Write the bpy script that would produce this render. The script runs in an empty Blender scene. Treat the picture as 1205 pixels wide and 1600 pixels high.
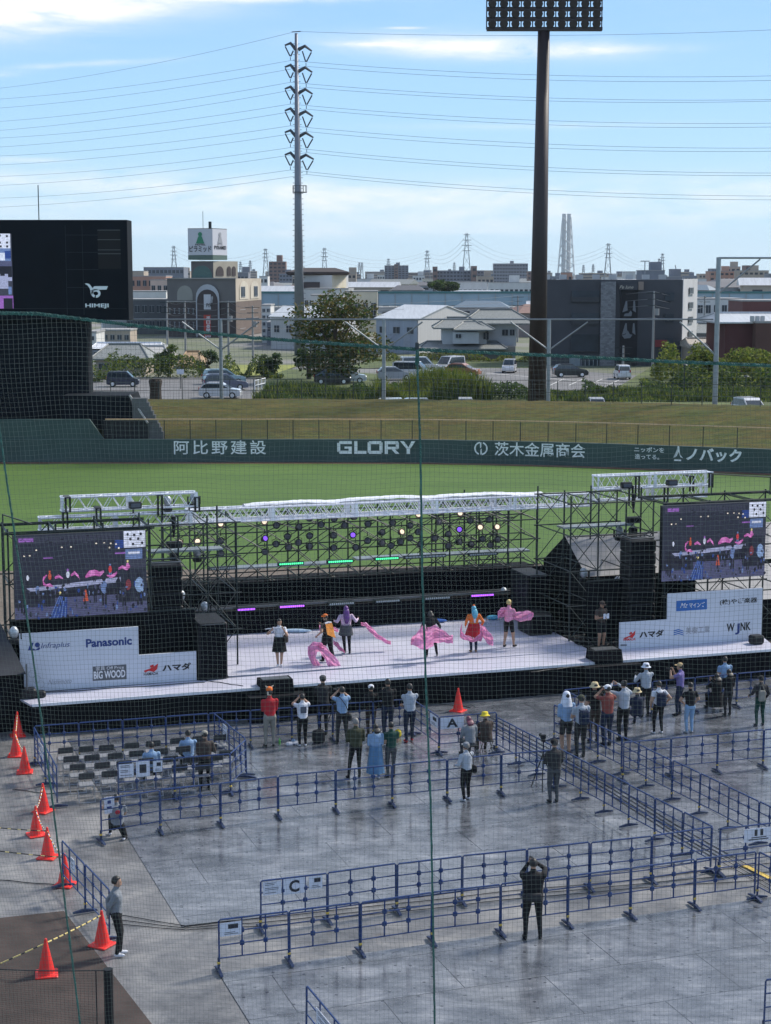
import bpy, math, random
import numpy as np
from mathutils import Vector as V, Matrix
random.seed(11)
SC = bpy.context.scene; COL = SC.collection
R = math.radians; PI = math.pi
# ---------------------------------------------------------------- camera
CH = 13.8; PITCH = R(7.9); FPX = 2650.0
cd = bpy.data.cameras.new('camera'); cam = bpy.data.objects.new('camera', cd); COL.objects.link(cam)
cam.location = (0, 0, CH); cam.rotation_euler = (PI/2 - PITCH, 0, 0)
cd.sensor_fit = 'VERTICAL'; cd.sensor_height = 24; cd.lens = FPX/1600*24
cd.clip_start = 0.3; cd.clip_end = 20000
SC.camera = cam
# ---------------------------------------------------------------- light
SUN_EL, SUN_AZ = R(44), R(58)          # afternoon sun, ahead and to the right
sd = bpy.data.lights.new('sun', 'SUN'); sun = bpy.data.objects.new('sun', sd); COL.objects.link(sun)
sd.energy = 2.7; sd.angle = R(8); sd.color = (1, .93, .82)
sdir = V((math.sin(SUN_AZ)*math.cos(SUN_EL), math.cos(SUN_AZ)*math.cos(SUN_EL), math.sin(SUN_EL)))
sun.rotation_euler = sdir.to_track_quat('Z', 'Y').to_euler()
SC.view_settings.view_transform = 'Standard'; SC.view_settings.look = 'None'
SC.view_settings.exposure = 0.85; SC.view_settings.gamma = 1
try: SC.cycles.volume_step_rate = 4; SC.cycles.volume_bounces = 0; SC.cycles.max_bounces = 6; SC.cycles.transparent_max_bounces = 16
except Exception: pass
w = bpy.data.worlds.new('World'); SC.world = w; w.use_nodes = True
def world():
    nt = w.node_tree; N = nt.nodes; L = nt.links; N.clear()
    out = N.new('ShaderNodeOutputWorld'); bg = N.new('ShaderNodeBackground')
    sky = N.new('ShaderNodeTexSky'); sky.sky_type = 'NISHITA'; sky.sun_disc = False
    sky.sun_elevation = SUN_EL; sky.sun_rotation = SUN_AZ; sky.air_density = 1.0; sky.dust_density = 0.3; sky.ozone_density = 3.0
    tc = N.new('ShaderNodeTexCoord'); sp = N.new('ShaderNodeSeparateXYZ'); L.new(tc.outputs['Generated'], sp.inputs[0])
    def m(op, a, b=None, clamp=False):
        n = N.new('ShaderNodeMath'); n.operation = op; n.use_clamp = clamp
        for i, q in enumerate((a, b)):
            if q is None: continue
            if isinstance(q, (int, float)): n.inputs[i].default_value = q
            else: L.new(q, n.inputs[i])
        return n.outputs[0]
    az = m('ARCTAN2', sp.outputs[0], sp.outputs[1]); el = m('ARCSINE', sp.outputs[2])
    cb = N.new('ShaderNodeCombineXYZ'); L.new(az, cb.inputs[0]); L.new(m('MULTIPLY', el, 5.0), cb.inputs[1])
    def noise(sc, det, rgh, dist=0.0, off=0.0):
        mp = N.new('ShaderNodeMapping'); mp.inputs['Location'].default_value = (off, off*.7, off*.3); L.new(cb.outputs[0], mp.inputs[0])
        n = N.new('ShaderNodeTexNoise'); n.inputs['Scale'].default_value = sc; n.inputs['Detail'].default_value = det
        n.inputs['Roughness'].default_value = rgh; n.inputs['Distortion'].default_value = dist; L.new(mp.outputs[0], n.inputs[0]); return n.outputs[0]
    n1 = noise(7, 9, .62, .7); n2 = noise(26, 6, .6, .3, 3.1); n3 = noise(3.2, 6, .6, .5, 7.7)
    tex = m('ADD', m('MULTIPLY', n1, .65), m('MULTIPLY', n2, .35))
    # cirrus patches, plus unseen high clouds added to neutralise the skylight: azimuth, elevation (deg), half widths, strength, tilt
    tot = None
    for (a, e, wa, we, s, tl) in [(-12.4, 8.40, 5.4, .66, 3.0, .13), (-3.4, 8.95, 3.0, .13, 1.3, .0), (3.0, 7.42, 3.6, .30, 1.5, -.03), (6.5, 7.25, 2.4, .12, .8, .02), (.6, 8.03, .5, .035, 1.1, 0), (-.6, 7.52, 1.0, .07, .9, 0),
                              (-10.0, 6.78, 1.9, .08, 1.0, .07), (-12.6, 6.4, .8, .09, 1.0, .1), (3.5, 2.55, 16, .50, .95, .015), (-8.5, 3.0, 6.5, .40, .9, -.03), (-3, 1.5, 9, .22, .6, 0), (-12, 3.75, 1.2, .08, .8, 0),
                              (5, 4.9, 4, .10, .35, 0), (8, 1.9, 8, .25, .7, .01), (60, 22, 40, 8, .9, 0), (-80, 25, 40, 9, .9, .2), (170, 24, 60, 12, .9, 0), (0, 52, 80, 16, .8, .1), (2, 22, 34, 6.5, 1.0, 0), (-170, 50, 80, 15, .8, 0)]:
        da = m('SUBTRACT', az, R(a)); de = m('SUBTRACT', m('SUBTRACT', el, R(e)), m('MULTIPLY', da, tl))
        x = m('MULTIPLY', da, 1/R(wa)); y = m('MULTIPLY', de, 1/R(we))
        d = m('ADD', m('MULTIPLY', x, x), m('MULTIPLY', y, y))
        g = m('MULTIPLY', m('EXPONENT', m('MULTIPLY', d, -.8)), s)
        tot = g if tot is None else m('ADD', tot, g)
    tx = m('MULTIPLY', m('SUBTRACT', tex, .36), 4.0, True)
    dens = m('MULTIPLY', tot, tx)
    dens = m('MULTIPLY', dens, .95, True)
    # moist lower air: pale blue towards the horizon
    BG = .10; eld = m('MULTIPLY', el, 180/PI/25, True); rp = N.new('ShaderNodeValToRGB'); L.new(eld, rp.inputs[0]); E_ = rp.color_ramp.elements
    cols = [(0, (.58, .78, .93)), (.10, (.49, .75, .97)), (.22, (.40, .68, 1.0)), (.36, (.33, .60, .97)), (1, (.12, .30, .62))]
    while len(E_) < len(cols): E_.new(.5)
    for i, (p_, c_) in enumerate(cols): E_[i].position = p_; E_[i].color = c_+(1,)
    sc = N.new('ShaderNodeVectorMath'); sc.operation = 'SCALE'; L.new(rp.outputs[0], sc.inputs[0]); sc.inputs['Scale'].default_value = .60/BG
    f = m('SUBTRACT', 1.0, m('MULTIPLY', m('SUBTRACT', el, R(10)), 1/R(25), True)); f = m('MULTIPLY', f, .92)
    m1 = N.new('ShaderNodeMix'); m1.data_type = 'RGBA'; L.new(f, m1.inputs[0]); L.new(sky.outputs[0], m1.inputs[6]); L.new(sc.outputs[0], m1.inputs[7])
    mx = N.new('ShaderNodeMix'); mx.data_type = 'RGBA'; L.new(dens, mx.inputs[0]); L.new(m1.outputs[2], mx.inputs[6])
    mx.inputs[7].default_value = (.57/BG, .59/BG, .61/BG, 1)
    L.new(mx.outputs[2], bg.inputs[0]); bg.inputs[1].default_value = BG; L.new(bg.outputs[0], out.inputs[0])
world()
# ---------------------------------------------------------------- projection helpers (used once, while laying the place out)
def ray(px, py):
    x = (px-602.5)/FPX; y = -(py-800)/FPX
    return V((x, math.cos(PITCH)+y*math.sin(PITCH), -math.sin(PITCH)+y*math.cos(PITCH)))
def G(px, py, z=0.0):
    r = ray(px, py); t = (z-CH)/r.z; return V((r.x*t, r.y*t, z))
def at(px, py, Y):
    r = ray(px, py); t = Y/r.y; return V((r.x*t, Y, CH+r.z*t))
SA = R(17.7); SO = V((-10.56, 49.92, 0)); SU = V((math.cos(SA), math.sin(SA), 0)); SV = V((-math.sin(SA), math.cos(SA), 0))
def S(s, t, z=0.0): return SO + SU*s + SV*t + V((0, 0, z))
def onS(px, py, t):            # point of the stage-parallel vertical plane at depth t
    r = ray(px, py); o = V((0, 0, CH)); k = ((SO+SV*t-o).dot(SV))/r.dot(SV); p = o + r*k
    return ((p-SO).dot(SU), p.z)
# ---------------------------------------------------------------- materials
MATS = {}
def M(name, c, rough=.6, metal=0.0, var=.12, scale=3.0, bump=0.0, bscale=None, emit=0.0, spec=.5, coat=0, stretch=None, alpha=1.0, det=4):
    if name in MATS: return MATS[name]
    m = bpy.data.materials.new(name); m.use_nodes = True; nt = m.node_tree; N = nt.nodes; L = nt.links
    b = N['Principled BSDF']; b.inputs['Roughness'].default_value = rough; b.inputs['Metallic'].default_value = metal
    b.inputs['Specular IOR Level'].default_value = spec; b.inputs['Coat Weight'].default_value = coat
    col = tuple(c)+(1,); b.inputs['Base Color'].default_value = col; m.diffuse_color = col
    if alpha < 1: b.inputs['Alpha'].default_value = alpha
    if emit > 0:
        b.inputs['Emission Color'].default_value = col; b.inputs['Emission Strength'].default_value = emit
    if var > 0 or bump > 0:
        tc = N.new('ShaderNodeTexCoord'); mp = N.new('ShaderNodeMapping'); L.new(tc.outputs['Object'], mp.inputs[0])
        if stretch: mp.inputs['Scale'].default_value = stretch
    if var > 0:
        n = N.new('ShaderNodeTexNoise'); n.inputs['Scale'].default_value = scale; n.inputs['Detail'].default_value = det; L.new(mp.outputs[0], n.inputs[0])
        r = N.new('ShaderNodeValToRGB'); r.color_ramp.elements[0].position = .3; r.color_ramp.elements[1].position = .7
        r.color_ramp.elements[0].color = tuple(max(0, x*(1-var)) for x in c)+(1,); r.color_ramp.elements[1].color = tuple(min(1, x*(1+var)) for x in c)+(1,)
        L.new(n.outputs[0], r.inputs[0]); L.new(r.outputs[0], b.inputs['Base Color'])
        if emit > 0: L.new(r.outputs[0], b.inputs['Emission Color'])
    if bump > 0:
        n2 = N.new('ShaderNodeTexNoise'); n2.inputs['Scale'].default_value = bscale or scale*4; n2.inputs['Detail'].default_value = 5; L.new(mp.outputs[0], n2.inputs[0])
        bp = N.new('ShaderNodeBump'); bp.inputs['Strength'].default_value = bump; bp.inputs['Distance'].default_value = .05
        L.new(n2.outputs[0], bp.inputs['Height']); L.new(bp.outputs[0], b.inputs['Normal'])
    MATS[name] = m; return m
# ---------------------------------------------------------------- mesh builder
def frame(a): return (V((math.cos(a), math.sin(a), 0)), V((-math.sin(a), math.cos(a), 0)), V((0, 0, 1)))
class MB:
    def __init__(s): s.v = []; s.f = []; s.m = []; s.ms = []; s.cur = 0
    def use(s, mat):
        if mat not in s.ms: s.ms.append(mat)
        s.cur = s.ms.index(mat); return s
    def add(s, vs, fs):
        n = len(s.v); s.v += [tuple(p) for p in vs]; s.f += [tuple(n+i for i in f) for f in fs]; s.m += [s.cur]*len(fs); return s
    def box(s, c, d, a=0.0, ax=None):
        X, Y, Z = ax or frame(a); c = V(c); vs = []
        for k in (-.5, .5):
            for j in (-.5, .5):
                for i in (-.5, .5): vs.append(c + X*(i*d[0]) + Y*(j*d[1]) + Z*(k*d[2]))
        return s.add(vs, [(0, 2, 3, 1), (4, 5, 7, 6), (0, 1, 5, 4), (2, 6, 7, 3), (0, 4, 6, 2), (1, 3, 7, 5)])
    def bbox(s, c, d, b=.02, a=0.0, ax=None):      # box with chamfered vertical edges and top
        X, Y, Z = ax or frame(a); c = V(c); hx, hy, hz = d[0]/2, d[1]/2, d[2]/2; b = min(b, hx*.8, hy*.8, hz*.8)
        def ring(ix, iy, z): return [c+X*x+Y*y+Z*z for x, y in [(-hx+ix, -hy+iy+b), (-hx+ix+b, -hy+iy), (hx-ix-b, -hy+iy), (hx-ix, -hy+iy+b), (hx-ix, hy-iy-b), (hx-ix-b, hy-iy), (-hx+ix+b, hy-iy), (-hx+ix, hy-iy-b)]]
        rs = [ring(b*.6, b*.6, -hz), ring(0, 0, -hz+b), ring(0, 0, hz-b), ring(b*.6, b*.6, hz)]
        vs = sum(rs, []); fs = [tuple(range(7, -1, -1)), tuple(24+i for i in range(8))]
        for k in range(3):
            for i in range(8): j = (i+1) % 8; fs.append((k*8+i, k*8+j, k*8+8+j, k*8+8+i))
        return s.add(vs, fs)
    def tube(s, p, q, r, r2=None, n=6, cap=True):
        p = V(p); q = V(q); r2 = r if r2 is None else r2; d = q-p
        if d.length < 1e-6: return s
        d.normalize(); up = V((0, 0, 1)) if abs(d.z) < .9 else V((1, 0, 0)); x = d.cross(up).normalized(); y = d.cross(x)
        vs = [c+(x*math.cos(2*PI*i/n)+y*math.sin(2*PI*i/n))*rr for c, rr in ((p, r), (q, r2)) for i in range(n)]
        fs = [(i, (i+1) % n, n+(i+1) % n, n+i) for i in range(n)]
        if cap: fs += [tuple(range(n-1, -1, -1)), tuple(range(n, 2*n))]
        return s.add(vs, fs)
    def path(s, pts, r, n=5):
        pts = [V(p) for p in pts]; vs = []; fs = []
        for i, p in enumerate(pts):
            d = (pts[min(i+1, len(pts)-1)]-pts[max(i-1, 0)]).normalized(); up = V((0, 0, 1)) if abs(d.z) < .9 else V((1, 0, 0))
            x = d.cross(up).normalized(); y = d.cross(x); rr = r[i] if isinstance(r, (list, tuple)) else r
            vs += [p+(x*math.cos(2*PI*k/n)+y*math.sin(2*PI*k/n))*rr for k in range(n)]
        for i in range(len(pts)-1):
            for k in range(n): fs.append((i*n+k, i*n+(k+1) % n, (i+1)*n+(k+1) % n, (i+1)*n+k))
        fs += [tuple(range(n-1, -1, -1)), tuple((len(pts)-1)*n+k for k in range(n))]
        return s.add(vs, fs)
    def lathe(s, c, prof, n=12, ax=None):
        X, Y, Z = ax or frame(0); c = V(c); vs = []; fs = []
        for (r, z) in prof: vs += [c+X*(r*math.cos(2*PI*i/n))+Y*(r*math.sin(2*PI*i/n))+Z*z for i in range(n)]
        for k in range(len(prof)-1):
            for i in range(n): j = (i+1) % n; fs.append((k*n+i, k*n+j, k*n+n+j, k*n+n+i))
        fs += [tuple(range(n-1, -1, -1)), tuple((len(prof)-1)*n+i for i in range(n))]
        return s.add(vs, fs)
    def ell(s, c, r, n=10, k=7, ax=None):
        prof = [(max(.001, math.sin(PI*i/k)), -math.cos(PI*i/k)) for i in range(k+1)]
        X, Y, Z = ax or frame(0); return s.lathe(c, prof, n, (X*r[0], Y*r[1], Z*r[2]))
    def prism(s, pts, d):        # pts: 3-D outline, d: extrusion vector
        pts = [V(p) for p in pts]; n = len(pts); d = V(d)
        return s.add(pts+[p+d for p in pts], [tuple(range(n-1, -1, -1)), tuple(range(n, 2*n))]+[(i, (i+1) % n, n+(i+1) % n, n+i) for i in range(n)])
    def build(s, name, mat=None, parent=None, world=True, smooth=False, loc=None):
        me = bpy.data.meshes.new(name); off = V((0, 0, 0))
        if parent is not None and world:
            q = parent
            while q is not None: off += q.location; q = q.parent
        if loc is not None and world: off += V(loc)
        vs = [tuple(V(p)-off) for p in s.v] if world and off.length > 0 else s.v
        me.from_pydata(vs, [], s.f)
        ms = s.ms if s.ms else [mat]
        for mm in ms: me.materials.append(mm)
        if s.ms: me.polygons.foreach_set('material_index', s.m)
        if smooth: me.polygons.foreach_set('use_smooth', [True]*len(me.polygons))
        me.update(); o = bpy.data.objects.new(name, me); COL.objects.link(o)
        if parent is not None: o.parent = parent
        if loc is not None: o.location = loc
        return o
def tag(o, label, cat, group=None, kind=None):
    o['label'] = label; o['category'] = cat
    if group: o['group'] = group
    if kind: o['kind'] = kind
    return o
def thing(name, label, cat, loc=(0, 0, 0), rz=0.0, group=None):
    o = bpy.data.objects.new(name, None); COL.objects.link(o); o.location = loc; o.rotation_euler = (0, 0, rz); o.empty_display_size = .2
    return tag(o, label, cat, group)
def struct(o, label=None):
    o['kind'] = 'structure'
    if label: o['label'] = label
    return o
def dup(o, loc=None, rz=None, label=None, group=None, parent=None):
    kids = [c for c in o.children]
    c = o.copy(); COL.objects.link(c)
    if parent is not None: c.parent = parent
    if loc is not None: c.location = loc
    if rz is not None: c.rotation_euler = (0, 0, rz)
    if label: c['label'] = label
    if group: c['group'] = group
    for k in kids: dup(k, parent=c)
    return c
def face_dir(a): return V((math.cos(a), math.sin(a), 0))
def textmesh(body, w, h, bold=0.0, shear=0.0, spacing=1.0, bevel=0):
    """returns a flat mesh in the xy plane, fitted to w x h, origin bottom left"""
    cu = bpy.data.curves.new('t', 'FONT'); cu.body = body; cu.size = 1; cu.offset = bold; cu.shear = shear; cu.space_character = spacing; cu.resolution_u = 3
    o = bpy.data.objects.new('t', cu); COL.objects.link(o); dg = bpy.context.evaluated_depsgraph_get(); dg.update()
    me = bpy.data.meshes.new_from_object(o.evaluated_get(dg)); bpy.data.objects.remove(o); bpy.data.curves.remove(cu)
    vs = [v.co.copy() for v in me.vertices]; fs = [tuple(p.vertices) for p in me.polygons]; bpy.data.meshes.remove(me)
    if not vs: return [], []
    x0 = min(v.x for v in vs); x1 = max(v.x for v in vs); y0 = min(v.y for v in vs); y1 = max(v.y for v in vs)
    sx = w/(x1-x0); sy = h/(y1-y0) if h else sx
    return [V(((v.x-x0)*sx, (v.y-y0)*sy, 0)) for v in vs], fs
def text_on(mb, body, o, X, Z, w, h, **k):     # o: lower left corner in 3-D, X and Z unit axes
    vs, fs = textmesh(body, w, h, **k); mb.add([V(o)+X*v.x+Z*v.y for v in vs], fs)
def flat(mb, pts, o, X, Z):
    vs = [V(o)+X*x+Z*z for x, z in pts]; mb.add(vs, [tuple(range(len(vs)))])
black = M('black_cloth', (.006, .007, .010), .9, var=.3, scale=4, bump=.25, bscale=6, spec=.15)
blackpaint = M('black_paint', (.009, .010, .013), .55, var=.2, spec=.3)
darksteel = M('scaffold_steel', (.018, .028, .030), .5, .3, var=.3, scale=20)
alu = M('aluminium', (.86, .87, .90), .30, .35, var=.06, scale=8)
white = M('white_paint', (.74, .76, .80), .5, var=.04)
# ================================================================ ground, field, wall, bank
def sheet(name, pts, mat, z=None):
    mb = MB(); vs = [V((p[0], p[1], z if z is not None else p[2])) for p in pts]; mb.add(vs, [tuple(range(len(vs)))]); return struct(mb.build(name, mat))
def gmat(name, build):
    m = bpy.data.materials.new(name); m.use_nodes = True; nt = m.node_tree
    b = nt.nodes['Principled BSDF']
    def N(t, **k):
        n = nt.nodes.new(t)
        for a, v in k.items():
            if a in n.inputs: n.inputs[a].default_value = v
            else: setattr(n, a, v)
        return n
    L = nt.links.new
    tc = N('ShaderNodeTexCoord')
    def mp(sc=(1, 1, 1), rz=0.0, loc=(0, 0, 0)):
        q = N('ShaderNodeMapping'); q.inputs['Scale'].default_value = sc; q.inputs['Rotation'].default_value = (0, 0, rz); q.inputs['Location'].default_value = loc; L(tc.outputs['Object'], q.inputs[0]); return q.outputs[0]
    def noise(sc, det=4, rg=.5, vec=None, dist=0):
        q = N('ShaderNodeTexNoise'); q.inputs['Scale'].default_value = sc; q.inputs['Detail'].default_value = det; q.inputs['Roughness'].default_value = rg; q.inputs['Distortion'].default_value = dist
        L(vec if vec is not None else mp(), q.inputs[0]); return q.outputs[0]
    def ramp(f, stops):
        q = N('ShaderNodeValToRGB'); e = q.color_ramp.elements
        while len(e) < len(stops): e.new(.5)
        for i, (p, c) in enumerate(stops):
            e[i].position = p; e[i].color = (tuple(c) if isinstance(c, tuple) else (c, c, c))+(1,)
        L(f, q.inputs[0]); return q.outputs[0]
    def mix(f, a, c, bt='MIX'):
        q = N('ShaderNodeMix'); q.data_type = 'RGBA'; q.blend_type = bt
        for i, v in ((0, f), (6, a), (7, c)):
            if isinstance(v, (int, float)): q.inputs[i].default_value = v if i == 0 else (v, v, v, 1)
            elif isinstance(v, tuple): q.inputs[i].default_value = v+(1,)
            else: L(v, q.inputs[i])
        return q.outputs[2]
    def bump(h, s, d=.05):
        q = N('ShaderNodeBump'); q.inputs['Strength'].default_value = s; q.inputs['Distance'].default_value = d; L(h, q.inputs['Height']); L(q.outputs[0], b.inputs['Normal'])
    build(b, N, L, mp, noise, ramp, mix, bump); return m
def lawn(b, N, L, mp, noise, ramp, mix, bump):
    st = noise(1, 3, .6, mp((.02, .35, 1)));  n = noise(1.5, 6, .7); n2 = noise(.11, 3, .5)
    c = ramp(n2, [(.35, (.070, .136, .030)), (.65, (.096, .172, .038))]); c = mix(.45, c, ramp(st, [(.35, (.066, .130, .028)), (.65, (.106, .184, .042))])); c = mix(.5, c, ramp(n, [(.3, .55), (.7, 1.0)]), 'MULTIPLY')
    L(c, b.inputs['Base Color']); b.inputs['Roughness'].default_value = .8; b.inputs['Specular IOR Level'].default_value = .2; bump(n, .4)
M_LAWN = gmat('lawn', lawn)
def dirt(b, N, L, mp, noise, ramp, mix, bump):
    n = noise(.8, 8, .65); n2 = noise(14, 5, .7); c = ramp(n, [(.3, (.11, .085, .065)), (.7, (.19, .155, .125))]); c = mix(.4, c, ramp(n2, [(.3, .6), (.7, 1.0)]), 'MULTIPLY')
    L(c, b.inputs['Base Color']); b.inputs['Roughness'].default_value = .9; bump(n2, .4)
M_DIRT = gmat('infield_dirt', dirt)
def warn(b, N, L, mp, noise, ramp, mix, bump):
    L(ramp(noise(.6, 6), [(.3, (.16, .075, .045)), (.7, (.24, .12, .07))]), b.inputs['Base Color']); b.inputs['Roughness'].default_value = .9
M_WARN = gmat('warning_track', warn)
def tarp(b, N, L, mp, noise, ramp, mix, bump):
    v = mp((1, 1, 1), -R(19.3)); n = noise(.5, 9, .7, v, .2); n2 = noise(5, 6, .65); wv = noise(1, 5, .6, mp((.35, 3.2, 1), -R(40)), 1.2); st = noise(2.2, 4, .5, None, .3)
    c = ramp(n, [(.36, (.10, .10, .104)), (.5, (.18, .18, .184)), (.66, (.29, .285, .28))]); c = mix(.35, c, ramp(n2, [(.3, .62), (.7, 1.0)]), 'MULTIPLY')
    c = mix(ramp(st, [(.66, 0.0), (.8, .5)]), c, (.16, .13, .10))
    c = mix(ramp(wv, [(.60, 0.0), (.66, .55), (.70, 0.0)]), c, (.10, .105, .12))
    L(c, b.inputs['Base Color']); L(ramp(n, [(.38, .28), (.62, .55)]), b.inputs['Roughness']); bump(mix(.4, wv, n2), .6, .10)
M_TARP = gmat('grey_ground_sheet', tarp)
def mat_(b, N, L, mp, noise, ramp, mix, bump):
    v = mp((1, 1, 1), -R(19.3)); br = N('ShaderNodeTexBrick'); br.offset = 0.5; br.inputs['Scale'].default_value = 1; br.inputs['Mortar Size'].default_value = .012; br.inputs['Mortar Smooth'].default_value = .1
    br.inputs['Brick Width'].default_value = 3.4; br.inputs['Row Height'].default_value = 1.83; br.inputs['Color1'].default_value = (0, 0, 0, 1); br.inputs['Color2'].default_value = (.5, .5, .5, 1); br.inputs['Mortar'].default_value = (0, 0, 0, 1); L(v, br.inputs[0])
    n = noise(1.1, 11, .74, mp((.75, 1.25, 1), -R(19.3)), .25); n2 = noise(9, 6, .75, v); n3 = noise(.45, 7, .65, v, .6)
    # pairs of drain slots along the seams
    vo = N('ShaderNodeTexVoronoi'); vo.voronoi_dimensions = '2D'; vo.inputs['Scale'].default_value = 1.0; vo.inputs['Randomness'].default_value = .9; L(mp((1.7, 1.9, 1), -R(19.3)), vo.inputs[0])
    c = ramp(n, [(.36, (.050, .056, .070)), (.47, (.102, .112, .132)), (.57, (.170, .182, .208)), (.68, (.28, .29, .31))])
    c = mix(.55, c, ramp(br.outputs['Color'], [(0.0, .78), (1.0, 1.35)]), 'MULTIPLY'); c = mix(.35, c, ramp(n2, [(.3, .55), (.7, 1.0)]), 'MULTIPLY')
    c = mix(ramp(noise(34, 3, .6, v), [(.62, 0.0), (.70, .55)]), c, (.34, .35, .37)); c = mix(br.outputs['Fac'], c, (.022, .024, .03)); c = mix(ramp(vo.outputs['Distance'], [(.045, .9), (.07, 0.0)]), c, (.02, .022, .03))
    L(c, b.inputs['Base Color'])
    L(ramp(n3, [(.36, .08), (.5, .17), (.64, .34)]), b.inputs['Roughness']); b.inputs['Specular IOR Level'].default_value = 1.0; bump(mix(.5, n2, n), .14, .02)
M_MAT = gmat('wet_floor_plates', mat_)
def bank(b, N, L, mp, noise, ramp, mix, bump):
    n = noise(.5, 8, .72, mp((.45, 1.8, 1))); n2 = noise(2.5, 6, .7); n3 = noise(.08, 3)
    c = ramp(n, [(.36, (.125, .098, .038)), (.5, (.108, .108, .036)), (.64, (.070, .100, .030))]); c = mix(ramp(n3, [(.4, 0.0), (.7, .5)]), c, (.11, .082, .034)); c = mix(.85, c, ramp(noise(1.3, 9, .78, mp((.6, 1.5, 1))), [(.36, .42), (.5, .8), (.64, 1.15)]), 'MULTIPLY')
    L(c, b.inputs['Base Color']); b.inputs['Roughness'].default_value = .95; b.inputs['Specular IOR Level'].default_value = .1; bump(n2, .6, .2)
M_BANK = gmat('bank_grass', bank)
def cityg(b, N, L, mp, noise, ramp, mix, bump):
    n = noise(.02, 6, .6); n2 = noise(.8, 6, .7)
    c = ramp(n, [(.38, (.20, .20, .20)), (.5, (.12, .14, .07)), (.62, (.23, .22, .21))]); c = mix(.4, c, ramp(n2, [(.3, .6), (.7, 1.0)]), 'MULTIPLY')
    L(c, b.inputs['Base Color']); b.inputs['Roughness'].default_value = .9
M_CITY = gmat('town_ground', cityg)
def asph(b, N, L, mp, noise, ramp, mix, bump):
    n = noise(.3, 6, .6); n2 = noise(9, 5, .7); c = ramp(n, [(.3, (.13, .13, .135)), (.7, (.20, .20, .205))]); c = mix(.4, c, ramp(n2, [(.3, .6), (.7, 1.0)]), 'MULTIPLY')
    L(c, b.inputs['Base Color']); b.inputs['Roughness'].default_value = .85
M_ASPH = gmat('asphalt', asph)
WP = [(-90, 126.7), (-5, 126.7), (2, 126.5), (8, 125.6), (14, 124.1), (20.5, 121.8), (27.3, 119.2), (45, 111.5), (75, 96)]
sheet('grass_field', [(-90, 60), (90, 60), (90, 104), (45, 111), (27.3, 118.7), (14, 123.6), (2, 126), (-90, 126.2)], M_LAWN, 0.0)
sheet('warning_track', [(p[0], p[1]-1.1) for p in WP] + [(p[0], p[1]+.3) for p in reversed(WP)], M_WARN, .004)
sheet('infield_dirt', [(-60, 15), (60, 15), (60, 79), (20, 82), (-10, 79.5), (-60, 77)], M_DIRT, .004)
sheet('ground_sheet', [(-40, 22), (40, 22), (40, 62), (14, 62), (-14, 55), (-40, 55)], M_TARP, .008)
FA = R(19.3); FU, FV, _ = frame(FA)
def quadf(c, du0, du1, dv0, dv1): c = V(c); return [tuple(c+FU*a+FV*b_)[:2] for a, b_ in ((du0, dv0), (du1, dv0), (du1, dv1), (du0, dv1))]
c1 = G(285, 1450)
sheet('floor_plates', quadf(c1, 0, 24, 0, 15.8), M_MAT, .020)
c2 = G(342, 1522)
sheet('floor_plates_front', quadf(c2, 0, 24, -12, 0), M_MAT, .024)
sheet('dirt_corner', [tuple(G(px, py))[:2] for px, py in ((-300, 1470), (0, 1435), (100, 1424), (240, 1604), (420, 1850), (-300, 1850))], M('dirt_brown', (.048, .034, .030), .95, var=.35, scale=1.2, bump=.4), .012)
# outfield wall: padded dark green with white writing
wall = thing('outfield_wall', 'dark green padded outfield wall with white sponsor lettering behind the lawn', 'wall', (0, 126, 0))
WH = 1.72
mb = MB(); vs = []
for (x, y) in WP: vs += [(x, y, 0), (x, y, WH), (x, y+.35, WH), (x, y+.35, 0)]
mb.add(vs, [(4*i+k, 4*i+4+k, 4*i+4+(k+1) % 4, 4*i+(k+1) % 4) for i in range(len(WP)-1) for k in range(3)])
mb.build('padding', M('wall_green', (.050, .086, .080), .75, var=.12, scale=.6, bump=.1), wall)
def wallY(px, lift=.02):           # depth of the wall front at image column px
    for i in range(len(WP)-1):
        (x0, y0), (x1, y1) = WP[i], WP[i+1]; k = ray(px, 700); dx, dy = x1-x0, y1-y0; den = k.x*dy-k.y*dx
        if abs(den) < 1e-9: continue
        t = (x0*dy-y0*dx)/den
        X = k.x*t
        if x0-1e-6 <= X <= x1+1e-6: return k.y*t-lift
    return 126.6
def wall_frame(px0, px1):
    p = at(px0, 700, wallY(px0)); q = at(px1, 700, wallY(px1)); X = (V((q.x, q.y, 0))-V((p.x, p.y, 0))); return X.normalized(), X.length, p, q
M_LET = M('white_lettering', (.93, .94, .94), .6, var=.04)
def wall_text(body, px0, px1, yb, yt, name='lettering', bold=.02, **k):
    X, wd, p, q = wall_frame(px0, px1); o = at(px0, yb, p.y); hgt = at(px0, yt, p.y).z-o.z
    m = MB(); text_on(m, body, o, X, V((0, 0, 1)), wd, hgt, bold=bold, **k); return m.build(name, M_LET, wall)
wall_text('阿比野建設', 272, 416, 710, 688, spacing=1.28, bold=.010)
wall_text('茨木金属商会', 773, 915, 712, 690, bold=.010)
wall_text('ノバック', 1072, 1159, 720, 699, bold=.035)
wall_text('ニッポンを', 991, 1038, 706, 698, bold=.01); wall_text('造ってる。', 992, 1030, 717, 709, bold=.01)
def glyphs(polys, px0, px1, yb, yt, name='emblem', mat=None, hh=10.0, ww=10.0):
    X, wd, p, q = wall_frame(px0, px1); o = at(px0, yb, p.y); hgt = at(px0, yt, p.y).z-o.z; m = MB()
    for pl in polys: flat(m, [(x/ww*wd, y/hh*hgt) for x, y in pl], o, X, V((0, 0, 1)))
    return m.build(name, mat or M_LET, wall)
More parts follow.
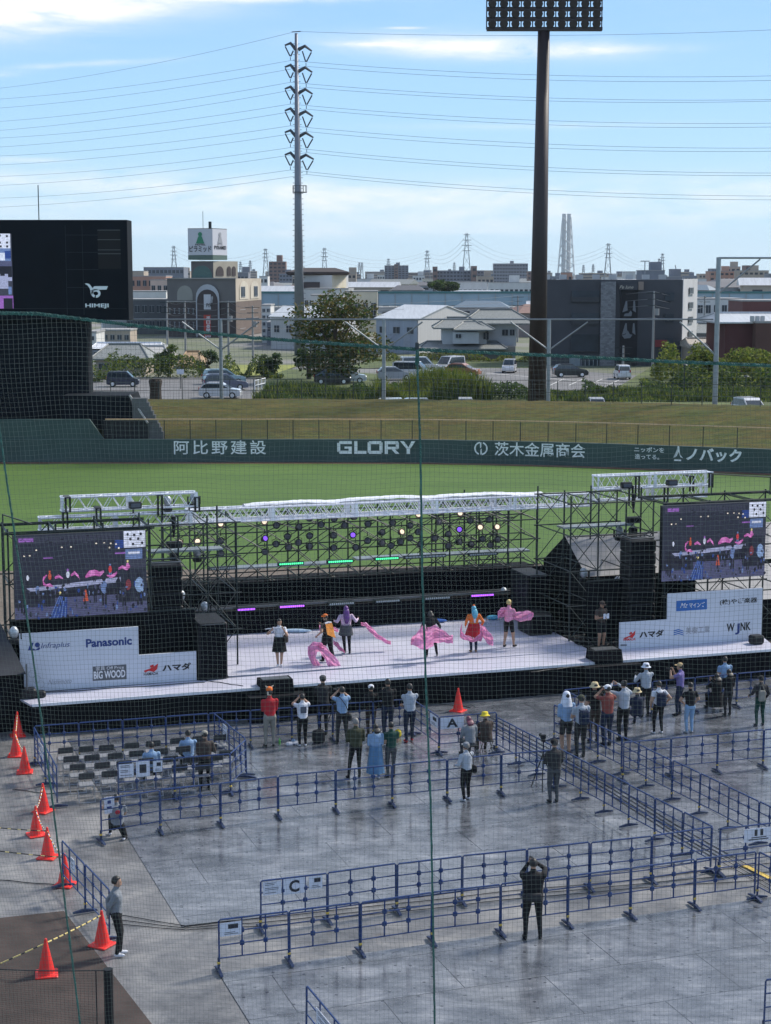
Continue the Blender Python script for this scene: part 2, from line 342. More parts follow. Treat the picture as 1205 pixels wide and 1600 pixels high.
def ringpoly(cx, cy, r0, r1, a0, a1, n=14):
    out = []
    for i in range(n):
        a = R(a0+(a1-a0)*i/n); b_ = R(a0+(a1-a0)*(i+1)/n)
        out.append([(cx+r1*math.cos(a), cy+r1*math.sin(a)), (cx+r1*math.cos(b_), cy+r1*math.sin(b_)), (cx+r0*math.cos(b_), cy+r0*math.sin(b_)), (cx+r0*math.cos(a), cy+r0*math.sin(a))])
    return out
def rc(x0, y0, x1, y1): return [(x0, y0), (x1, y0), (x1, y1), (x0, y1)]
# GLORY, wide square letters drawn stroke by stroke (each letter 10 high)
gl = []
def put(x, strokes): gl.extend([[(x+a, b_) for a, b_ in st] for st in strokes])
put(0, [rc(0, 1.5, 2.6, 8.5), [(1, 7.6), (12, 7.6), (12, 10), (2, 10)], [(2, 0), (12, 0), (12, 2.4), (1, 2.4)], rc(9.4, 2.4, 12, 5.8), rc(6, 4.0, 9.4, 5.8)])
put(14, [rc(0, 0, 2.6, 10), rc(2.6, 0, 10, 2.4)])
put(25, [rc(0, 1, 2.6, 9), rc(9.6, 1, 12.2, 9), [(1, 7.6), (11.2, 7.6), (11.2, 10), (1, 10)], rc(1, 0, 11.2, 2.4)])
put(39, [rc(0, 0, 2.6, 10), rc(2.6, 7.6, 11, 10), rc(9, 4.2, 11.6, 9), rc(2.6, 3.6, 10.6, 5.6), [(5.5, 3.6), (9, 0), (12.2, 0), (8.6, 3.6)]])
put(51.5, [[(0, 10), (3.2, 10), (7.6, 4.4), (5.4, 4.0)], [(9.4, 10), (12.6, 10), (8.4, 4.0), (6.6, 4.4)], rc(5.4, 0, 8.2, 4.6)])
glyphs(gl, 527, 649, 709, 689, 'lettering', ww=64)
glyphs(ringpoly(5, 5, 3.9, 5, 100, 250) + ringpoly(5, 5, 3.9, 5, -80, 70) + [[(4.2, 9.5), (5.4, 9.5), (5.4, 6), (4.4, 5)], [(4.6, .5), (5.8, .5), (5.6, 5), (4.6, 4)]], 741, 762, 711, 690)
glyphs([[(1, 2), (3.2, 2.6), (4.6, 9.6), (5.4, 9.6), (5.4, 6), (4.2, 3.2)], [(5.4, 9.6), (6, 9.6), (7.2, 2.6), (9.6, 2), (6.6, 4), (5.4, 6)], rc(2, 0, 8, 1)], 1050, 1068, 720, 696)
# taller wall section beside the scoreboard
mb = MB(); zt = at(100, 655, 126.9).z
xa = at(-300, 700, 126.9).x; xb = at(140, 655, 126.9).x; xc = at(163, 684, 126.9).x
mb.prism([(xa, 126.85, WH-.05), (xc, 126.85, WH-.05), (xb, 126.85, zt), (xa, 126.85, zt)], (0, .3, 0)); mb.build('raised_panel', MATS['wall_green'], wall)
# rail fence on the wall
rf = thing('rail_fence', 'low wire fence with tan top rail on the outfield wall', 'fence', (0, 127, WH))
RP = [p for p in WP]; RZ = at(600, 655, 127).z
def along(path, step, x0, x1):
    out = []; d0 = None
    for i in range(len(path)-1):
        a = V(path[i]+(0,)); b_ = V(path[i+1]+(0,)); n = max(1, int((b_-a).length/step))
        for k in range(n): out.append(a.lerp(b_, k/n))
    return [p for p in out if x0 <= p.x <= x1]
rx0 = at(163, 700, 127).x
pts = [p+V((0, .2, 0)) for p in along(WP, .5, rx0, 60)]
MB().path([p+V((0, 0, RZ)) for p in pts], .055, 5).build('top_rail', M('tan_rail', (.72, .46, .26), .6), rf)
wire = M('fence_wire', (.05, .055, .05), .6)
for i, p in enumerate(along(WP, 1.93, rx0, 60)):
    MB().tube(p+V((0, .2, WH)), p+V((0, .2, RZ)), .035, n=5).build('post', darksteel, rf)
mb = MB()
for k in range(1, 8):
    z = WH+(RZ-WH)*k/8; mb.path([p+V((0, 0, z)) for p in pts], .004, 3)
for p in along(WP, .22, rx0, 60): mb.tube(p+V((0, .2, WH)), p+V((0, .2, RZ)), .004, n=3, cap=False)
mb.build('wire_mesh', wire, rf)
# grass bank
CZ = 3.72; GZ = 2.35
mb = MB(); rows = []
prof = [(.35, 1.55), (3, 1.9), (6, 2.5), (9.5, 3.3), (12.2, CZ), (14.2, CZ), (16.5, 1.75), (22, 1.75), (25, GZ-.05), (27, GZ-.05)]
for (x, y) in WP:
    ang = 0
    rows.append([(x+o*(.0 if x < 5 else min(.4, (x-5)/60)), (y+o if o < 27 else 156), z) for o, z in prof])
fine = []
for i in range(len(rows)-1):
    n = 14
    for k in range(n): fine.append([tuple(V(a).lerp(V(b_), k/n)) for a, b_ in zip(rows[i], rows[i+1])])
fine.append(rows[-1])
vs = []; nP = len(prof)
for r_ in fine:
    for j, p in enumerate(r_): vs.append((p[0], p[1], p[2]+(random.uniform(-.05, .05) if 0 < j < nP-1 else 0)))
mb.add(vs, [(i*nP+j, (i+1)*nP+j, (i+1)*nP+j+1, i*nP+j+1) for i in range(len(fine)-1) for j in range(nP-1)])
struct(mb.build('grass_bank', M_BANK, smooth=True))
sheet('town_ground', [(-5000, 154), (5000, 154), (5000, 6000), (-5000, 6000)], M_CITY, GZ-.08)
def pk(name, pts, mat, z): return sheet(name, [tuple(G(px, py, z))[:2] for px, py in pts], mat, z)
pk('parking_lot', [(100, 640), (400, 640), (400, 590), (140, 588)], M_ASPH, GZ)
pk('car_park', [(760, 569), (1040, 590), (1015, 618), (760, 625), (560, 630), (540, 585), (690, 583)], M_ASPH, GZ)
lm = M('road_paint', (.6, .6, .58), .7)
mb = MB()
for px in (850, 880, 910, 940, 970, 1000): p = G(px, 592, GZ+.006); q = G(px-22, 602, GZ+.006); n = V((.15, 0, 0)); mb.add([p, p+n, q+n, q], [(0, 1, 2, 3)])
p = G(760, 583, GZ+.006); q = G(1010, 604, GZ+.006); n = V((0, .5, 0)); mb.add([p, q, q+n, p+n], [(0, 1, 2, 3)])
struct(mb.build('parking_markings', lm))
yg = M('field_crop', (.22, .24, .05), .9, var=.3, scale=1)
pk('yellow_field', [(360, 587), (420, 587), (470, 570), (350, 570)], yg, GZ+.02)
pk('left_verge', [(395, 628), (600, 628), (600, 585), (430, 575)], M('meadow', (.075, .10, .025), .9, var=.35, scale=.6), GZ+.012)
pk('right_verge', [(920, 632), (1300, 640), (1300, 560), (1040, 560)], M('meadow', (.1, .1, .02)), GZ+.013)
pk('middle_verge', [(560, 632), (850, 628), (760, 604), (560, 600)], M('meadow', (.1, .1, .02)), GZ+.014)
pk('far_meadow', [(540, 575), (830, 575), (830, 556), (600, 556)], M('meadow', (.12, .14, .04), .9, var=.35, scale=.6), GZ+.01)
# ================================================================ crowd barriers
BLUE = M('barrier_blue', (.010, .038, .145), .5, .0, var=.3, scale=9)
FOOTM = M('foot_navy', (.012, .028, .085), .5, var=.2)
YEL = M('yellow_tape', (.65, .45, .08), .6, var=.1)
BH = 1.10
def make_barrier():
    root = thing('barrier', 'x', 'barrier'); L_ = 1.5
    mb = MB(); e = .014
    mb.path([(e, 0, .13), (e, 0, BH-.025), (e+.025, 0, BH), (L_-e-.025, 0, BH), (L_-e, 0, BH-.025), (L_-e, 0, .13)], .020, 6).build('frame', BLUE, root, world=False)
    for z in (.30, .57, .835): MB().tube((e, 0, z), (L_-e, 0, z), .015, n=5).build('rail', BLUE, root, world=False)
    for x in (L_/3, 2*L_/3):
        mb = MB().tube((x, 0, .29), (x, 0, BH), .017, n=5)
        for z in (.57, .835): mb.bbox((x, 0, z), (.10, .04, .10), .025)
        mb.build('upright', BLUE, root, world=False)
    mb = MB().tube((0, 0, 0.05), (0, 0, .32), .026, n=6)
    mb.prism([(-.03, -.28, .02), (-.03, .28, .02), (-.03, .26, .05), (-.03, .05, .09), (-.03, -.05, .09), (-.03, -.26, .05)], (.06, 0, 0))
    f = mb.build('foot', FOOTM, root, world=False)
    MB().bbox((0, 0, .21), (.062, .062, .05), .01).build('tape', YEL, f, world=False)
    return root
bar0 = make_barrier(); bar_used = [False]; nbar = 0
def barrier(p, q, label, group):
    global nbar
    d = q-p; rz = math.atan2(d.y, d.x); nbar += 1
    if not bar_used[0]: o = bar0; bar_used[0] = True; o.location = p; o.rotation_euler = (0, 0, rz); o['label'] = label; o['group'] = group
    else: o = dup(bar0, p, rz, label, group)
    o.scale = (d.length/1.5, 1, 1); o.rotation_euler = (random.uniform(-.022, .022), 0, rz+random.uniform(-.007, .007)); return o
def brow(feet, label, group, z=.024, n=None):
    """row of barriers whose feet stand at these image points"""
    P = [G(px, py, z) for px, py in feet]
    if n:      # evenly re-divide between the end points
        a, b_ = P[0], P[-1]; P = [a.lerp(b_, i/n) for i in range(n+1)]
    out = []
    for i in range(len(P)-1): out.append(barrier(P[i], P[i+1], label % {'n': i+1, 'o': ORD[i]} if '%' in label else label, group))
    mb = MB(); d = (P[-1]-P[-2]).normalized(); ax = (d, V((-d.y, d.x, 0)), V((0, 0, 1))); c = P[-1]   # closing foot, part of the last panel
    mb.prism([c+ax[1]*y+V((0, 0, zz))-ax[0]*.03 for y, zz in ((-.28, .02), (.28, .02), (.26, .05), (.05, .09), (-.05, .09), (-.26, .05))], ax[0]*.06)
    lo = out[-1]; me = mb.build('foot', FOOTM, None); me.parent = lo
    bpy.context.view_layer.update(); me.matrix_parent_inverse = lo.matrix_world.inverted()
    return out, P
ORD = ['first', 'second', 'third', 'fourth', 'fifth', 'sixth', 'seventh', 'eighth', 'ninth', 'tenth', 'eleventh', 'twelfth']
gB = 'blue crowd barriers'
rowF, PF = brow([(342, 1520), (452, 1505), (563, 1490), (675, 1473), (782, 1460), (887, 1446), (985, 1433), (1085, 1418), (1180, 1405)], 'blue barrier, %(o)s from the left in the nearest long row', gB)
rowC, PC = brow([(407, 1454), (512, 1441), (620, 1425), (722, 1412), (823, 1401), (921, 1389), (1017, 1378), (1111, 1363)], 'blue barrier, %(o)s from the left in the letter C row', gB)
rowR, PR = brow([(1123, 1367), (1183, 1360), (1246, 1352)], 'blue barrier at the right edge with the two figure notice', gB, n=1)
rowM, PM = brow([(158, 1317), (251, 1301), (345, 1290), (435, 1278), (525, 1268), (613, 1259), (699, 1250), (783, 1241), (866, 1233)], 'blue barrier, %(o)s from the kneeling helper in the middle row', gB)
rowD, PD = brow([(776, 1178), (1111, 1363)], 'blue barrier, %(o)s from the letter A in the left lane row', gB, n=9)
rowE, PE = brow([(866, 1157), (1235, 1346)], 'blue barrier, %(o)s from the photographers in the right lane row', gB, n=9)
rowG, PG = brow([(973, 1221), (1050, 1213), (1127, 1206), (1200, 1199), (1262, 1192)], 'blue barrier, %(o)s from the left in the right cross row', gB, n=4)
rowA, PA = brow([(686, 1178), (776, 1170)], 'blue barrier carrying the letter A sign', gB)
rowA2, PA2 = brow([(645, 1148), (686, 1178)], 'short slanting barrier left of the letter A sign', gB)
rowH, PH = brow([(55, 1193), (645, 1147)], 'blue barrier, %(o)s from the left in the back row', gB, n=9)
rowI, PI_ = brow([(880, 1132), (1215, 1098)], 'blue barrier, %(o)s from the left behind the right crowd', gB, n=5)
rowJ, PJ = brow([(880, 1132), (905, 1146)], 'barrier at the back corner hidden among the right crowd', gB)
rowK, PK = brow([(55, 1195), (90, 1262)], 'blue barrier, %(o)s panel on the left of the chair block', gB, n=2)
rowL, PL = brow([(335, 1172), (384, 1213)], 'blue barrier, %(o)s panel on the right of the chair block', gB, n=2)
rowN, PN = brow([(185, 1255), (361, 1240)], 'blue barrier, %(o)s panel with notices before the chair block', gB, n=2)
rowO, PO = brow([(361, 1240), (386, 1216)], 'short barrier at the right corner of the chair block', gB)
rowQ, PQ = brow([(99, 1386), (171, 1470)], 'blue barrier, %(o)s panel beside the lower red cones', gB, n=2)
rowS, PS = brow([(478, 1630), (545, 1716)], 'slanting barrier cut by the bottom edge of the photo', gB, n=1)
rowT, PT = brow([(1192, 1620), (1290, 1606)], 'barrier cut by the bottom right corner of the photo', gB)
rowU, PU = brow([(1183, 1405), (1240, 1436)], 'barrier running off the right edge from the nearest row end', gB, n=1)
# ---- signs on barriers
PAPER = M('paper', (.66, .69, .78), .6, var=.05, scale=6); INK = M('ink', (.02, .022, .035), .6, var=0)
def sign(P0, P1, k0, k1, z0, z1, label, kind='blank', name='notice_sign'):
    a = P0.lerp(P1, k0); b_ = P0.lerp(P1, k1); X = (b_-a).normalized(); n = V((X.y, -X.x, 0))
    if n.y > 0: n = -n
    if X.x < 0: a, b_, X = b_, a, -X
    wd = (b_-a).length; a = a+n*.03; a.z = z0; h = z1-z0
    s_ = thing(name, label, 'sign', a)
    MB().box(a+X*wd/2+V((0, 0, h/2))-n*.004, (wd, .008, h), math.atan2(X.y, X.x)).build('board', PAPER, s_)
    mb = MB(); o = a+n*.004; Z = V((0, 0, 1))
    def bar_(x0, x1, y0, y1): flat(mb, [(x0*wd, y0*h), (x1*wd, y0*h), (x1*wd, y1*h), (x0*wd, y1*h)], o, X, Z)
    if len(kind) == 1: text_on(mb, kind, o+X*wd*.26+Z*h*.12, X, Z, wd*.48, h*.76, bold=.035)
    elif kind == 'text':
        for r_ in range(7):
            if r_ % 3 != 2: bar_(.1, .1+random.uniform(.5, .8), .86-r_*.12, .90-r_*.12)
    elif kind == 'fig': bar_(.25, .75, .25, .8); mb2 = 1
    elif kind == 'people': bar_(.36, .46, .42, .9); bar_(.56, .66, .42, .9); bar_(.25, .78, .27, .34); bar_(.15, .85, .12, .2)
    elif kind == 'photo': bar_(.38, .85, .52, .86); bar_(.2, .85, .12, .16); bar_(.2, .7, .24, .28)
    if mb.v: mb.build('print', INK, s_)
    return s_
sign(PC[0], PC[1], .04, .31, .80, 1.09, 'pale notice left of the letter C sign', 'text')
sign(PC[0], PC[1], .62, 1.0, .78, 1.12, 'white sign with a black letter C', 'C', 'letter_sign') if 0 else None
sign(PC[0], PC[1], .34, .66, .76, 1.11, 'white sign with a black letter C', 'C', 'letter_sign')
sign(PC[0], PC[1], .72, .92, .82, 1.10, 'small notice right of the letter C sign', 'photo')
sign(PF[0], PF[1], .02, .32, .78, 1.06, 'pale notice with dark square at the left end of the nearest row', 'photo')
sign(PA[0], PA[1], .02, .42, .76, 1.10, 'white sign with a black letter A', 'A', 'letter_sign')
sign(PA2[0], PA2[1], .70, .98, .78, 1.10, 'narrow notice with black squares left of the letter A sign', 'photo')
sign(PN[0], PN[1], .32-.3, .28, .72, 1.08, 'faded notice at the left of the three on the chair block', 'text')
sign(PN[0], PN[1], .32, .56, .70, 1.12, 'tall notice with dark figures on the chair block barrier', 'fig')
sign(PN[0], PN[1], .62, .78, .80, 1.10, 'small notice with dark square right of the tall notice', 'photo')
sign(PL[1], PL[0], .1, .35, .66, 1.06, 'narrow white notice at the right corner of the chair block', 'text')
sign(PK[1], PK[0], .1, .35, .70, 1.05, 'pale notice on the left side of the chair block', 'text')
sign(PR[0], PR[1], .30, .66, .74, 1.06, 'white notice with two figures at the right edge barrier', 'people')
sign(PQ[0], PQ[1], .45, .62, .72, 1.0, 'pale blue notice on the barrier by the cones', 'text')
sign(PS[0], PS[1], .3, .7, .7, 1.0, 'notice on the slanting barrier at the bottom edge', 'text')
# ---- cones
def make_cone():
    root = thing('traffic_cone', 'x', 'traffic cone', group='red traffic cones'); rd = M('cone_red', (.80, .030, .022), .45, var=.12, scale=6)
    MB().lathe((0, 0, .03), [(.165, 0), (.15, .03), (.03, .62), (.025, .67), (.012, .67)], 16).build('body', rd, root, world=False, smooth=False)
    MB().bbox((0, 0, .018), (.40, .40, .036), .02).build('base', rd, root, world=False)
    MB().lathe((0, 0, .66), [(.018, 0), (.024, .02), (.018, .05), (.005, .06)], 8).build('tip', rd, root, world=False)
    return root
cone0 = make_cone(); used = False
CON = [(28, 1150, 'red cone furthest back by the black tent'), (25, 1181, 'red cone second from the black tent'), (39, 1207, 'red cone left of the chair block corner'), (68, 1268, 'red cone beside the lower chair block corner'),
       (57, 1305, 'red cone furthest left below the chair block'), (75, 1340, 'red cone where the dark rope ends'), (102, 1383, 'red cone at the top end of the lower left barrier'),
       (160, 1477, 'red cone at the feet of the grey shirted guard'), (73, 1523, 'red cone standing on the brown dirt'), (716, 1111, 'lone red cone in front of the stage skirt')]
CP = []
for px, py, lb in CON:
    p = G(px, py, .012); CP.append(p)
    if not used: cone0.location = p; cone0['label'] = lb; cone0.rotation_euler.z = .3; used = True
    else: dup(cone0, p, random.uniform(0, 1.5), lb)
for c in COL.objects:
    if c.name.startswith('traffic_cone'): c.scale = (1.12, 1.12, 1.06)
# ropes between cones
ropeY = M('rope_yellow', (.75, .60, .22), .6); ropeB = M('rope_black', (.02, .02, .02), .6); ropeO = M('rope_orange', (.80, .45, .12), .6)
def rope(a, b_, sag, label, mats, r=.013, seg=26):
    mb = MB(); pts = []
    for i in range(seg+1): k = i/seg; p = a.lerp(b_, k); p = p+V((0, 0, -4*sag*k*(1-k))); pts.append(p)
    for i in range(seg): mb.use(mats[i % len(mats)]); mb.tube(pts[i], pts[i+1], r, n=5)
    return tag(mb.build('barrier_rope', None), label, 'rope', 'striped ropes strung between cones')
T = V((0, 0, .66))
for i, j in ((0, 1), (1, 2)): rope(CP[i]+T, CP[j]+T, .12, ['yellow striped rope between the two back cones', 'striped rope between the second and third cones'][i], [ropeO, ropeO, white])
rope(CP[3]+T, CP[4]+T, .1, 'striped rope below the chair block corner', [ropeO, ropeB, white]); rope(CP[4]+T, CP[5]+T, .12, 'striped rope leading down from the leftmost cone', [ropeO, ropeB, white]); rope(CP[5]+T, CP[6]+T, .1, 'striped rope reaching the lower left barrier', [ropeO, ropeB, white])
rope(CP[7]+T, CP[8]+T, .015, 'yellow striped rope between the two nearest cones', [ropeY, ropeY, ropeB], .015, 30); rope(CP[8]+T, at(-120, 1556, CP[8].y), .02, 'yellow striped rope leaving the dirt cone to the left edge', [ropeY, ropeY, ropeB], .015, 30)
rope(at(-60, 1286, CP[5].y), CP[5]+T, .03, 'dark striped rope from the left edge, upper of two', [ropeB, ropeB, ropeY]); rope(at(-60, 1321, CP[6].y), CP[6]+T, .03, 'dark striped rope from the left edge, lower of two', [ropeB, ropeB, ropeY])
# cables on the ground
cab = M('cable_rubber', (.015, .015, .018), .6)
def cable(pts, label, r=.010, z=.030):
    P = [G(px, py, z) for px, py in pts]; out = []
    for i in range(len(P)-1):
        for k in range(5): out.append(P[i].lerp(P[i+1], k/5)+V((0, .02*math.sin(i*5+k*1.3), 0)))
    out.append(P[-1]); return tag(MB().path(out, r, 5).build('power_cable', cab), label, 'cable', 'black cables on the ground')
for i, dy in enumerate((0, 7, 13)):
    cable([(175, 1428+dy*1.2), (290, 1446+dy*.5), (420, 1433+dy), (620, 1412+dy), (800, 1392+dy), (1000, 1374+dy), (1205, 1348+dy*2)], ['upper cable along the aisle between the two rows', 'middle cable along the aisle between the two rows', 'lower cable along the aisle between the two rows'][i])
for i, dy in enumerate((0, 6, 12, 18)):
    cable([(765, 1120+dy), (850, 1165+dy), (960, 1228+dy), (1050, 1285+dy), (1205, 1372+dy)], '%s black cable in the slanting lane' % ['leftmost', 'second', 'third', 'rightmost'][i], z=.035)
mb = MB(); a, b_ = G(1160, 1351, .03), G(1260, 1400, .03); d = (b_-a).normalized(); mb.box((a+b_)/2, ((b_-a).length, .14, .02), math.atan2(d.y, d.x)); tag(mb.build('cable_ramp', YEL), 'yellow strip on the ground at the right edge', 'cable ramp')
cable([(0, 1375), (60, 1380), (104, 1384)], 'thin cable running to the lower left barrier', .012); cable([(20, 1233), (75, 1240), (130, 1235)], 'thin cable by the chair block corner', .012)
# ---- folding chairs
def make_chair():
    root = thing('folding_chair', 'x', 'chair', group='grey folding chairs in rows'); st = M('chair_steel', (.42, .43, .45), .3, .7); pad = M('chair_pad', (.24, .25, .27), .35, var=.1); bk = M('chair_back', (.035, .037, .042), .5)
    for sx in (-1, 1):
        x = .21*sx
        MB().path([(x, .25, .0), (x, -.14, .60), (x, -.19, .80)], .012, 5).build('frame_side', st, root, world=False)
        MB().tube((x, -.24, .0), (x, .16, .44), .012, n=5).build('leg', st, root, world=False)
    MB().bbox((0, .02, .44), (.40, .38, .035), .02).build('seat', pad, root, world=False)
    MB().bbox((0, -.175, .72), (.42, .03, .17), .014).build('backrest', bk, root, world=False)
    mb = MB().tube((-.21, .25, .012), (.21, .25, .012), .012, n=5); mb.tube((-.21, -.24, .012), (.21, -.24, .012), .012, n=5); mb.build('crossbar', st, root, world=False)
    return root
ch0 = make_chair(); used = False
def chair(px, py, lb):
    global used
    p = G(px, py, .74); p.z = .02; rz = SA+random.uniform(-.05, .05)
    if not used: ch0.location = p; ch0.rotation_euler = (0, 0, rz); ch0['label'] = lb; used = True
    else: dup(ch0, p, rz, lb)
def cr(x, y): return (x/2.869, 1080+y/2.869)
rowsC = [[(290, 258), (383, 252), (475, 246), (587, 236), (683, 227), (790, 215), (890, 206), (985, 200)], [(317, 296), (408, 290), (512, 282), (608, 272), (715, 262), (815, 252), (935, 244), (1010, 270)],
         [(345, 332), (453, 324), (552, 316), (650, 306), (760, 296), (850, 300), (960, 290)], [(385, 372), (487, 362), (590, 355), (690, 345), (800, 335), (905, 330)]]
for ri, rr in enumerate(rowsC):
    for i, (x, y) in enumerate(rr): chair(*cr(x, y), 'empty grey folding chair, %s from the left in the %s row from the stage' % (ORD[i], ORD[ri]))
# ================================================================ stage
DECK = 1.0
UX, UZ = SU, V((0, 0, 1))
def SB(mb, s0, s1, t0, t1, z0, z1): return mb.box(S((s0+s1)/2, (t0+t1)/2, (z0+z1)/2), (s1-s0, t1-t0, z1-z0), SA)
stage = thing('stage', 'wide low stage with white floor and black skirt', 'stage', S(12.6, 4, 0))
def deckm(b, N, L, mp, noise, ramp, mix, bump):
    v = mp((1, 1, 1), -SA); br = N('ShaderNodeTexBrick'); br.offset = 0; br.inputs['Scale'].default_value = 1; br.inputs['Mortar Size'].default_value = .006; br.inputs['Brick Width'].default_value = 1.82; br.inputs['Row Height'].default_value = .91
    br.inputs['Color1'].default_value = (1, 1, 1, 1); br.inputs['Color2'].default_value = (.9, .9, .92, 1); br.inputs['Mortar'].default_value = (.72, .72, .76, 1); L(v, br.inputs[0])
    n = noise(.7, 6, .6, v); c = ramp(n, [(.3, (.46, .46, .55)), (.7, (.56, .56, .64))]); c = mix(.8, c, br.outputs['Color'], 'MULTIPLY'); L(c, b.inputs['Base Color']); b.inputs['Roughness'].default_value = .42
M_DECK = gmat('stage_floor_white', deckm)
mb = MB(); mb.prism([S(-.15, .06, DECK-.06), S(25.4, .06, DECK-.06), S(25.9, 1.9, DECK-.06), S(-.55, 1.5, DECK-.06)], (0, 0, .06)); SB(mb, 6.35, 19.1, 1.85, 8.1, DECK-.055, DECK); mb.build('floor', M_DECK, stage)
mb = MB(); n = 150
vs = [S(-.1+25.45*i/n, .09+.035*math.sin(i*2.1)*math.sin(i*.37), z) for z in (0, DECK-.06) for i in range(n+1)]
mb.add(vs, [(i, i+1, n+2+i, n+1+i) for i in range(n)]); mb.add([S(-.1, .09, 0), S(-.1, .09, DECK-.06), S(-.5, 1.6, DECK-.06), S(-.5, 1.6, 0)], [(0, 1, 2, 3)]); mb.build('skirt', black, stage)
mb = MB(); SB(mb, -.4, 6.3, 1.7, 8, .3, DECK-.01); SB(mb, 19.15, 26, 1.95, 8, .3, DECK-.01); mb.build('wing_floor', black, stage)
mb = MB(); SB(mb, -.1, 25.4, .03, .07, DECK-.075, DECK+.012); mb.build('edge_trim', white, stage)
# black riser behind the floor
rs = thing('black_riser', 'black draped two step riser along the back of the stage', 'riser', S(13, 9, 0))
mb = MB(); SB(mb, 5.2, 20.6, 8.12, 9.5, .2, 1.85); mb.build('lower_step', black, rs)
mb = MB(); SB(mb, 5.0, 21.0, 9.5, 9.7, .2, 2.62); SB(mb, 5.0, 21, 9.7, 12.5, .2, 2.3); mb.build('upper_step', black, rs)
mb = MB(); SB(mb, 5.4, 20.4, 8.3, 8.42, 1.90, 1.97); SB(mb, 5.4, 20.4, 8.75, 8.85, 1.9, 1.94); mb.build('ledge_rail', M('dull_steel', (.16, .17, .18), .4, .7), rs)
# sponsor boards
BT = 1.6
def board(pts, label):
    b = thing('sponsor_board', label, 'board', S(pts[0][0], BT, DECK)); o = S(0, BT, 0)
    MB().prism([S(s_, BT, z) for s_, z in pts], SV*.06).build('panel', M('board_white', (.60, .63, .70), .55, var=.03, scale=2), b); return b
bl = board([(-.28, 1.005), (5.25, 1.005), (5.25, 1.95), (3.41, 1.95), (3.41, 2.87), (-.28, 2.87)], 'left stepped white sponsor board with Panasonic and BIG WOOD logos')
br_ = board([(20.1, 1.005), (25.65, 1.005), (25.65, 2.86), (21.92, 2.86), (21.92, 1.95), (20.1, 1.95)], 'right stepped white sponsor board with WINK logo')
C_NAVY = M('logo_navy', (.012, .04, .20), .5, var=0); C_BLK = M('logo_black', (.012, .012, .016), .5, var=0); C_RED = M('logo_red', (.60, .02, .025), .5, var=0)
C_BLU = M('logo_blue', (.02, .13, .42), .5, var=0); C_GRY = M('logo_grey', (.30, .31, .34), .5, var=0); C_WHT = M('logo_white', (.75, .75, .78), .5, var=0); C_BOX = M('logo_box', (.10, .105, .12), .5, var=0)
def ST(parent, body, px0, py0, px1, py1, mat, name='logo_text', dt=.006, **k):   # px0,py0 lower left, px1,py1 upper right in the photo
    s0, z0 = onS(px0, py0, BT-dt); s1, _ = onS(px1, py0, BT-dt); _, z1 = onS(px0, py1, BT-dt)
    m = MB(); text_on(m, body, S(s0, BT-dt, z0), UX, UZ, s1-s0, z1-z0, **k); return m.build(name, mat, parent)
def SP(parent, polys, mat, name='logo_mark', dt=.006):      # polys in photo pixels
    m = MB()
    for pl in polys:
        q = [onS(px, py, BT-dt) for px, py in pl]; m.add([S(s_, BT-dt, z) for s_, z in q], [tuple(range(len(q)))])
    return m.build(name, mat, parent)
def c4(x, y): return (x/2.869, 730+y/2.869)
def circ(cx, cy, r, n=14, rx=None): return [(cx+(rx or r)*math.cos(2*PI*i/n), cy+r*math.sin(2*PI*i/n)) for i in range(n)]
SP(bl, [[c4(125, 822), c4(137, 788), c4(152, 786), c4(141, 821)], circ(*c4(168, 797), 4.0), [c4(143, 822), c4(148, 812), c4(160, 818), c4(177, 806), c4(181, 812), c4(176, 820)]], C_NAVY)
ST(bl, 'Infraplus', *c4(184, 820), *c4(314, 789), C_NAVY, shear=.25)
ST(bl, 'Panasonic', *c4(386, 809), *c4(592, 771), C_NAVY, bold=.035)
SP(bl, [[c4(416, 958), c4(568, 950), c4(567, 884), c4(416, 894)]], C_BOX); 
ST(bl, 'BIG WOOD', *c4(421, 951), *c4(563, 916), C_WHT, bold=.03, dt=.012); ST(bl, '家具 Off Price', *c4(430, 913), *c4(556, 894), C_WHT, dt=.012)
SP(bl, [[c4(645, 912), c4(672, 903), c4(690, 893), c4(709, 880), c4(705, 905), c4(690, 918), c4(668, 913), c4(650, 921)], [c4(672, 890), c4(688, 884), c4(690, 893), c4(676, 900)]], C_RED)
ST(bl, 'HAMADA', *c4(645, 935), *c4(710, 922), C_BLK, bold=.02); ST(bl, 'ハマダ', *c4(728, 917), *c4(858, 884), C_BLK, bold=.05)
ST(bl, 'Nishimoto', *c4(216, 976), *c4(322, 953), C_GRY, shear=.4)
def curl(cx, cy, r, a0, a1, w_): return [[(cx+(r+w_)*math.cos(R(a)), cy+(r+w_)*math.sin(R(a))), (cx+(r+w_)*math.cos(R(a+15)), cy+(r+w_)*math.sin(R(a+15))), (cx+r*math.cos(R(a+15)), cy+r*math.sin(R(a+15))), (cx+r*math.cos(R(a)), cy+r*math.sin(R(a)))] for a in range(a0, a1, 15)]
SP(bl, curl(50, 1053, 5, 0, 300, .5)+curl(58, 1062, 6, 90, 360, .5)+curl(64, 1069, 5, 180, 440, .5), C_GRY)
def c6(x, y): return (800+x/2.975, 720+y/2.975)
SP(br_, [[c6(764, 700), c6(907, 690), c6(907, 642), c6(764, 652)]], C_BLU); ST(br_, 'マインズ', *c6(824, 684), *c6(896, 660), C_WHT, bold=.02, dt=.012); ST(br_, 'Mz', *c6(782, 684), *c6(818, 662), C_WHT, shear=.4, dt=.012)
ST(br_, '(株)やぎ楽器', *c6(966, 673), *c6(1140, 645), C_BLK, bold=.02)
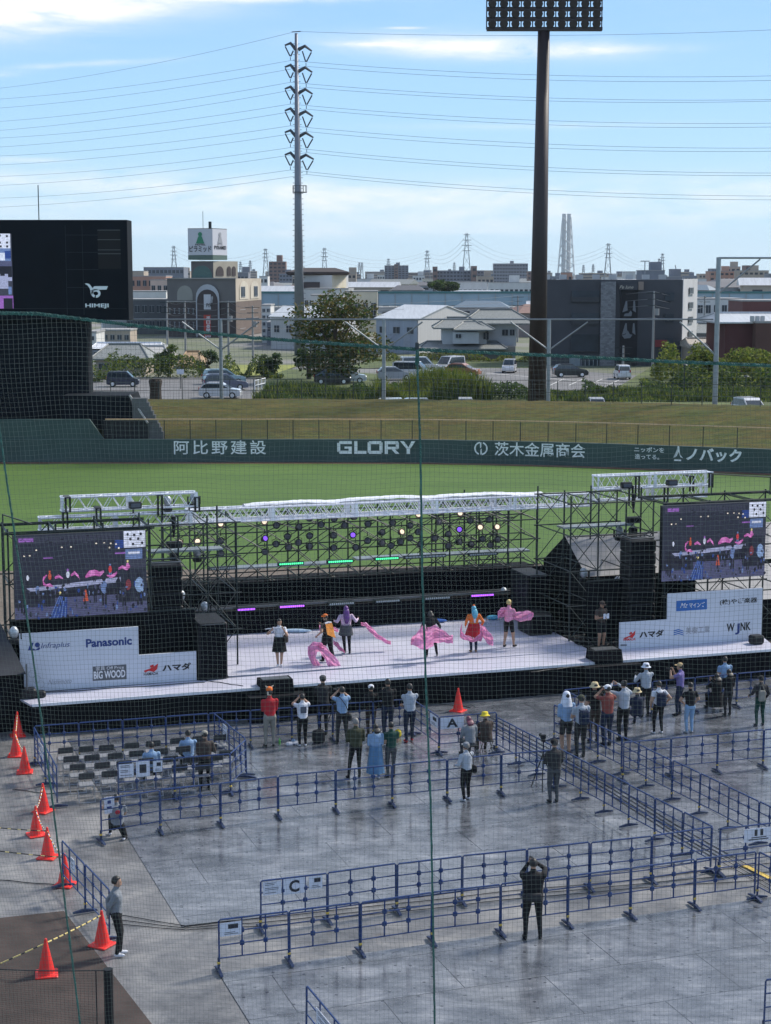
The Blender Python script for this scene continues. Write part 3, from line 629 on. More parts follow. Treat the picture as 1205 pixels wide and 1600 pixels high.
SP(br_, [[c6(520, 823), c6(545, 815), c6(560, 803), c6(575, 788), c6(572, 808), c6(560, 824), c6(545, 820), c6(525, 832)], [c6(545, 800), c6(557, 795), c6(560, 803), c6(548, 809)]], C_RED)
ST(br_, 'HAMADA', *c6(518, 838), *c6(575, 826), C_RED, bold=.02); ST(br_, 'ハマダ', *c6(592, 825), *c6(706, 792), C_BLK, bold=.05)
SP(br_, [[c6(752, 788+dy), c6(775, 782+dy), c6(798, 790+dy), c6(798, 794+dy), c6(775, 787+dy), c6(752, 793+dy)] for dy in (0, 9, 18)], C_BLU); ST(br_, '美樹工業', *c6(808, 806), *c6(920, 774), C_GRY, bold=.01)
ST(br_, 'W', *c6(997, 795), *c6(1035, 757), C_BLK, bold=.03); ST(br_, 'J', *c6(1037, 808), *c6(1058, 757), C_NAVY, bold=.03); ST(br_, 'NK', *c6(1062, 790), *c6(1110, 752), C_BLK, bold=.03)
bd = thing('black_backdrop', 'black drape hanging behind the left sponsor board', 'drape', S(2, 2.9, .3)); m = MB(); SB(m, -.45, 5.4, 2.45, 2.5, .3, 3.12); m.build('cloth', black, bd); m = MB(); SB(m, -.5, 5.45, 2.46, 2.49, 3.13, 3.17); m.build('rail', darksteel, bd)
bd = thing('black_backdrop', 'black drape hanging behind the right sponsor board', 'drape', S(21, 2.9, .3)); m = MB(); SB(m, 19.6, 23.2, 3.3, 3.35, .3, 3.1); SB(m, 23.2, 25.9, 2.45, 2.5, .3, 2.7); m.build('cloth', black, bd); m = MB(); SB(m, 19.6, 23.2, 3.31, 3.34, 3.11, 3.15); m.build('rail', darksteel, bd)
# ---- LED screens
def emi(name, c, e): return M(name, tuple(x*.55 for x in c), .5, var=.25, scale=14, emit=e)
PIC = dict(bg=emi('px_dark', (.020, .023, .040), .8), mid=emi('px_mid', (.040, .042, .068), .8), st=emi('px_stage', (.30, .32, .48), .9), pk=emi('px_pink', (.62, .20, .50), .9), rd=emi('px_red', (.55, .04, .05), .9), wh=emi('px_white', (.55, .58, .70), .95),
           bl=emi('px_blue', (.12, .18, .36), .9), db=emi('px_dblue', (.02, .05, .22), .9), dk=emi('px_black', (.010, .010, .02), .8), og=emi('px_orange', (.45, .08, .04), .9), ye=emi('px_yellow', (.70, .60, .25), .9), pu=emi('px_purple', (.25, .10, .38), .9), wm=emi('px_warm', (.8, .7, .55), 1.0), pk2=emi('px_pink2', (.48, .11, .36), .9), rdk=emi('px_darkred', (.16, .03, .04), .9), lb=emi('px_lightblue', (.22, .32, .52), .9), gl=emi('px_floor', (.07, .075, .15), .9))
def screen(px_t, label, corners):
    t = px_t; q = [onS(px, py, t) for px, py in corners]; s0 = (q[0][0]+q[3][0])/2; s1 = (q[1][0]+q[2][0])/2; z1 = (q[0][1]+q[1][1])/2; z0 = (q[2][1]+q[3][1])/2
    sc = thing('video_wall', label, 'screen', S(s0, t, z0), group='screens at the two ends of the stage')
    mb = MB(); SB(mb, s0, s1, t+.01, t+.22, z0, z1); mb.build('cabinet', blackpaint, sc)
    mb = MB(); W_, H_ = s1-s0, z1-z0; rnd = random.Random(3); k = [0]
    def add(mat, pts):
        k[0] += 1; mb.use(PIC[mat]); dt = .0006*k[0]; mb.add([S(s0+x*W_, t-dt, z1-y*H_) for x, y in pts], [tuple(range(len(pts)-1, -1, -1))])
    def rect(mat, x0, y0, x1, y1): add(mat, [(x0, y0), (x1, y0), (x1, y1), (x0, y1)])
    def blob(mat, cx, cy, rx, ry, n=11, j=.3):
        add(mat, [(max(0, min(1, cx+rx*math.cos(2*PI*i/n)*(1+rnd.uniform(-j, j)))), max(0, min(1, cy+ry*math.sin(2*PI*i/n)*(1+rnd.uniform(-j, j))))) for i in range(n)])
    rect('bg', 0, 0, 1, 1); rect('mid', .02, .02, .8, .1); rect('gl', .30, .76, .78, .93); rect('gl', 0, .86, 1, 1)
    for i in range(22): x = .2+i*.028; add('bg', [(x, .02), (x+.006, .02), (x+.016, .1), (x+.01, .1)])
    rect('pu', .04, .03, .15, .08)
    rect('wh', .83, .0, .995, .20); rect('bl', .84, .22, .97, .34); rect('wh', .86, .25, .95, .28); rect('db', .76, .10, .83, .2); rect('mid', .83, .34, 1, .45)
    for (x, y) in [(.86, .04), (.91, .05), (.96, .04), (.88, .10), (.94, .10), (.97, .15), (.90, .16)]: blob('dk', x, y, .010, .018, 7, .1)
    for (x, y) in [(.62, .13), (.68, .13), (.73, .14), (.77, .15), (.36, .16), (.43, .16), (.17, .18), (.08, .24), (.12, .24), (.72, .19), (.79, .2)]: blob('wm', x, y, .007, .011, 6, .1)
    rect('pu', .22, .27, .29, .285); rect('pu', .76, .25, .84, .27)
    add('st', [(.09, .63), (.80, .55), (.80, .61), (.12, .67)]); rect('dk', .10, .68, .8, .76)
    def fig(x, y, h, top, legs, hair='dk', w=.5):     # small figure standing at x, feet at y
        rect(legs, x-h*.05, y-h*.45, x-h*.008, y); rect(legs, x+h*.012, y-h*.45, x+h*.055, y); blob(top, x, y-h*.60, h*.13*w, h*.22, 9, .12); blob(hair, x, y-h*.88, h*.04, h*.08, 8, .1)
    def veil_(pts, w0, mat='pk'):
        n = len(pts); up_ = []; dn = []
        for i, (x, y) in enumerate(pts): t = w0*math.sin(PI*(i+.6)/(n+.2))*(1+rnd.uniform(-.25, .25)); up_.append((x, y-t)); dn.append((x+.004, y+t))
        for i in range(n-1): add(mat if i % 2 else 'pk2', [up_[i], up_[i+1], dn[i+1], dn[i]])
    fig(.10, .60, .16, 'wh', 'dk'); fig(.265, .62, .20, 'og', 'dk', 'og'); fig(.40, .61, .20, 'wh', 'dk', 'pu'); fig(.60, .59, .19, 'dk', 'dk'); fig(.72, .57, .20, 'rd', 'bl', 'bl'); fig(.855, .54, .20, 'pk', 'dk', 'ye')
    veil_([(.24, .48), (.215, .52), (.21, .57), (.235, .61), (.265, .60), (.285, .62)], .022); veil_([(.30, .52), (.33, .50), (.36, .53)], .018); veil_([(.42, .50), (.45, .47), (.48, .52), (.49, .57)], .02)
    veil_([(.53, .53), (.56, .49), (.60, .48), (.64, .50), (.67, .47)], .034); veil_([(.69, .52), (.72, .54), (.75, .52), (.77, .49)], .02); veil_([(.78, .45), (.81, .43), (.845, .45), (.87, .42)], .024)
    fig(.17, .80, .24, 'bl', 'dk'); fig(.245, .86, .26, 'dk', 'dk'); blob('ye', .335, .70, .012, .02); add('db', [(.33, .74), (.39, .76), (.385, 1), (.25, 1)])
    for q in range(5): add('bl', [(.33+.012*q, .74+.004*q), (.334+.012*q, .74+.004*q), (.262+.028*q, 1), (.254+.028*q, 1)])
    add('og', [(.525, .68), (.535, .68), (.55, .82), (.51, .82)]); fig(.67, .88, .36, 'bl', 'dk'); fig(.60, .84, .22, 'dk', 'dk'); fig(.78, .80, .30, 'dk', 'dk'); fig(.855, .84, .32, 'rdk', 'dk'); fig(.94, .90, .42, 'lb', 'dk', 'dk', .6); fig(.06, .92, .34, 'dk', 'dk'); blob('lb', .96, .70, .012, .04); fig(.82, .90, .28, 'mid', 'dk')
    for i in range(150):
        x = rnd.random(); y = .60+.40*rnd.random(); blob(rnd.choice(['dk', 'dk', 'mid', 'gl', 'bl', 'db', 'dk', 'bg']), x, y, rnd.uniform(.004, .012), rnd.uniform(.012, .035), 6, .4)
    for i in range(90):
        x = .02+.8*rnd.random(); y = .02+.36*rnd.random(); blob(rnd.choice(['dk', 'mid', 'bg', 'mid']), x, y, rnd.uniform(.004, .02), rnd.uniform(.004, .012), 5, .3)
    for k_ in range(1, 46): y = k_/46; rect('dk', 0, y, 1, y+.0035)
    mb.build('screen_picture', None, sc); return sc, (s0, s1, z0, z1)
scrL, qL = screen(2.2, 'large video screen on the left tower showing the dancers', [(22, 838), (228, 828), (230, 957), (22, 968)])
scrR, qR = screen(2.2, 'large video screen on the right tower showing the dancers', [(1034, 790), (1197, 785), (1195, 900), (1036, 908)])
# ---- scaffolding
def scaff(name, label, s0, s1, t0, t1, z0, z1, ns, nt=1, lev=(.5,), brace=True, seed=1, r=.032):
    rnd = random.Random(seed); th = thing(name, label, 'scaffold', S((s0+s1)/2, (t0+t1)/2, 0)); ss = [s0+(s1-s0)*i/ns for i in range(ns+1)]; ts = [t0+(t1-t0)*i/max(1, nt) for i in range(nt+1)]; zs = [z0+(z1-z0)*l for l in lev]+[z1-.1]
    for s_ in ss:
        for t in ts: MB().tube(S(s_, t, z0), S(s_, t, z1+rnd.uniform(-.1, .25)), r, n=6).build('post', darksteel, th)
    for t in ts:
        for z in zs: MB().tube(S(s0-.15, t-.04, z), S(s1+.15, t-.04, z), r*.8, n=5).build('ledger', darksteel, th)
    for z in zs:
        for s_ in ss: MB().tube(S(s_, t0, z), S(s_, t1, z), r*.7, n=4).build('transom', darksteel, th)
    if brace:
        zz = [z0]+zs
        for t in ts:
            for k in range(len(zz)-1):
                for i in range(ns):
                    a, b_ = (ss[i], ss[i+1]) if (i+k) % 2 == 0 else (ss[i+1], ss[i])
                    MB().tube(S(a, t+.03, zz[k]), S(b_, t+.03, zz[k+1]), r*.55, n=4).build('brace', darksteel, th)
                    if rnd.random() < .7: MB().tube(S(b_, t+.05, zz[k]), S(a, t+.05, zz[k+1]), r*.5, n=4).build('brace', darksteel, th)
    return th
sw = scaff('scaffold_wall', 'long green black scaffold wall behind the stage carrying the lamps', 6.0, 20.4, 9.8, 11.4, 2.0, 5.05, 12, 1, (.22, .55, .8), seed=4)
scaff('scaffold_tower', 'scaffold tower between left screen and truss', 4.1, 7.0, 3.4, 6.4, 1.0, 5.9, 3, 1, (.25, .5, .75), seed=5)
scaff('scaffold_tower', 'scaffold tower between right truss and screen', 19.0, 22.2, 3.4, 6.4, 1.0, 6.0, 3, 1, (.25, .5, .75), seed=6)
scaff('scaffolding', 'scaffold frame behind the left screen', -.45, 4.0, 2.6, 4.6, 0.9, 6.0, 3, 1, (.33, .66, .97), seed=7)
scaff('scaffolding', 'scaffold frame behind the right screen with handrail above', 22.3, 27.4, 2.6, 4.6, 0.9, 6.0, 3, 1, (.33, .66, .97), seed=8)
scaff('scaffolding', 'empty scaffold frame right of the black riser by the tent', 17.4, 20.2, 12.2, 13.6, 1.0, 5.0, 2, 1, (.45, .8), seed=9)
def rail(pts, label):
    th = thing('guard_rail', label, 'rail', pts[0])
    for i in range(len(pts)-1): MB().tube(pts[i], pts[i+1], .025, n=5).build('tube', darksteel, th)
rail([S(24.6, 3.6, 6.0), S(24.6, 3.6, 6.75), S(27.0, 3.6, 6.55), S(27.0, 3.6, 5.9)], 'guard rail standing up behind the right screen')
rail([S(-.6, 2.4, 1.0), S(-.6, 2.4, 6.5), S(.4, 3.6, 6.0)], 'tall pole frame at the left edge of the left screen')
# work platforms (grey planks)
plank = M('scaffold_plank', (.30, .33, .34), .4, .6)
for s0, s1, t, z, lb in ((4.3, 6.8, 4.8, 4.7, 'grey scaffold plank on the left tower'), (19.2, 22.0, 4.8, 4.85, 'grey scaffold plank on the right tower'), (7.8, 13, 10.5, 3.0, 'long grey scaffold plank behind the lamps, left half'), (13.2, 20.3, 10.5, 3.1, 'long grey scaffold plank behind the lamps, right half')):
    m = MB(); SB(m, s0, s1, t-.3, t+.3, z, z+.06); tag(m.build('scaffold_plank', plank), lb, 'plank')
# ---- trusses
def truss(label, s0, s1, t, z0, w_=.42, seed=1):
    th = thing('lighting_truss', label, 'truss', S((s0+s1)/2, t, z0), group='silver lighting trusses over the stage'); h = w_
    for z in (z0, z0+h):
        for tt in (t, t+w_): MB().tube(S(s0, tt, z), S(s1, tt, z), .036, n=8).build('chord', alu, th)
    mb = MB(); n = max(2, round((s1-s0)/.60)); d = (s1-s0)/n
    for i in range(n):
        a = s0+i*d; m_ = a+d/2; e = a+d
        for tt in (t, t+w_): mb.tube(S(a, tt, z0+h), S(m_, tt, z0), .015, n=5, cap=False); mb.tube(S(m_, tt, z0), S(e, tt, z0+h), .012, n=5, cap=False)
        for z in (z0, z0+h): mb.tube(S(a, t, z), S(m_, t+w_, z), .015, n=5, cap=False); mb.tube(S(m_, t+w_, z), S(e, t, z), .012, n=5, cap=False)
    mb.build('lattice', alu, th)
    k = s0
    while k < s1+.1:
        for tt in (t, t+w_): m = MB(); SB(m, k-.06 if k > s0 else k, k+.06, tt-.03, tt+.0, z0-.03, z0+h+.03); m.build('coupler', alu, th)
        for z in (z0, z0+h): MB().tube(S(k, t, z), S(k, t+w_, z), .025, n=6).build('end_tube', alu, th)
        k += (s1-s0)/max(1, round((s1-s0)/3.0))
    return th
TZ = 5.28
truss('long silver truss spanning the middle of the stage', 6.1, 21.4, 7.0, TZ, .46)
truss('lower left silver truss behind the left screen', .9, 6.0, 6.0, 5.40, .42); truss('upper left silver truss with black straps', 1.65, 6.2, 6.0, 6.02, .46)
truss('lower right silver truss behind the right screen', 21.5, 26.0, 6.6, 5.50, .42); truss('upper right silver truss, highest over the stage', 21.2, 25.9, 6.0, 6.02, .48)
truss('rear silver truss behind the long one', 6.5, 20.8, 8.0, TZ-.08, .40)
# white rolled canvas on the truss
mb = MB(); pts = []; n = 60; vs = []
for i in range(n+1):
    k = i/n; s_ = 8.2+11.4*k; z = TZ+.49+.05*math.sin(k*PI)+.06*abs(math.sin(k*PI*3.0+.4))+.008*math.sin(k*40); 
    for dt, dz in ((0, -.05), (.04, 0.0), (.2, .03), (.42, .0), (.46, -.05)): vs.append(S(s_, 7.3+dt, z+dz+.012*math.sin(i*1.7+dt*9)))
mb.add(vs, [(i*5+j, (i+1)*5+j, (i+1)*5+j+1, i*5+j+1) for i in range(n) for j in range(4)])
tag(mb.build('canvas_roll', M('canvas_white', (.72, .74, .80), .6, var=.06), smooth=True), 'long white canvas gathered along the top of the truss', 'canvas')
# straps
for i, (px, py0, py1, t) in enumerate([(308, 778, 800, 6), (98+8, 778, 800, 6), (250, 775, 806, 6), (154, 795, 822, 5.9), (102, 802, 826, 5.9), (995, 745, 778, 6), (1110, 740, 762, 6), (1080, 745, 768, 6.5), (985, 760, 790, 6), (1040, 760, 785, 6.5)]):
    s_, z0 = onS(px, py1, t-.05); _, z1 = onS(px, py0, t-.05); m = MB(); SB(m, s_-.09, s_-.03, t-.09, t-.04, z0, z1); SB(m, s_+.05, s_+.11, t-.09, t-.04, z0, z1); SB(m, s_-.09, s_+.11, t-.09, t+.5, z1, z1+.03)
    tag(m.build('lifting_strap', blackpaint), 'black lifting straps at the ' + ['right end of the upper left truss', 'left end of the upper left truss', 'middle of the upper left truss', 'middle of the lower left truss', 'left part of the lower left truss', 'left end of the upper right truss', 'right end of the upper right truss', 'right half of the lower right truss', 'left end of the lower right truss', 'middle of the lower right truss'][i], 'strap', 'black lifting straps on the left trusses' if px < 600 else 'black lifting straps on the right trusses')
# chain hoists
for s_, z, lb in ((5.15, 5.9, 'black chain hoist above the left speaker stack'), (22.0, 6.0, 'black chain hoist above the right speaker stack')):
    th = thing('chain_hoist', lb, 'hoist', S(s_, 4.6, z-1.2)); MB().tube(S(s_, 4.6, z), S(s_, 4.6, z-.7), .09, .03, n=8).build('chain_bag', blackpaint, th)
    MB().bbox(S(s_, 4.6, z-.95), (.55, .3, .22), .04, SA).build('motor', blackpaint, th); MB().tube(S(s_, 4.6, z-1.06), S(s_, 4.6, z-1.5), .01, n=4).build('chain', alu, th)
    MB().bbox(S(s_, 4.6, z-1.45), (.28, .25, .45), .04, SA).build('hook_block', blackpaint, th)
# ---- speaker stacks
def stack(s0, s1, t0, z0, z1, n, label):
    th = thing('speaker_stack', label, 'speaker', S((s0+s1)/2, t0, z0)); h = (z1-z0)/n
    for i in range(n):
        m = MB(); m.bbox(S((s0+s1)/2, t0+.45, z0+h*(i+.5)), (s1-s0, .9, h-.02), .04, SA); c = m.build('cabinet', blackpaint, th)
        m = MB(); SB(m, s0+.05, s1-.05, t0-.012, t0-.002, z0+h*i+.05, z0+h*(i+1)-.06); m.build('grille', black, c)
    m = MB()
    for a, b_ in (((s0+.05, t0+.1), (s1-.05, t0+.1)), ((s0+.05, t0+.8), (s1-.05, t0+.8)), ((s0+.05, t0+.1), (s0+.05, t0+.8)), ((s1-.05, t0+.1), (s1-.05, t0+.8))): m.tube(S(a[0], a[1], z1+.06), S(b_[0], b_[1], z1+.06), .03, n=5)
    m.build('flying_frame', M('dull_steel', (.16, .17, .18), .4, .7), th); return th
stack(4.05, 5.05, 2.6, DECK, 4.62, 8, 'tall black speaker stack beside the left screen')
stack(20.95, 21.95, 2.6, DECK, 4.62, 8, 'tall black speaker stack beside the right screen')
def blackbox(name, label, s0, s1, t0, t1, z0, z1, cat='speaker'):
    th = thing(name, label, cat, S((s0+s1)/2, t0, z0)); m = MB(); m.bbox(S((s0+s1)/2, (t0+t1)/2, (z0+z1)/2), (s1-s0, t1-t0, z1-z0), .04, SA); m.build('cabinet', blackpaint, th)
    m = MB(); SB(m, s0+.06, s1-.06, t0-.012, t0-.002, z0+.08, z1-.08); m.build('grille', black, th)
    m = MB(); SB(m, s0+.1, s1-.1, t0-.02, t0-.013, z1-.05, z1-.03); m.build('badge', M('dull_steel', (.16, .17, .18), .4, .7), th); return th
blackbox('bass_speaker', 'black speaker cabinet right of the left sponsor board', 5.32, 6.25, 1.5, 3.2, DECK, 2.85)
blackbox('bass_speaker', 'black speaker cabinet left of the right sponsor board', 18.55, 19.4, 6.2, 7.9, DECK, 2.9)
blackbox('bass_speaker', 'low black bass cabinet right of the floor', 18.0, 18.9, 4.6, 5.8, DECK, 1.75)
# monitor wedge and its riser
def wedge(s0, s1, t0, t1, label, z=DECK):
    th = thing('stage_monitor', label, 'speaker', S((s0+s1)/2, t0, z)); MB().prism([S(s0, t0, z), S(s0, t1, z), S(s0, t1-.12, z+.42), S(s0, t0+.12, z+.42), S(s0, t0, z+.1)], SU*(s1-s0)).build('cabinet', black, th)
    m = MB(); SB(m, s0+.08, s1-.08, t0+.2, t1-.2, z+.421, z+.435); m.build('handle_plate', M('dull_steel', (.16, .17, .18), .4, .7), th)
wedge(6.95, 7.98, -.25, .55, 'black wedge monitor at the front of the stage near the flute player', .82)
wedge(18.45, 19.45, -.05, .8, 'low black box with cables at the front right of the floor', .95)
m = MB(); SB(m, 6.5, 8.3, -.55, .02, 0, .82); tag(m.build('equipment_platform', black), 'black draped platform in front of the stage under the wedge monitor', 'platform')
m = MB(); SB(m, 18.0, 20.0, -.35, .02, 0, .93); tag(m.build('equipment_platform', black), 'black draped platform in front of the stage at the right', 'platform')
# cable heap
rnd = random.Random(5); m = MB()
for i in range(60):
    s_ = 19.15+rnd.uniform(0, 1.6); t = 1.6+rnd.uniform(0, 5); z = DECK+.03+rnd.uniform(0, .12); a = rnd.uniform(0, 6.28); pts = [S(s_+.25*math.cos(a+k*.7), t+.35*math.sin(a+k*.7), z+.02*math.sin(k*2+i)) for k in range(8)]; m.path(pts, .018, 4)
o = tag(m.build('cable_heap', cab), 'tangled heap of black cables on the right of the floor', 'cable', kind='stuff')
for i, (a, b_) in enumerate((((308, 1061), (380, 1072)), ((60, 1083), (320, 1066)), ((640, 1094), (735, 1105)), ((830, 1050), (910, 1040)))):
    p, q = G(*a, DECK+.01 if i != 2 else .03), G(*b_, DECK+.01 if i != 2 else .03); m = MB().path([p.lerp(q, k/8)+V((0, .04*math.sin(k*1.9+i), 0)) for k in range(9)], .014, 4)
    tag(m.build('stage_cable', cab), ['loose cable by the black cabinet at the left board', 'cable along the foot of the left sponsor board', 'cable on the ground by the lone cone', 'cable along the front right edge of the floor'][i], 'cable')
m = MB(); m.bbox(S(-.15, .9, DECK+.16), (.5, .4, .3), .05, SA); m.bbox(S(.2, .9, DECK+.1), (.4, .3, .2), .05, SA); tag(m.build('equipment_case', blackpaint), 'small black case at the left corner of the stage', 'case')
m = MB(); m.bbox(S(25.1, 1.0, DECK+.16), (.45, .4, .3), .05, SA); tag(m.build('equipment_case', blackpaint), 'small black case at the right end of the white board', 'case')
# ---- lamps
lens_w = M('lamp_lens_warm', (.9, .72, .5), .3, var=0, emit=.62); lens_p = M('lamp_lens_purple', (.22, .08, .75), .3, var=0, emit=.7); lens_o = M('lamp_lens_dark', (.05, .05, .06), .2, var=0); rim = M('lamp_rim', (.16, .07, .04), .4, var=.1)
def make_lamp(lens):
    th = thing('par_lamp', 'x', 'stage lamp'); ax = (V((1, 0, 0)), V((0, .35, .94)), V((0, -.94, .35)))
    MB().lathe((0, 0, 0), [(.06, -.20), (.10, -.14), (.115, 0), (.135, .04), (.115, .045)], 12, ax).build('can', blackpaint if lens is not lens_w else blackpaint, th, world=False)
    MB().lathe((0, 0, 0), [(.095, .046), (.06, .055), (.001, .058)], 12, ax).build('lens', lens, th, world=False)
    MB().lathe((0, 0, 0), [(.14, .03), (.14, .05), (.1, .05), (.1, .03)], 12, ax).build('rim', rim if lens is lens_w else blackpaint, th, world=False)
    m = MB(); m.path([(-.14, 0, 0), (-.14, 0, .16), (0, 0, .20), (.14, 0, .16), (.14, 0, 0)], .012, 4); m.tube((0, 0, .2), (0, 0, .36), .018, n=5); m.build('yoke', blackpaint, th, world=False); return th
protos = {}; LC = [0]; ORD2 = ['leftmost'] + ORD[1:]
def LPOS(px, py): return '%s row of the scaffold wall, place %d from the left' % ('top' if py < 826 else 'middle' if py < 846 else 'lower', int((px-270)/10)+1)
def lamp(x, y, kind, crop=5):
    px, py = (400+x/2.869, 730+y/2.869) if crop == 5 else (x/2.869, 730+y/2.869)
    s_, z = onS(px, py, 9.6); lens = {'w': lens_w, 'p': lens_p, 'd': lens_o}[kind]; loc = S(s_, 9.6, z)
    lab = {'w': 'round warm lit lamp', 'p': 'round violet lit lamp', 'd': 'unlit black round lamp'}[kind]; grp = {'w': 'warm lit stage lamps on the scaffold wall', 'p': 'violet lit stage lamps on the scaffold wall', 'd': 'unlit stage lamps on the scaffold wall'}[kind]
    LC[0] += 1; lab += ', %s' % LPOS(px, py)
    rz = SA+random.uniform(-.35, .35)
    if kind not in protos: o = make_lamp(lens); o.location = loc; o.rotation_euler.z = rz; o['label'] = lab; o['group'] = grp; protos[kind] = o
    else: o = dup(protos[kind], loc, rz, lab, grp)
    o.scale = (.98, .98, .98)
for x, y, k in [(38, 245, 'w'), (142, 225, 'd'), (240, 230, 'd'), (350, 232, 'd'), (440, 222, 'd'), (728, 213, 'w'), (915, 207, 'w'), (1080, 268, 'w'), (1005, 270, 'w'), (653, 290, 'w'), (40, 320, 'p'), (142, 312, 'd'), (240, 308, 'd'), (348, 306, 'd'), (434, 305, 'p'), (565, 292, 'd'), (727, 290, 'd'), (912, 280, 'p'), (1015, 322, 'd'), (1082, 325, 'd'), (40, 380, 'd'), (146, 360, 'd'), (240, 355, 'd'), (348, 362, 'd'), (447, 360, 'd'), (565, 340, 'd'), (648, 335, 'd'), (737, 345, 'd'), (912, 335, 'd')]: lamp(x, y, k)
for x, y in [(92, 262), (192, 268), (292, 258), (396, 262), (502, 255), (612, 250), (690, 262), (820, 246), (862, 300), (960, 240), (1045, 236), (90, 345), (190, 338), (500, 330), (606, 352), (690, 318), (800, 320), (862, 352), (965, 345), (1050, 350)]: lamp(x, y, 'd')
for x, y, k in [(990, 255, 'w'), (887, 333, 'w'), (805, 338, 'w'), (990, 330, 'd'), (990, 388, 'd')]: lamp(x, y, k, 4)
ORDW = 'first second third fourth fifth sixth seventh eighth ninth tenth eleventh twelfth thirteenth fourteenth fifteenth sixteenth seventeenth eighteenth nineteenth twentieth twenty-first twenty-second twenty-third twenty-fourth twenty-fifth'.split()
LMP = [o for o in COL.objects if o.name.startswith('par_lamp')]
for rn, lo, hi in (('lower', 0, 4.12), ('middle', 4.12, 4.62), ('top', 4.62, 9)):
    for i, o in enumerate(sorted([o for o in LMP if lo <= o.location.z < hi], key=lambda o: (o.location-SO).dot(SU))): o['label'] = o['label'].split(',')[0]+', '+ORDW[min(i, 24)]+' from the left in the '+rn+' lamp row'
# LED bars
led = {'g': M('led_green', (.08, .85, .34), .4, var=0, emit=1.0), 'p': M('led_purple', (.42, .10, .95), .4, var=0, emit=1.2), 'u': M('led_off', (.40, .45, .47), .35, var=.05)}
def ledbar(px0, px1, py, t, k, label):
    s0, z = onS(px0, py, t); s1, _ = onS(px1, py, t); th = thing('led_bar', label, 'light bar', S((s0+s1)/2, t, z), group={'g': 'green lit light bars', 'p': 'violet lit light bars', 'u': 'unlit light bars'}[k])
    m = MB(); SB(m, s0-.04, s1+.04, t+.03, t+.16, z-.07, z+.05); m.build('housing', darksteel, th)
    m = MB()
    n = 12
    for i in range(n): a = s0+(s1-s0)*i/n; SB(m, a+.012, a+(s1-s0)/n-.012, t, t+.028, z-.035, z+.025)
    m.build('led_strip', led[k], th)
for a, b_, y, k, t in [(105, 213, 435, 'g', 9.5), (325, 435, 425, 'g', 9.5), (538, 640, 412, 'g', 9.5), (670, 850, 405, 'u', 9.5), (960, 1080, 393, 'u', 9.5), (108, 218, 627, 'p', 8.06), (967, 1067, 577, 'p', 8.06), (330, 440, 615, 'u', 8.06), (540, 645, 603, 'u', 8.06), (760, 870, 590, 'u', 8.06)]:
    w_ = {'g': 'green lit light bar', 'p': 'violet lit light bar', 'u': 'unlit grey light bar'}[k]; side = {105: 'leftmost of the three', 325: 'middle of the three', 538: 'rightmost of the three', 670: 'left of two on the scaffold', 960: 'right of two on the scaffold', 108: 'on the riser above the purple haired dancer', 967: 'on the riser above the blue haired dancer', 330: 'left of three on the riser', 540: 'middle of three on the riser', 760: 'right of three on the riser'}[a]
    ledbar(400+a/2.869, 400+b_/2.869, 730+y/2.869, t, k, w_+', '+side)
ledbar(1065/2.869, 1145/2.869, 730+640/2.869, 8.06, 'p', 'violet lit light bar, furthest left on the riser'); ledbar(940/2.869, 1060/2.869, 730+456/2.869, 9.5, 'u', 'unlit grey light bar at the left end of the scaffold')
# silver wrapped moving heads
silv = M('clear_rain_cover', (.42, .46, .50), .3, .3, var=.3, scale=14, bump=.5, bscale=20)
for px, py, t, lb in [(308, 862, 5.0, 'left scaffold tower'), (320, 948, 6.5, 'shelf above the left riser'), (283, 930, 5, 'left tower foot'), (968, 830, 5, 'right scaffold tower'), (912, 895, 4.4, 'corner of the black tent'), (966, 908, 4, 'right tower foot'), (787, 925, 8.6, 'right end of the riser ledge'), (936, 925, 5, 'shelf left of the technician'), (22, 988, .9, 'black tent at the left edge'), (262, 783, 6.2, 'left truss end'), (303, 778, 6.2, 'top of the upper left truss')]:
    s_, z = onS(px, py, t); th = thing('moving_light', 'silver wrapped moving spotlight on the '+lb, 'spotlight', S(s_, t, z), group='silver wrapped moving lights')
    m = MB(); m.ell(S(s_, t, z), (.15, .13, .19), 9, 6); m.build('head', silv, th, smooth=True); m = MB(); m.bbox(S(s_, t, z-.27), (.28, .28, .14), .03, SA); m.build('base', blackpaint, th); [MB().box(S(s_+q*.21, t, z-.08), (.03, .1, .28), SA).build('yoke_arm', blackpaint, th) for q in (-1, 1)]
for px, py, t, lb in [(210, 788, 6, 'upper left truss'), (975, 757, 6, 'left end of the upper right truss'), (1046, 753, 6, 'middle of the upper right truss')]:
    s_, z = onS(px, py, t); th = thing('floodlight', 'black floodlight box on the '+lb, 'floodlight', S(s_, t-.2, z)); MB().bbox(S(s_, t-.2, z), (.42, .22, .22), .03, SA).build('housing', blackpaint, th); m = MB(); SB(m, s_-.16, s_+.16, t-.325, t-.315, z-.07, z+.07); m.build('glass', M('dark_glass', (.10, .11, .14), .1, var=0), th)
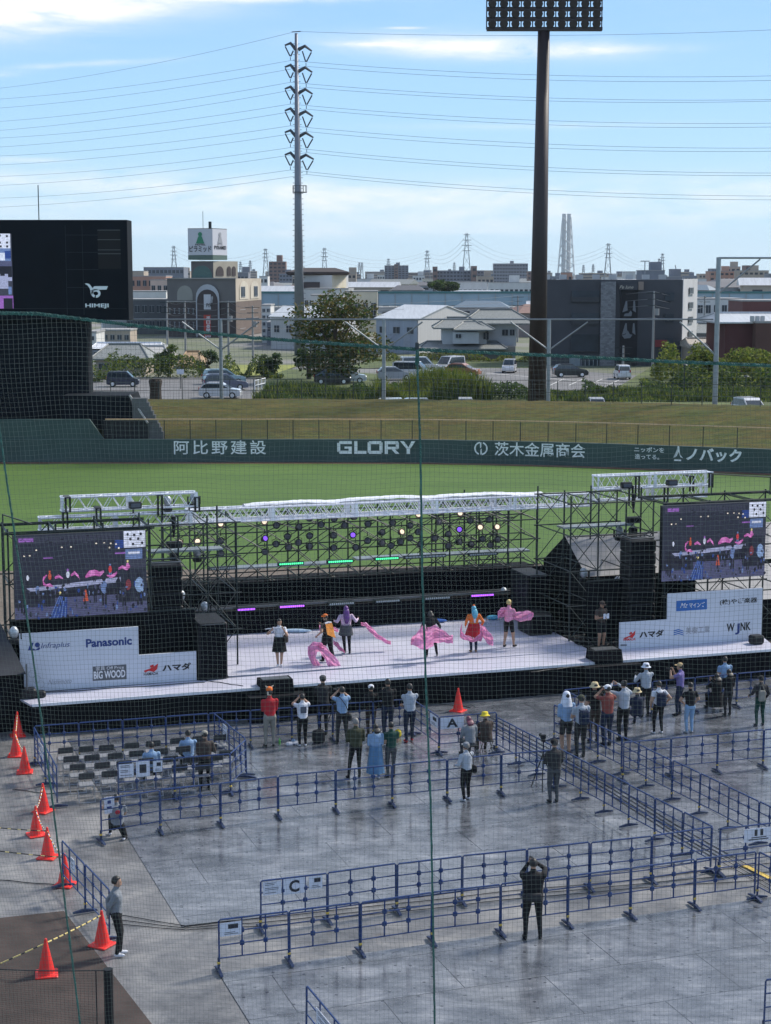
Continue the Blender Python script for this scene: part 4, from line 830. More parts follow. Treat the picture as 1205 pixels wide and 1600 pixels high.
# tents
M_TROOF = M('tent_roof', (.26, .26, .27), .6, var=.12, scale=1.2, bump=.2, bscale=3)
def tent(label, s0, s1, t0, t1, zb, ze, zr, wall=black, roof=M_TROOF):
    th = thing('tent', label, 'tent', S((s0+s1)/2, (t0+t1)/2, zb)); tm = (t0+t1)/2; e = .012
    MB().add([S(s0-e, t0, ze), S(s1, t0, ze), S(s1, tm, zr), S(s0-e, tm, zr), S(s0-e, t1, ze), S(s1, t1, ze)], [(0, 1, 2, 3), (3, 2, 5, 4)]).build('roof', roof, th)
    MB().add([S(s0, t0, zb), S(s0, t1, zb), S(s0, t1, ze-.01), S(s0, tm, zr-.01), S(s0, t0, ze-.01)], [(0, 1, 2, 3, 4)]).build('gable_wall', wall, th)
    MB().add([S(s0, t0+.01, zb), S(s1, t0+.01, zb), S(s1, t0+.01, ze-.01), S(s0, t0+.01, ze-.01)], [(0, 1, 2, 3)]).build('side_wall', wall, th)
    for s_, t in ((s0+.03, t0+.04), (s0+.03, t1-.04), (s1-.03, t0+.04)): MB().tube(S(s_, t, zb), S(s_, t, ze-.02), .025, n=6).build('leg', M('dull_steel', (.16, .17, .18), .4, .7), th)
    return th
tent('black gabled tent with light grey roof right of the stage floor', 20.2, 24.6, 4.6, 8.6, .95, 3.05, 4.25)
tent('grey roofed tent partly hidden below the right screen', 25.0, 29.5, 5.5, 9.5, .0, 1.6, 2.6)
tent('grey roofed tent left behind the left screen', -7, -.8, 6.5, 10.5, .0, 1.9, 3.2)
tent('grey roofed tent right behind the right screen', 28.0, 34, 9.5, 13.5, 0, 2.4, 3.6)
m = MB()
ft = thing('control_tent', 'black tent with sagging walls at the left edge in front of the stage', 'tent', G(0, 1140, 0))
a = G(-160, 1142, 0); b_ = G(40, 1142, 0); X = SU; 
p0 = V((b_.x, b_.y, 0)); 
m = MB(); n = 10; vs = []
for j, z in enumerate((0, .9, 1.75, 1.85)):
    for i in range(n+1): vs.append(p0-X*(i*.4)+SV*(.08*math.sin(i*1.7+j)+(0 if j < 2 else .05*j))+V((0, 0, z)))
m.add(vs, [(j*(n+1)+i, j*(n+1)+i+1, (j+1)*(n+1)+i+1, (j+1)*(n+1)+i) for j in range(3) for i in range(n)]); m.add([p0, p0+SV*3, p0+SV*3+V((0, 0, 1.8)), p0+V((0, 0, 1.8))], [(0, 1, 2, 3)]); m.build('wall', black, ft)
m = MB(); m.add([p0+X*.06-SV*.1+V((0, 0, 1.8)), p0-X*4.2-SV*.1+V((0, 0, 1.8)), p0-X*4.2+SV*1.5+V((0, 0, 3.3)), p0-X*.62+SV*1.5+V((0, 0, 3.3)), p0-X*4.2+SV*3.1+V((0, 0, 1.8)), p0+X*.06+SV*3.1+V((0, 0, 1.8))], [(0, 1, 2, 3), (3, 2, 4, 5), (0, 3, 5)]); m.build('roof', M('dark_canvas', (.03, .033, .042), .7, var=.2), ft)
MB().tube(p0+X*.08-SV*.05, p0+X*.08-SV*.05+V((0, 0, 2.1)), .03, n=6).build('pole', M('dull_steel', (.16, .17, .18), .4, .7), ft)
# small rear barriers (distant, behind the scaffold)
P = [S(2+1.5*i, 16.5, 0.02) for i in range(15)]
for i in range(14): barrier(P[i], P[i+1], 'dark barrier on the infield dirt behind the scaffold wall', 'barriers behind the scaffold wall')
# ================================================================ people
def cloth(name, c, rough=.85): return M('cloth_'+name, c, rough, var=.16, scale=5, bump=.35, bscale=9, spec=.25)
SKIN = M('skin', (.42, .25, .17), .55, var=.06); SKIN2 = M('skin_tan', (.34, .19, .12), .55, var=.06); EYE = M('eye_dark', (.02, .015, .012), .3, var=0); LIP = M('lips', (.38, .12, .10), .5, var=0)
HB = M('hair_black', (.012, .010, .010), .5, var=.2, scale=30, stretch=(1, 1, .2)); HG = M('hair_grey', (.20, .19, .18), .6, var=.25, scale=30)
K = dict(black=cloth('black', (.012, .012, .015)), navy=cloth('navy', (.018, .026, .055)), dark=cloth('dark', (.030, .030, .034)), white=cloth('white', (.62, .64, .70)), grey=cloth('grey', (.20, .22, .25)), lgrey=cloth('light_grey', (.36, .40, .46)),
         lblue=cloth('light_blue', (.22, .34, .52)), denim=cloth('denim', (.09, .20, .36)), jeans=cloth('jeans', (.22, .36, .55)), red=cloth('red', (.42, .025, .035)), khaki=cloth('khaki', (.26, .25, .22)), green=cloth('dark_green', (.015, .055, .045)),
         olive=cloth('olive', (.045, .050, .030)), purple=cloth('purple', (.17, .14, .34)), brown=cloth('brown', (.06, .045, .04)), pink=cloth('pink', (.72, .30, .45)), lilac=cloth('lilac', (.55, .42, .55)), orange=cloth('orange', (.75, .18, .04)), tan=cloth('tan', (.45, .33, .18)),
         straw=cloth('straw', (.55, .46, .28)), dgrey=cloth('dark_grey', (.07, .075, .085)), patt=cloth('patterned_red', (.22, .06, .05)), yellow=cloth('yellow', (.75, .60, .05)), cream=cloth('cream', (.62, .55, .45)), towel=cloth('towel', (.62, .66, .75)), boots=cloth('boot_brown', (.22, .13, .06)))
HP = M('hair_purple', (.12, .04, .20), .5, var=.25, scale=25, stretch=(1, 1, .15)); HT = M('hair_teal', (.10, .38, .52), .5, var=.25, scale=25, stretch=(1, 1, .15)); HY = M('hair_blond', (.60, .46, .18), .55, var=.2, scale=25); HR = M('hair_plum', (.13, .03, .06), .5, var=.2, scale=25)
def ik(a, b_, l1, l2, pole):
    a = V(a); b_ = V(b_); d = b_-a; L_ = min(d.length, (l1+l2)*.995); dn = d.normalized(); b2 = a+dn*L_
    x = (l1*l1-l2*l2+L_*L_)/(2*L_); h = math.sqrt(max(0, l1*l1-x*x)); p = V(pole); p = (p-dn*p.dot(dn)); p = p.normalized() if p.length > 1e-5 else V((0, 0, 1)); return a+dn*x+p*h, b2
def person(label, px=None, py=None, z0=.02, top=None, h=None, face=None, shirt='black', sleeve=1.0, pants='black', short=False, shoe='black', skin=SKIN, hair=HB, hairs='short', hipz=.955, lean=0.0, hl=(-.25, .02, .84), hr=(.25, .02, .84),
           fl=(-.10, .0), fr=(.10, .0), head=(0, 0), skirt=None, hat=None, bag=None, wide=1.0, loc=None, epl=None, epr=None, group=None, baggy=1.14, extra=None, fz=(0, 0), jacket=0.0, roll=0.0):
    p = loc or G(px, py, z0)
    if h is None:      # height from the image
        q = at(px, top, p.y); h = (q.z-p.z)/1.0
        h = max(1.5, min(1.84, h)) if hipz > .8 else 1.66
    k = h/1.78; rz = SA if face is None else face
    T_ = Matrix.Rotation(R(-lean), 3, 'X')      # torso lean (positive = forward)
    hip = V((0, -.02 if hipz > .8 else 0, hipz)); up = lambda v: hip+T_@V(v)
    ch, sh, nk = up((0, 0, .33)), up((0, 0, .50)), up((0, .01, .57)); hc = up((0, .025, .70))
    HPm = T_@Matrix.Rotation(R(head[1]), 3, 'Z')@Matrix.Rotation(R(-head[0]), 3, 'X')
    hd = lambda v: nk+(hc-nk)*0+HPm@(V((0, .018, .115))+V(v))
    prim = []      # (a, b, ra, rb, ax(x radius factor,y factor), tag)
    def P(tagn, a, b_, ra, rb, fx=1.0, fy=1.0): prim.append((V(a), V(b_), ra, rb, fx, fy, tagn))
    mb = MB()
    def limb(tagn, a, b_, ra, rb): P(tagn, a, b_, ra, rb); mb.tube(a, b_, ra, rb, n=10); mb.ell(a, (ra,)*3, 8, 6); mb.ell(b_, (rb,)*3, 8, 6)
    # torso loft
    w_ = wide*1.07
    rings = [((0, 0, -.09), .158*w_, .118), ((0, 0, 0), .172*w_, .132), ((0, 0, .12), .160*w_, .122), ((0, .005, .22), .166*w_, .128), ((0, .01, .34), .184*w_, .134), ((0, .0, .44), .190*w_, .120), ((0, -.005, .50), .155*w_, .092), ((0, 0, .54), .075, .062), ((0, .008, .62), .052, .055)]
    X_, Y_, Z_ = T_@V((1, 0, 0)), T_@V((0, 1, 0)), T_@V((0, 0, 1)); vs = []; n = 14
    jk = 1+.10*jacket
    for (c, rx, ry) in rings:
        c = up(c); f = jk if rx > .1 else 1; vs += [c+X_*(rx*f*math.cos(2*PI*i/n))+Y_*(ry*f*math.sin(2*PI*i/n)) for i in range(n)]
    fs = [(r_*n+i, r_*n+(i+1) % n, (r_+1)*n+(i+1) % n, (r_+1)*n+i) for r_ in range(len(rings)-1) for i in range(n)]+[tuple(range(n-1, -1, -1)), tuple((len(rings)-1)*n+i for i in range(n))]
    mb.add(vs, fs); P('pelvis', up((0, 0, -.08)), up((0, 0, .01)), .13, .13); P('torso', up((0, 0, .07)), up((0, 0, .49)), .14, .13); P('neck', up((0, .01, .56)), up((0, .015, .64)), .05, .05)
    # head
    hx = (HPm@V((1, 0, 0)), HPm@V((0, 1, 0)), HPm@V((0, 0, 1)))
    mb.ell(hd((0, -.005, .035)), (.077, .096, .105), 12, 9, hx); mb.ell(hd((0, .035, -.045)), (.055, .060, .060), 10, 7, hx); mb.ell(hd((0, .098, -.008)), (.013, .018, .024), 6, 5, hx); mb.ell(hd((0, -.01, -.03)), (.06, .065, .06), 8, 6, hx)
    for sx in (-1, 1): mb.ell(hd((.078*sx, -.005, -.002)), (.012, .020, .030), 6, 5, hx)
    P('head', hd((0, 0, .03)), hd((0, .02, -.03)), .09, .07)
    # legs
    feet = []
    for sx, f, fzz in ((-1, fl, fz[0]), (1, fr, fz[1])):
        hj = hip+V((.090*sx*w_, 0, -.03)); an = V((f[0], f[1], .085+fzz)); kn, an = ik(hj, an, .43, .42, (.12*sx, 1, .1))
        b = baggy; limb('thigh', hj, kn, .092*b, .060*b); limb('shin', kn, an, .058*b, .040*(b if not short else 1)); fd = V((.16*sx+ (f[2] if len(f) > 2 else 0), 1, 0)).normalized(); sd_ = V((fd.y, -fd.x, 0))
        c = an+fd*.055+V((0, 0, -.045)); mb.ell(c, (.046, .135, .042), 10, 7, (sd_, fd, V((0, 0, 1)))); P('shoe', an-fd*.03+V((0, 0, -.05)), an+fd*.14+V((0, 0, -.05)), .05, .045)
    # arms
    hands = []
    for sx, hh, ep in ((-1, hl, epl), (1, hr, epr)):
        sj = up((.185*sx*w_, 0, .455)); el_, wr = ik(sj, V(hh), .285, .255, ep or (.5*sx, -.6, -.6)); sb = 1.28 if sleeve > .2 else 1.05
        limb('upper', sj, el_, .056*sb, .043*sb); limb('fore', el_, wr, .042*(1.25 if sleeve >= 1 else 1.05), .030*(1.25 if sleeve >= 1 else 1.05))
        d = (wr-el_).normalized(); hands.append((wr, d, sx)); c = wr+d*.045; s2 = d.cross(V((0, 0, 1))); s2 = s2.normalized() if s2.length > .1 else V((0, 1, 0)); mb.ell(c, (.017, .038, .052), 8, 6, (s2, d.cross(s2), d)); P('hand', wr+d*.015, wr+d*.09, .03, .03)
    me = bpy.data.meshes.new('b'); me.from_pydata([tuple(v) for v in mb.v], [], mb.f); o = bpy.data.objects.new('b', me); COL.objects.link(o)
    md = o.modifiers.new('r', 'REMESH'); md.mode = 'VOXEL'; md.voxel_size = .017; md.use_smooth_shade = True
    ms = o.modifiers.new('s', 'SMOOTH'); ms.iterations = 3; ms.factor = .5
    dg = bpy.context.evaluated_depsgraph_get(); me2 = bpy.data.meshes.new_from_object(o.evaluated_get(dg)); bpy.data.objects.remove(o); bpy.data.meshes.remove(me)
    nv = len(me2.vertices); co = np.zeros(nv*3); me2.vertices.foreach_get('co', co); co = co.reshape(-1, 3); npf = len(me2.polygons)
    fc = np.zeros(npf*3); me2.polygons.foreach_get('center', fc); fc = fc.reshape(-1, 3); best = np.full(npf, 1e9); idx = np.zeros(npf, int); tt = np.zeros(npf)
    for i, (a, b_, ra, rb, fx, fy, tg) in enumerate(prim):
        a_ = np.array(a); d = np.array(b_)-a_; t = np.clip(((fc-a_)@d)/(d@d), 0, 1); dd = np.linalg.norm(fc-(a_+t[:, None]*d), axis=1)-(ra+(rb-ra)*t); m_ = dd < best; best[m_] = dd[m_]; idx[m_] = i; tt[m_] = t[m_]
    mats = [skin, K[shirt] if isinstance(shirt, str) else shirt, K[pants] if isinstance(pants, str) else pants, K[shoe] if isinstance(shoe, str) else shoe, EYE, LIP]; mi = np.zeros(npf, int)
    for i, pr in enumerate(prim):
        s_ = idx == i; tg = pr[6]
        if tg == 'torso': mi[s_] = 1
        elif tg == 'pelvis': mi[s_] = 2
        elif tg in ('thigh',): mi[s_] = np.where((tt[s_] > .82) & short, 0, 2)
        elif tg == 'shin': mi[s_] = 0 if short else 2
        elif tg == 'shoe': mi[s_] = 3
        elif tg == 'upper': mi[s_] = np.where(tt[s_] < (sleeve*2 if sleeve < .5 else 2), 1, 0)
        elif tg == 'fore': mi[s_] = 1 if sleeve >= 1 else 0
    # cloth folds: small displacement on clothed verts
    vm = MB(); vm.v = [tuple(c) for c in co]; vm.f = [tuple(p_.vertices) for p_ in me2.polygons]; vm.m = [int(x) for x in mi]; vm.ms = mats; bpy.data.meshes.remove(me2)
    # fingers, eyes, mouth join the same mesh
    vm.cur = 0
    for wr, d, sx in hands:
        s2 = d.cross(V((0, 0, 1))); s2 = s2.normalized() if s2.length > .1 else V((0, 1, 0)); y2 = d.cross(s2); base = wr+d*.082; curl_ = s2*(-sx if abs(s2.x) > .3 else 1)
        for j in range(4):
            ln = (.060, .070, .066, .052)[j]; b0 = base+y2*(.028-.0187*j)-d*.008; b1 = b0+d*ln*.55+curl_*.008; b2 = b1+d*ln*.38+curl_*.022; vm.path([b0, b1, b2], [.0090, .0082, .0062], 5)
        b0 = wr+d*.03+y2*.03; vm.path([b0, b0+y2*.022+d*.026, b0+y2*.026+d*.052+curl_*.01], [.011, .010, .008], 5)
    vm.cur = 4
    for sx in (-1, 1): vm.ell(hd((.032*sx, .083, .018)), (.012, .008, .007), 6, 5, hx)
    vm.cur = 5; vm.ell(hd((0, .090, -.052)), (.022, .008, .006), 6, 5, hx)
    root = thing('person', label, 'person', p, rz, group); root.scale = (k, k, k)
    vm.build('body', None, root, world=False, smooth=True)
    # hair
    def cap(scale=(1, 1, 1), low=-.02, m=HB, name='hair', front=.045, n=14, kk=9):
        hm = MB(); prof = []; vs = []
        for j in range(kk+1):
            for i in range(n):
                a = 2*PI*i/n; th_ = PI*.62*j/kk; x = math.sin(th_)*math.cos(a); y = math.sin(th_)*math.sin(a); z = math.cos(th_)
                if y > .35 and z < .45: y_ = y*.86; x_ = x*.93; z = max(z, .42)
                else: y_, x_ = y, x
                vs.append(hd((x_*.090*scale[0], -.012+y_*.108*scale[1]-.006, .035+z*.118*scale[2]+random.uniform(-.003, .003))))
        hm.add(vs, [(j*n+i, j*n+(i+1) % n, (j+1)*n+(i+1) % n, (j+1)*n+i) for j in range(kk) for i in range(n)]); return hm.build(name, m, root, world=False, smooth=True)
    if hairs: cap(m=hair, scale=(1, 1, 1))
    if hairs in ('long', 'mid', 'verylong'):
        ln = {'mid': .16, 'long': .34, 'verylong': .52}[hairs]; hm = MB(); vs = []; n = 12; rr = 8
        for j in range(rr+1):
            t = j/rr; q = hd((0, -.075, .03)); q = q+V((0, -.12*min(1, t*1.6)**.8, 0))+V((0, 0, -ln*t)); wx = .090+.035*math.sin(t*PI)-.035*t*t; wy = .045-.02*t
            vs += [q+V((wx*math.cos(2*PI*i/n), wy*math.sin(2*PI*i/n), 0)) for i in range(n)]
        hm.add(vs, [(j*n+i, j*n+(i+1) % n, (j+1)*n+(i+1) % n, (j+1)*n+i) for j in range(rr) for i in range(n)]+[tuple(range(n-1, -1, -1)), tuple(rr*n+i for i in range(n))]); hm.build('hair_length', hair, root, world=False, smooth=True)
    if hairs == 'bun': MB().ell(hd((0, -.10, .12)), (.05, .05, .05), 9, 7).build('hair_bun', hair, root, world=False, smooth=True)
    hup = (hx[0], hx[1], hx[2])
    if hat:
        kind, hm_ = hat
        if kind == 'bucket': MB().lathe(hd((0, -.005, .055)), [(.165, -.045), (.16, -.04), (.108, 0), (.10, .055), (.085, .085), (.03, .095)], 16, hup).build('hat', K[hm_], root, world=False, smooth=True)
        if kind == 'cap':
            m = MB(); m.lathe(hd((0, -.008, .045)), [(.102, 0), (.102, .03), (.090, .075), (.05, .105), (.01, .112)], 14, hup); c = hd((0, .13, .055)); m.prism([c+hx[0]*x+hx[1]*y for x, y in ((-.075, -.05), (.075, -.05), (.065, .02), (.03, .05), (-.03, .05), (-.065, .02))], hx[2]*.012); m.build('cap', K[hm_], root, world=False, smooth=False)
        if kind == 'towel':
            m = MB(); vs = []; n = 12
            for j in range(9):
                t = j/8
                for i in range(n+1):
                    a = PI*.02+PI*1.0*i/n; 
                    if t < .45: th_ = t/.45*PI/2; r_ = .112*math.sin(th_)+.01; zz = .055+.125*math.cos(th_)
                    else: u_ = (t-.45)/.55; r_ = .122+.07*u_; zz = .055-.30*u_
                    vs.append(hd((r_*math.cos(a)*.95, -r_*math.sin(a)*1.0+.01, zz)))
            m.add(vs, [(j*(n+1)+i, j*(n+1)+i+1, (j+1)*(n+1)+i+1, (j+1)*(n+1)+i) for j in range(8) for i in range(n)]); m.build('head_towel', K[hm_], root, world=False, smooth=True)
        if kind == 'bird':
            m = MB(); m.ell(hd((0, 0, .12)), (.10, .11, .09), 12, 8, hup); m.build('hat', K['orange'] if hm_ == 'orange' else K[hm_], root, world=False, smooth=True); m = MB(); m.lathe(hd((.0, .09, .11)), [(.035, 0), (.03, .03), (.01, .08)], 8, (hx[0], -hx[2], hx[1])); m.build('beak', K['yellow'], root, world=False)
            for sx in (-1, 1): MB().prism([hd((.07*sx, 0, .13)), hd((.13*sx, -.02, .24)), hd((.03*sx, -.02, .20))], hx[1]*.02).build('hat_ear', K['cream'], root, world=False)
            MB().box(hd((-.04, -.09, .02)), (.10, .03, .10), ax=hx).build('hat_flap', K['cream'], root, world=False)
    if skirt:
        sm, ztop, zbot, r0, r1 = skirt; m = MB(); vs = []; n = 26; rr = 6
        for j in range(rr+1):
            t = j/rr; z = ztop+(zbot-ztop)*t; r_ = r0+(r1-r0)*t
            for i in range(n): a = 2*PI*i/n; w2 = 1+(.07*t*math.sin(a*7)); vs.append(V((r_*w2*math.cos(a), hip.y+r_*.82*w2*math.sin(a), z)))
        m.add(vs, [(j*n+i, j*n+(i+1) % n, (j+1)*n+(i+1) % n, (j+1)*n+i) for j in range(rr) for i in range(n)]); m.build('skirt', K[sm], root, world=False, smooth=True)
    if extra: extra(root, up, hd, hip, hands, T_)
    root['k'] = 1; del root['k']
    return root, k, rz, up, hands, hd
def wpt(P_, v): root, k, rz = P_[0], P_[1], P_[2]; return root.location+Matrix.Rotation(rz, 3, 'Z')@(V(v)*k)
def held(P_, kind, label, off=(0, .03, .04), i=0, size=None):
    """an item in the person's hands, standing on its own as a thing"""
    root, k, rz, up, hands, hd = P_; c = (hands[0][0]+hands[1][0])/2 if i == 2 else hands[i][0]+hands[i][1]*.07; c = c+V(off); w_ = wpt(P_, c)
    if kind == 'phone': th = thing('smartphone', label, 'phone', w_, rz); MB().bbox((0, 0, 0), (.155, .012, .078), .006).build('case', blackpaint, th, world=False); MB().box((0, -.008, 0), (.140, .003, .066)).build('display', M('phone_screen', (.10, .12, .18), .2, var=0, emit=.4), th, world=False)
    if kind == 'camera': th = thing('camera', label, 'camera', w_, rz); MB().bbox((0, 0, 0), (.14, .07, .10), .012).build('camera_body', blackpaint, th, world=False); MB().tube((0, .03, 0), (0, .17, 0), .038, .045, 12).build('lens', blackpaint, th, world=False); MB().bbox((0, 0, .06), (.05, .05, .035), .01).build('viewfinder', blackpaint, th, world=False)
    return th
def backpack(P_, mat, label, s=1.0):
    root, k, rz, up = P_[:4]; th = thing('backpack', label, 'backpack', wpt(P_, up((0, -.20, .24))), rz); MB().bbox((0, 0, 0), (.30*s, .17*s, .42*s), .05).build('bag', K[mat], th, world=False); MB().bbox((0, -.10*s, -.08*s), (.22*s, .05, .20*s), .03).build('pocket', K[mat], th, world=False)
    m = MB()
    for sx in (-1, 1): m.path([(.10*sx, .05, .19), (.115*sx, .13, .22), (.12*sx, .22, .19)], .018, 5)
    m.build('strap', K[mat], th, world=False); return th
def shoulderbag(P_, side, mat, label, z=.82, y=-.06):
    th = thing('shoulder_bag', label, 'bag', wpt(P_, (.22*side, y, z)), P_[2]); MB().bbox((0, 0, 0), (.10, .24, .20), .03).build('bag', K[mat], th, world=False); MB().path([(-.03*side, -.06, .08), (-.14*side, -.13, .38), (-.30*side, -.10, .62), (-.36*side, .02, .66)], .012, 5).build('strap', K[mat], th, world=False); return th
UPH = dict(hl=(-.075, .26, 1.58), hr=(.075, .26, 1.58))      # both hands at eye level
FOLD = dict(hl=(.10, .20, 1.12), hr=(-.10, .22, 1.10))
# --- left group along the stage
p = person('person in a red long sleeved top and khaki trousers with orange animal hat', 422, 1167, top=1076, shirt='red', pants='khaki', hat=('bird', 'orange'), hl=(-.07, .25, 1.05), hr=(.07, .25, 1.08), fl=(-.12, .02), fr=(.12, 0), baggy=1.15)
m = MB(); m.lathe(G(437, 1164), [(.03, 0), (.032, .14), (.014, .17), (.014, .2)], 8); tag(m.build('drink_bottle', M('green_bottle', (.10, .42, .08), .3)), 'small green bottle on the ground beside the khaki trousers', 'bottle')
def backprint(root, up, hd, hip, hands, T_):
    m = MB(); m.prism([up((-.10, -.128, .20)), up((.10, -.128, .20)), up((.10, -.124, .42)), up((-.10, -.124, .42))], V((0, .006, 0))); m.build('shirt_print', cloth('print', (.10, .11, .14)), root, world=False)
p = person('person in a white T-shirt with dark square print on the back holding up a phone', 473, 1166, top=1084, shirt='white', sleeve=.25, pants='black', shoe='white', extra=backprint, **UPH); held(p, 'phone', 'phone held up by the person with the printed white T-shirt', i=2)
p = person('person in black with cap filming close to the stage front', 505, 1148, top=1046, shirt='dark', pants='black', hat=('cap', 'dgrey'), hl=(-.05, .30, 1.35), hr=(.10, .32, 1.30)); held(p, 'camera', 'video camera of the black clad operator by the stage front', i=2)
m = MB()
def tripod(px, py, hgt, label):
    b = G(px, py, .02); th = thing('tripod', label, 'tripod', b)
    for i in range(3): a = i*2*PI/3+.4; MB().tube(b+V((.36*math.cos(a), .36*math.sin(a), 0)), b+V((0, 0, hgt*.72)), .014, .018, 6).build('leg', blackpaint, th)
    MB().tube(b+V((0, 0, hgt*.45)), b+V((0, 0, hgt)), .016, n=6).build('column', blackpaint, th); MB().bbox(b+V((0, 0, hgt)), (.12, .14, .07), .02, SA).build('head', blackpaint, th); return th
tripod(524, 1140, 1.25, 'black tripod beside the camera operator at the stage front')
p = person('person in a light blue shirt and dark trousers holding a camera at eye level', 535, 1161, top=1073, shirt='lblue', sleeve=.3, pants='dark', baggy=1.2, fl=(-.16, -.02), fr=(.16, .03), **UPH); held(p, 'camera', 'camera held up by the light blue shirt', i=2); shoulderbag(p, 1, 'dark', 'dark shoulder bag of the person in the light blue shirt')
person('person with white sleeves under a black vest and a white cap', 580, 1150, top=1070, shirt='black', sleeve=1, pants='brown', hat=('cap', 'white'), hl=(-.20, .18, 1.15), hr=(.22, .1, 1.0)) 
p = person('tall person in plain black with hands up', 606, 1154, top=1060, shirt='black', pants='navy', hl=(-.1, .25, 1.35), hr=(.1, .25, 1.35)); held(p, 'camera', 'camera held by the tall person in plain black', i=2)
person('person in a pale blue grey shirt and navy trousers with folded arms', 640, 1160, top=1068, shirt='lgrey', pants='navy', shoe='red', baggy=1.12, fl=(-.09, 0), fr=(.12, .12), **FOLD)
p = person('grey haired person in an olive coat with black trousers', 556, 1216, top=1122, shirt='olive', jacket=1, pants='black', hair=HG, hl=(-.10, .22, 1.15), hr=(.10, .2, 1.1), fl=(-.22, -.02), fr=(.12, .02), baggy=1.05)
person('person with a light blue blouse and long blue skirt with black hair', 587, 1217, top=1131, shirt='lblue', pants='denim', hairs='mid', skirt=('denim', 1.10, .22, .195, .29), hl=(-.08, .22, 1.12), hr=(.08, .22, 1.1), shoe='white')
p = person('person in a dark green top beside the blue skirt', 611, 1214, top=1128, shirt='green', sleeve=.3, pants='dgrey', hl=(-.08, .22, 1.2), hr=(.08, .22, 1.2)); held(p, 'phone', 'phone of the person in the dark green top', i=2)
p = person('person with grey cap and grey top leaning on the middle barrier row', 728, 1251, top=1160, shirt='lgrey', pants='black', shoe='white', hat=('cap', 'grey'), hairs='short', hair=HG, hl=(-.24, .22, 1.08), hr=(-.02, .24, 1.08), face=SA+.35, fl=(-.08, -.02), fr=(.16, .06)); shoulderbag(p, 1, 'black', 'black shoulder bag of the person leaning on the barrier', z=.95, y=-.08)
def sitter(label, px, py, top, **k):
    return person(label, px, py, h=k.pop('h', 1.66), hipz=.47, fl=(-.13, .42), fr=(.13, .42), **k)
sitter('seated person with plum coloured hair and grey top by the letter A barrier', 735, 1184, 1132, shirt='grey', pants='dgrey', hair=HR, hairs='mid', lean=12, hl=(-.1, .35, .75), hr=(.1, .35, .75))
sitter('seated person with yellow bandana in a dark jacket', 760, 1176, 1123, shirt='brown', jacket=1.2, pants='brown', hat=('towel', 'yellow') if 0 else ('bucket', 'yellow'), hairs=None, lean=10, hl=(-.1, .38, .8), hr=(.1, .38, .8))
def stool(px, py, label):
    b = G(px, py, .02); th = thing('folding_stool', label, 'stool', b, SA); MB().bbox((0, 0, .37), (.36, .32, .03), .01).build('seat', K['dark'], th, world=False)
    for sx in (-1, 1): MB().tube((.15*sx, -.14, 0), (.15*sx, .14, .36), .011, n=5).build('leg', darksteel, th, world=False); MB().tube((.15*sx, .14, 0), (.15*sx, -.14, .36), .011, n=5).build('leg', darksteel, th, world=False)
stool(735, 1184, 'folding stool under the person with plum hair'); stool(760, 1176, 'folding stool under the person with the yellow bandana')
p = person('person in a dark jacket and grey trousers with cap standing behind a tripod', 865, 1254, top=1155, shirt='dark', jacket=1, pants='dgrey', baggy=1.15, hat=('cap', 'black'), hl=(-.14, .28, 1.1), hr=(.1, .25, 1.15)); tripod(848, 1232, 1.35, 'black tripod in front of the dark jacket photographer'); c = G(848, 1232, .02)
th = thing('camera', 'camera mounted on the tripod at the middle row', 'camera', c+V((0, 0, 1.45)), SA); MB().bbox((0, 0, 0), (.15, .08, .11), .012).build('camera_body', blackpaint, th, world=False); MB().tube((0, .03, 0), (0, .2, 0), .04, .05, 12).build('lens', blackpaint, th, world=False)
p = person('person all in black with raised hands in front of the nearest barrier row', 832, 1468, top=1341, shirt='black', jacket=.8, pants='black', face=SA-.25, hl=(-.07, .22, 1.60), hr=(.09, .22, 1.61), fl=(-.15, 0), fr=(.17, .03), hairs='short', wide=1.12, epr=(.9, .1, -.7), epl=(-.6, 0, -1)); held(p, 'camera', 'camera in the raised hands of the person all in black', i=2)
th = thing('waist_bag', 'dark waist bag on the back of the person all in black', 'bag', wpt(p, (0, -.2, 1.0)), p[2]); MB().bbox((0, 0, 0), (.34, .12, .16), .03).build('bag', K['dark'], th, world=False); MB().bbox((-.19, .06, -.02), (.09, .18, .14), .03).build('pouch', K['dark'], th, world=False)
person('guard in a grey T-shirt with hands behind his back facing right', 185, 1493, top=1369, shirt='grey', sleeve=1, pants='black', shoe='white', face=-R(80), hl=(-.03, -.20, .98), hr=(.04, -.21, .96), epl=(-.6, -.8, 0), epr=(.6, -.8, 0), fl=(-.08, .04), fr=(.08, -.03), wide=.98)
# kneeling helper
def redmark(root, up, hd, hip, hands, T_):
    m = MB(); m.ell(up((0, -.125, .36)), (.07, .012, .06), 9, 6); m.build('shirt_print', cloth('redprint', (.40, .03, .05)), root, world=False)
person('kneeling helper in a grey T-shirt with red mark on the back', 184, 1308, h=1.66, hipz=.33, shirt='grey', sleeve=.3, pants='black', shoe='white', lean=8, fl=(-.16, .22), fr=(.12, -.30), extra=redmark, hl=(-.16, .3, .95), hr=(.1, .35, .75), epl=(-.5, 0, -.6))
b = at(171, 1258, G(184, 1308).y-.15); sg = thing('paper_sheet', 'white notice held up beside the kneeling helper', 'notice', b); MB().box(b, (.26, .01, .42), SA+.2).build('sheet', PAPER, sg); m = MB(); m.box(b+V((0, -.012, .08)), (.09, .003, .08), SA+.2); m.box(b+V((0, -.012, -.06)), (.12, .003, .06), SA+.2); m.build('print', C_NAVY, sg)
person('person in dark clothes and brown cap standing inside the chair block', 321, 1235, top=1142, shirt='brown', jacket=1, pants='black', hat=('cap', 'khaki'), hl=(-.05, .22, 1.1), hr=(.2, .25, 1.15), fl=(-.13, 0), fr=(.12, .04))
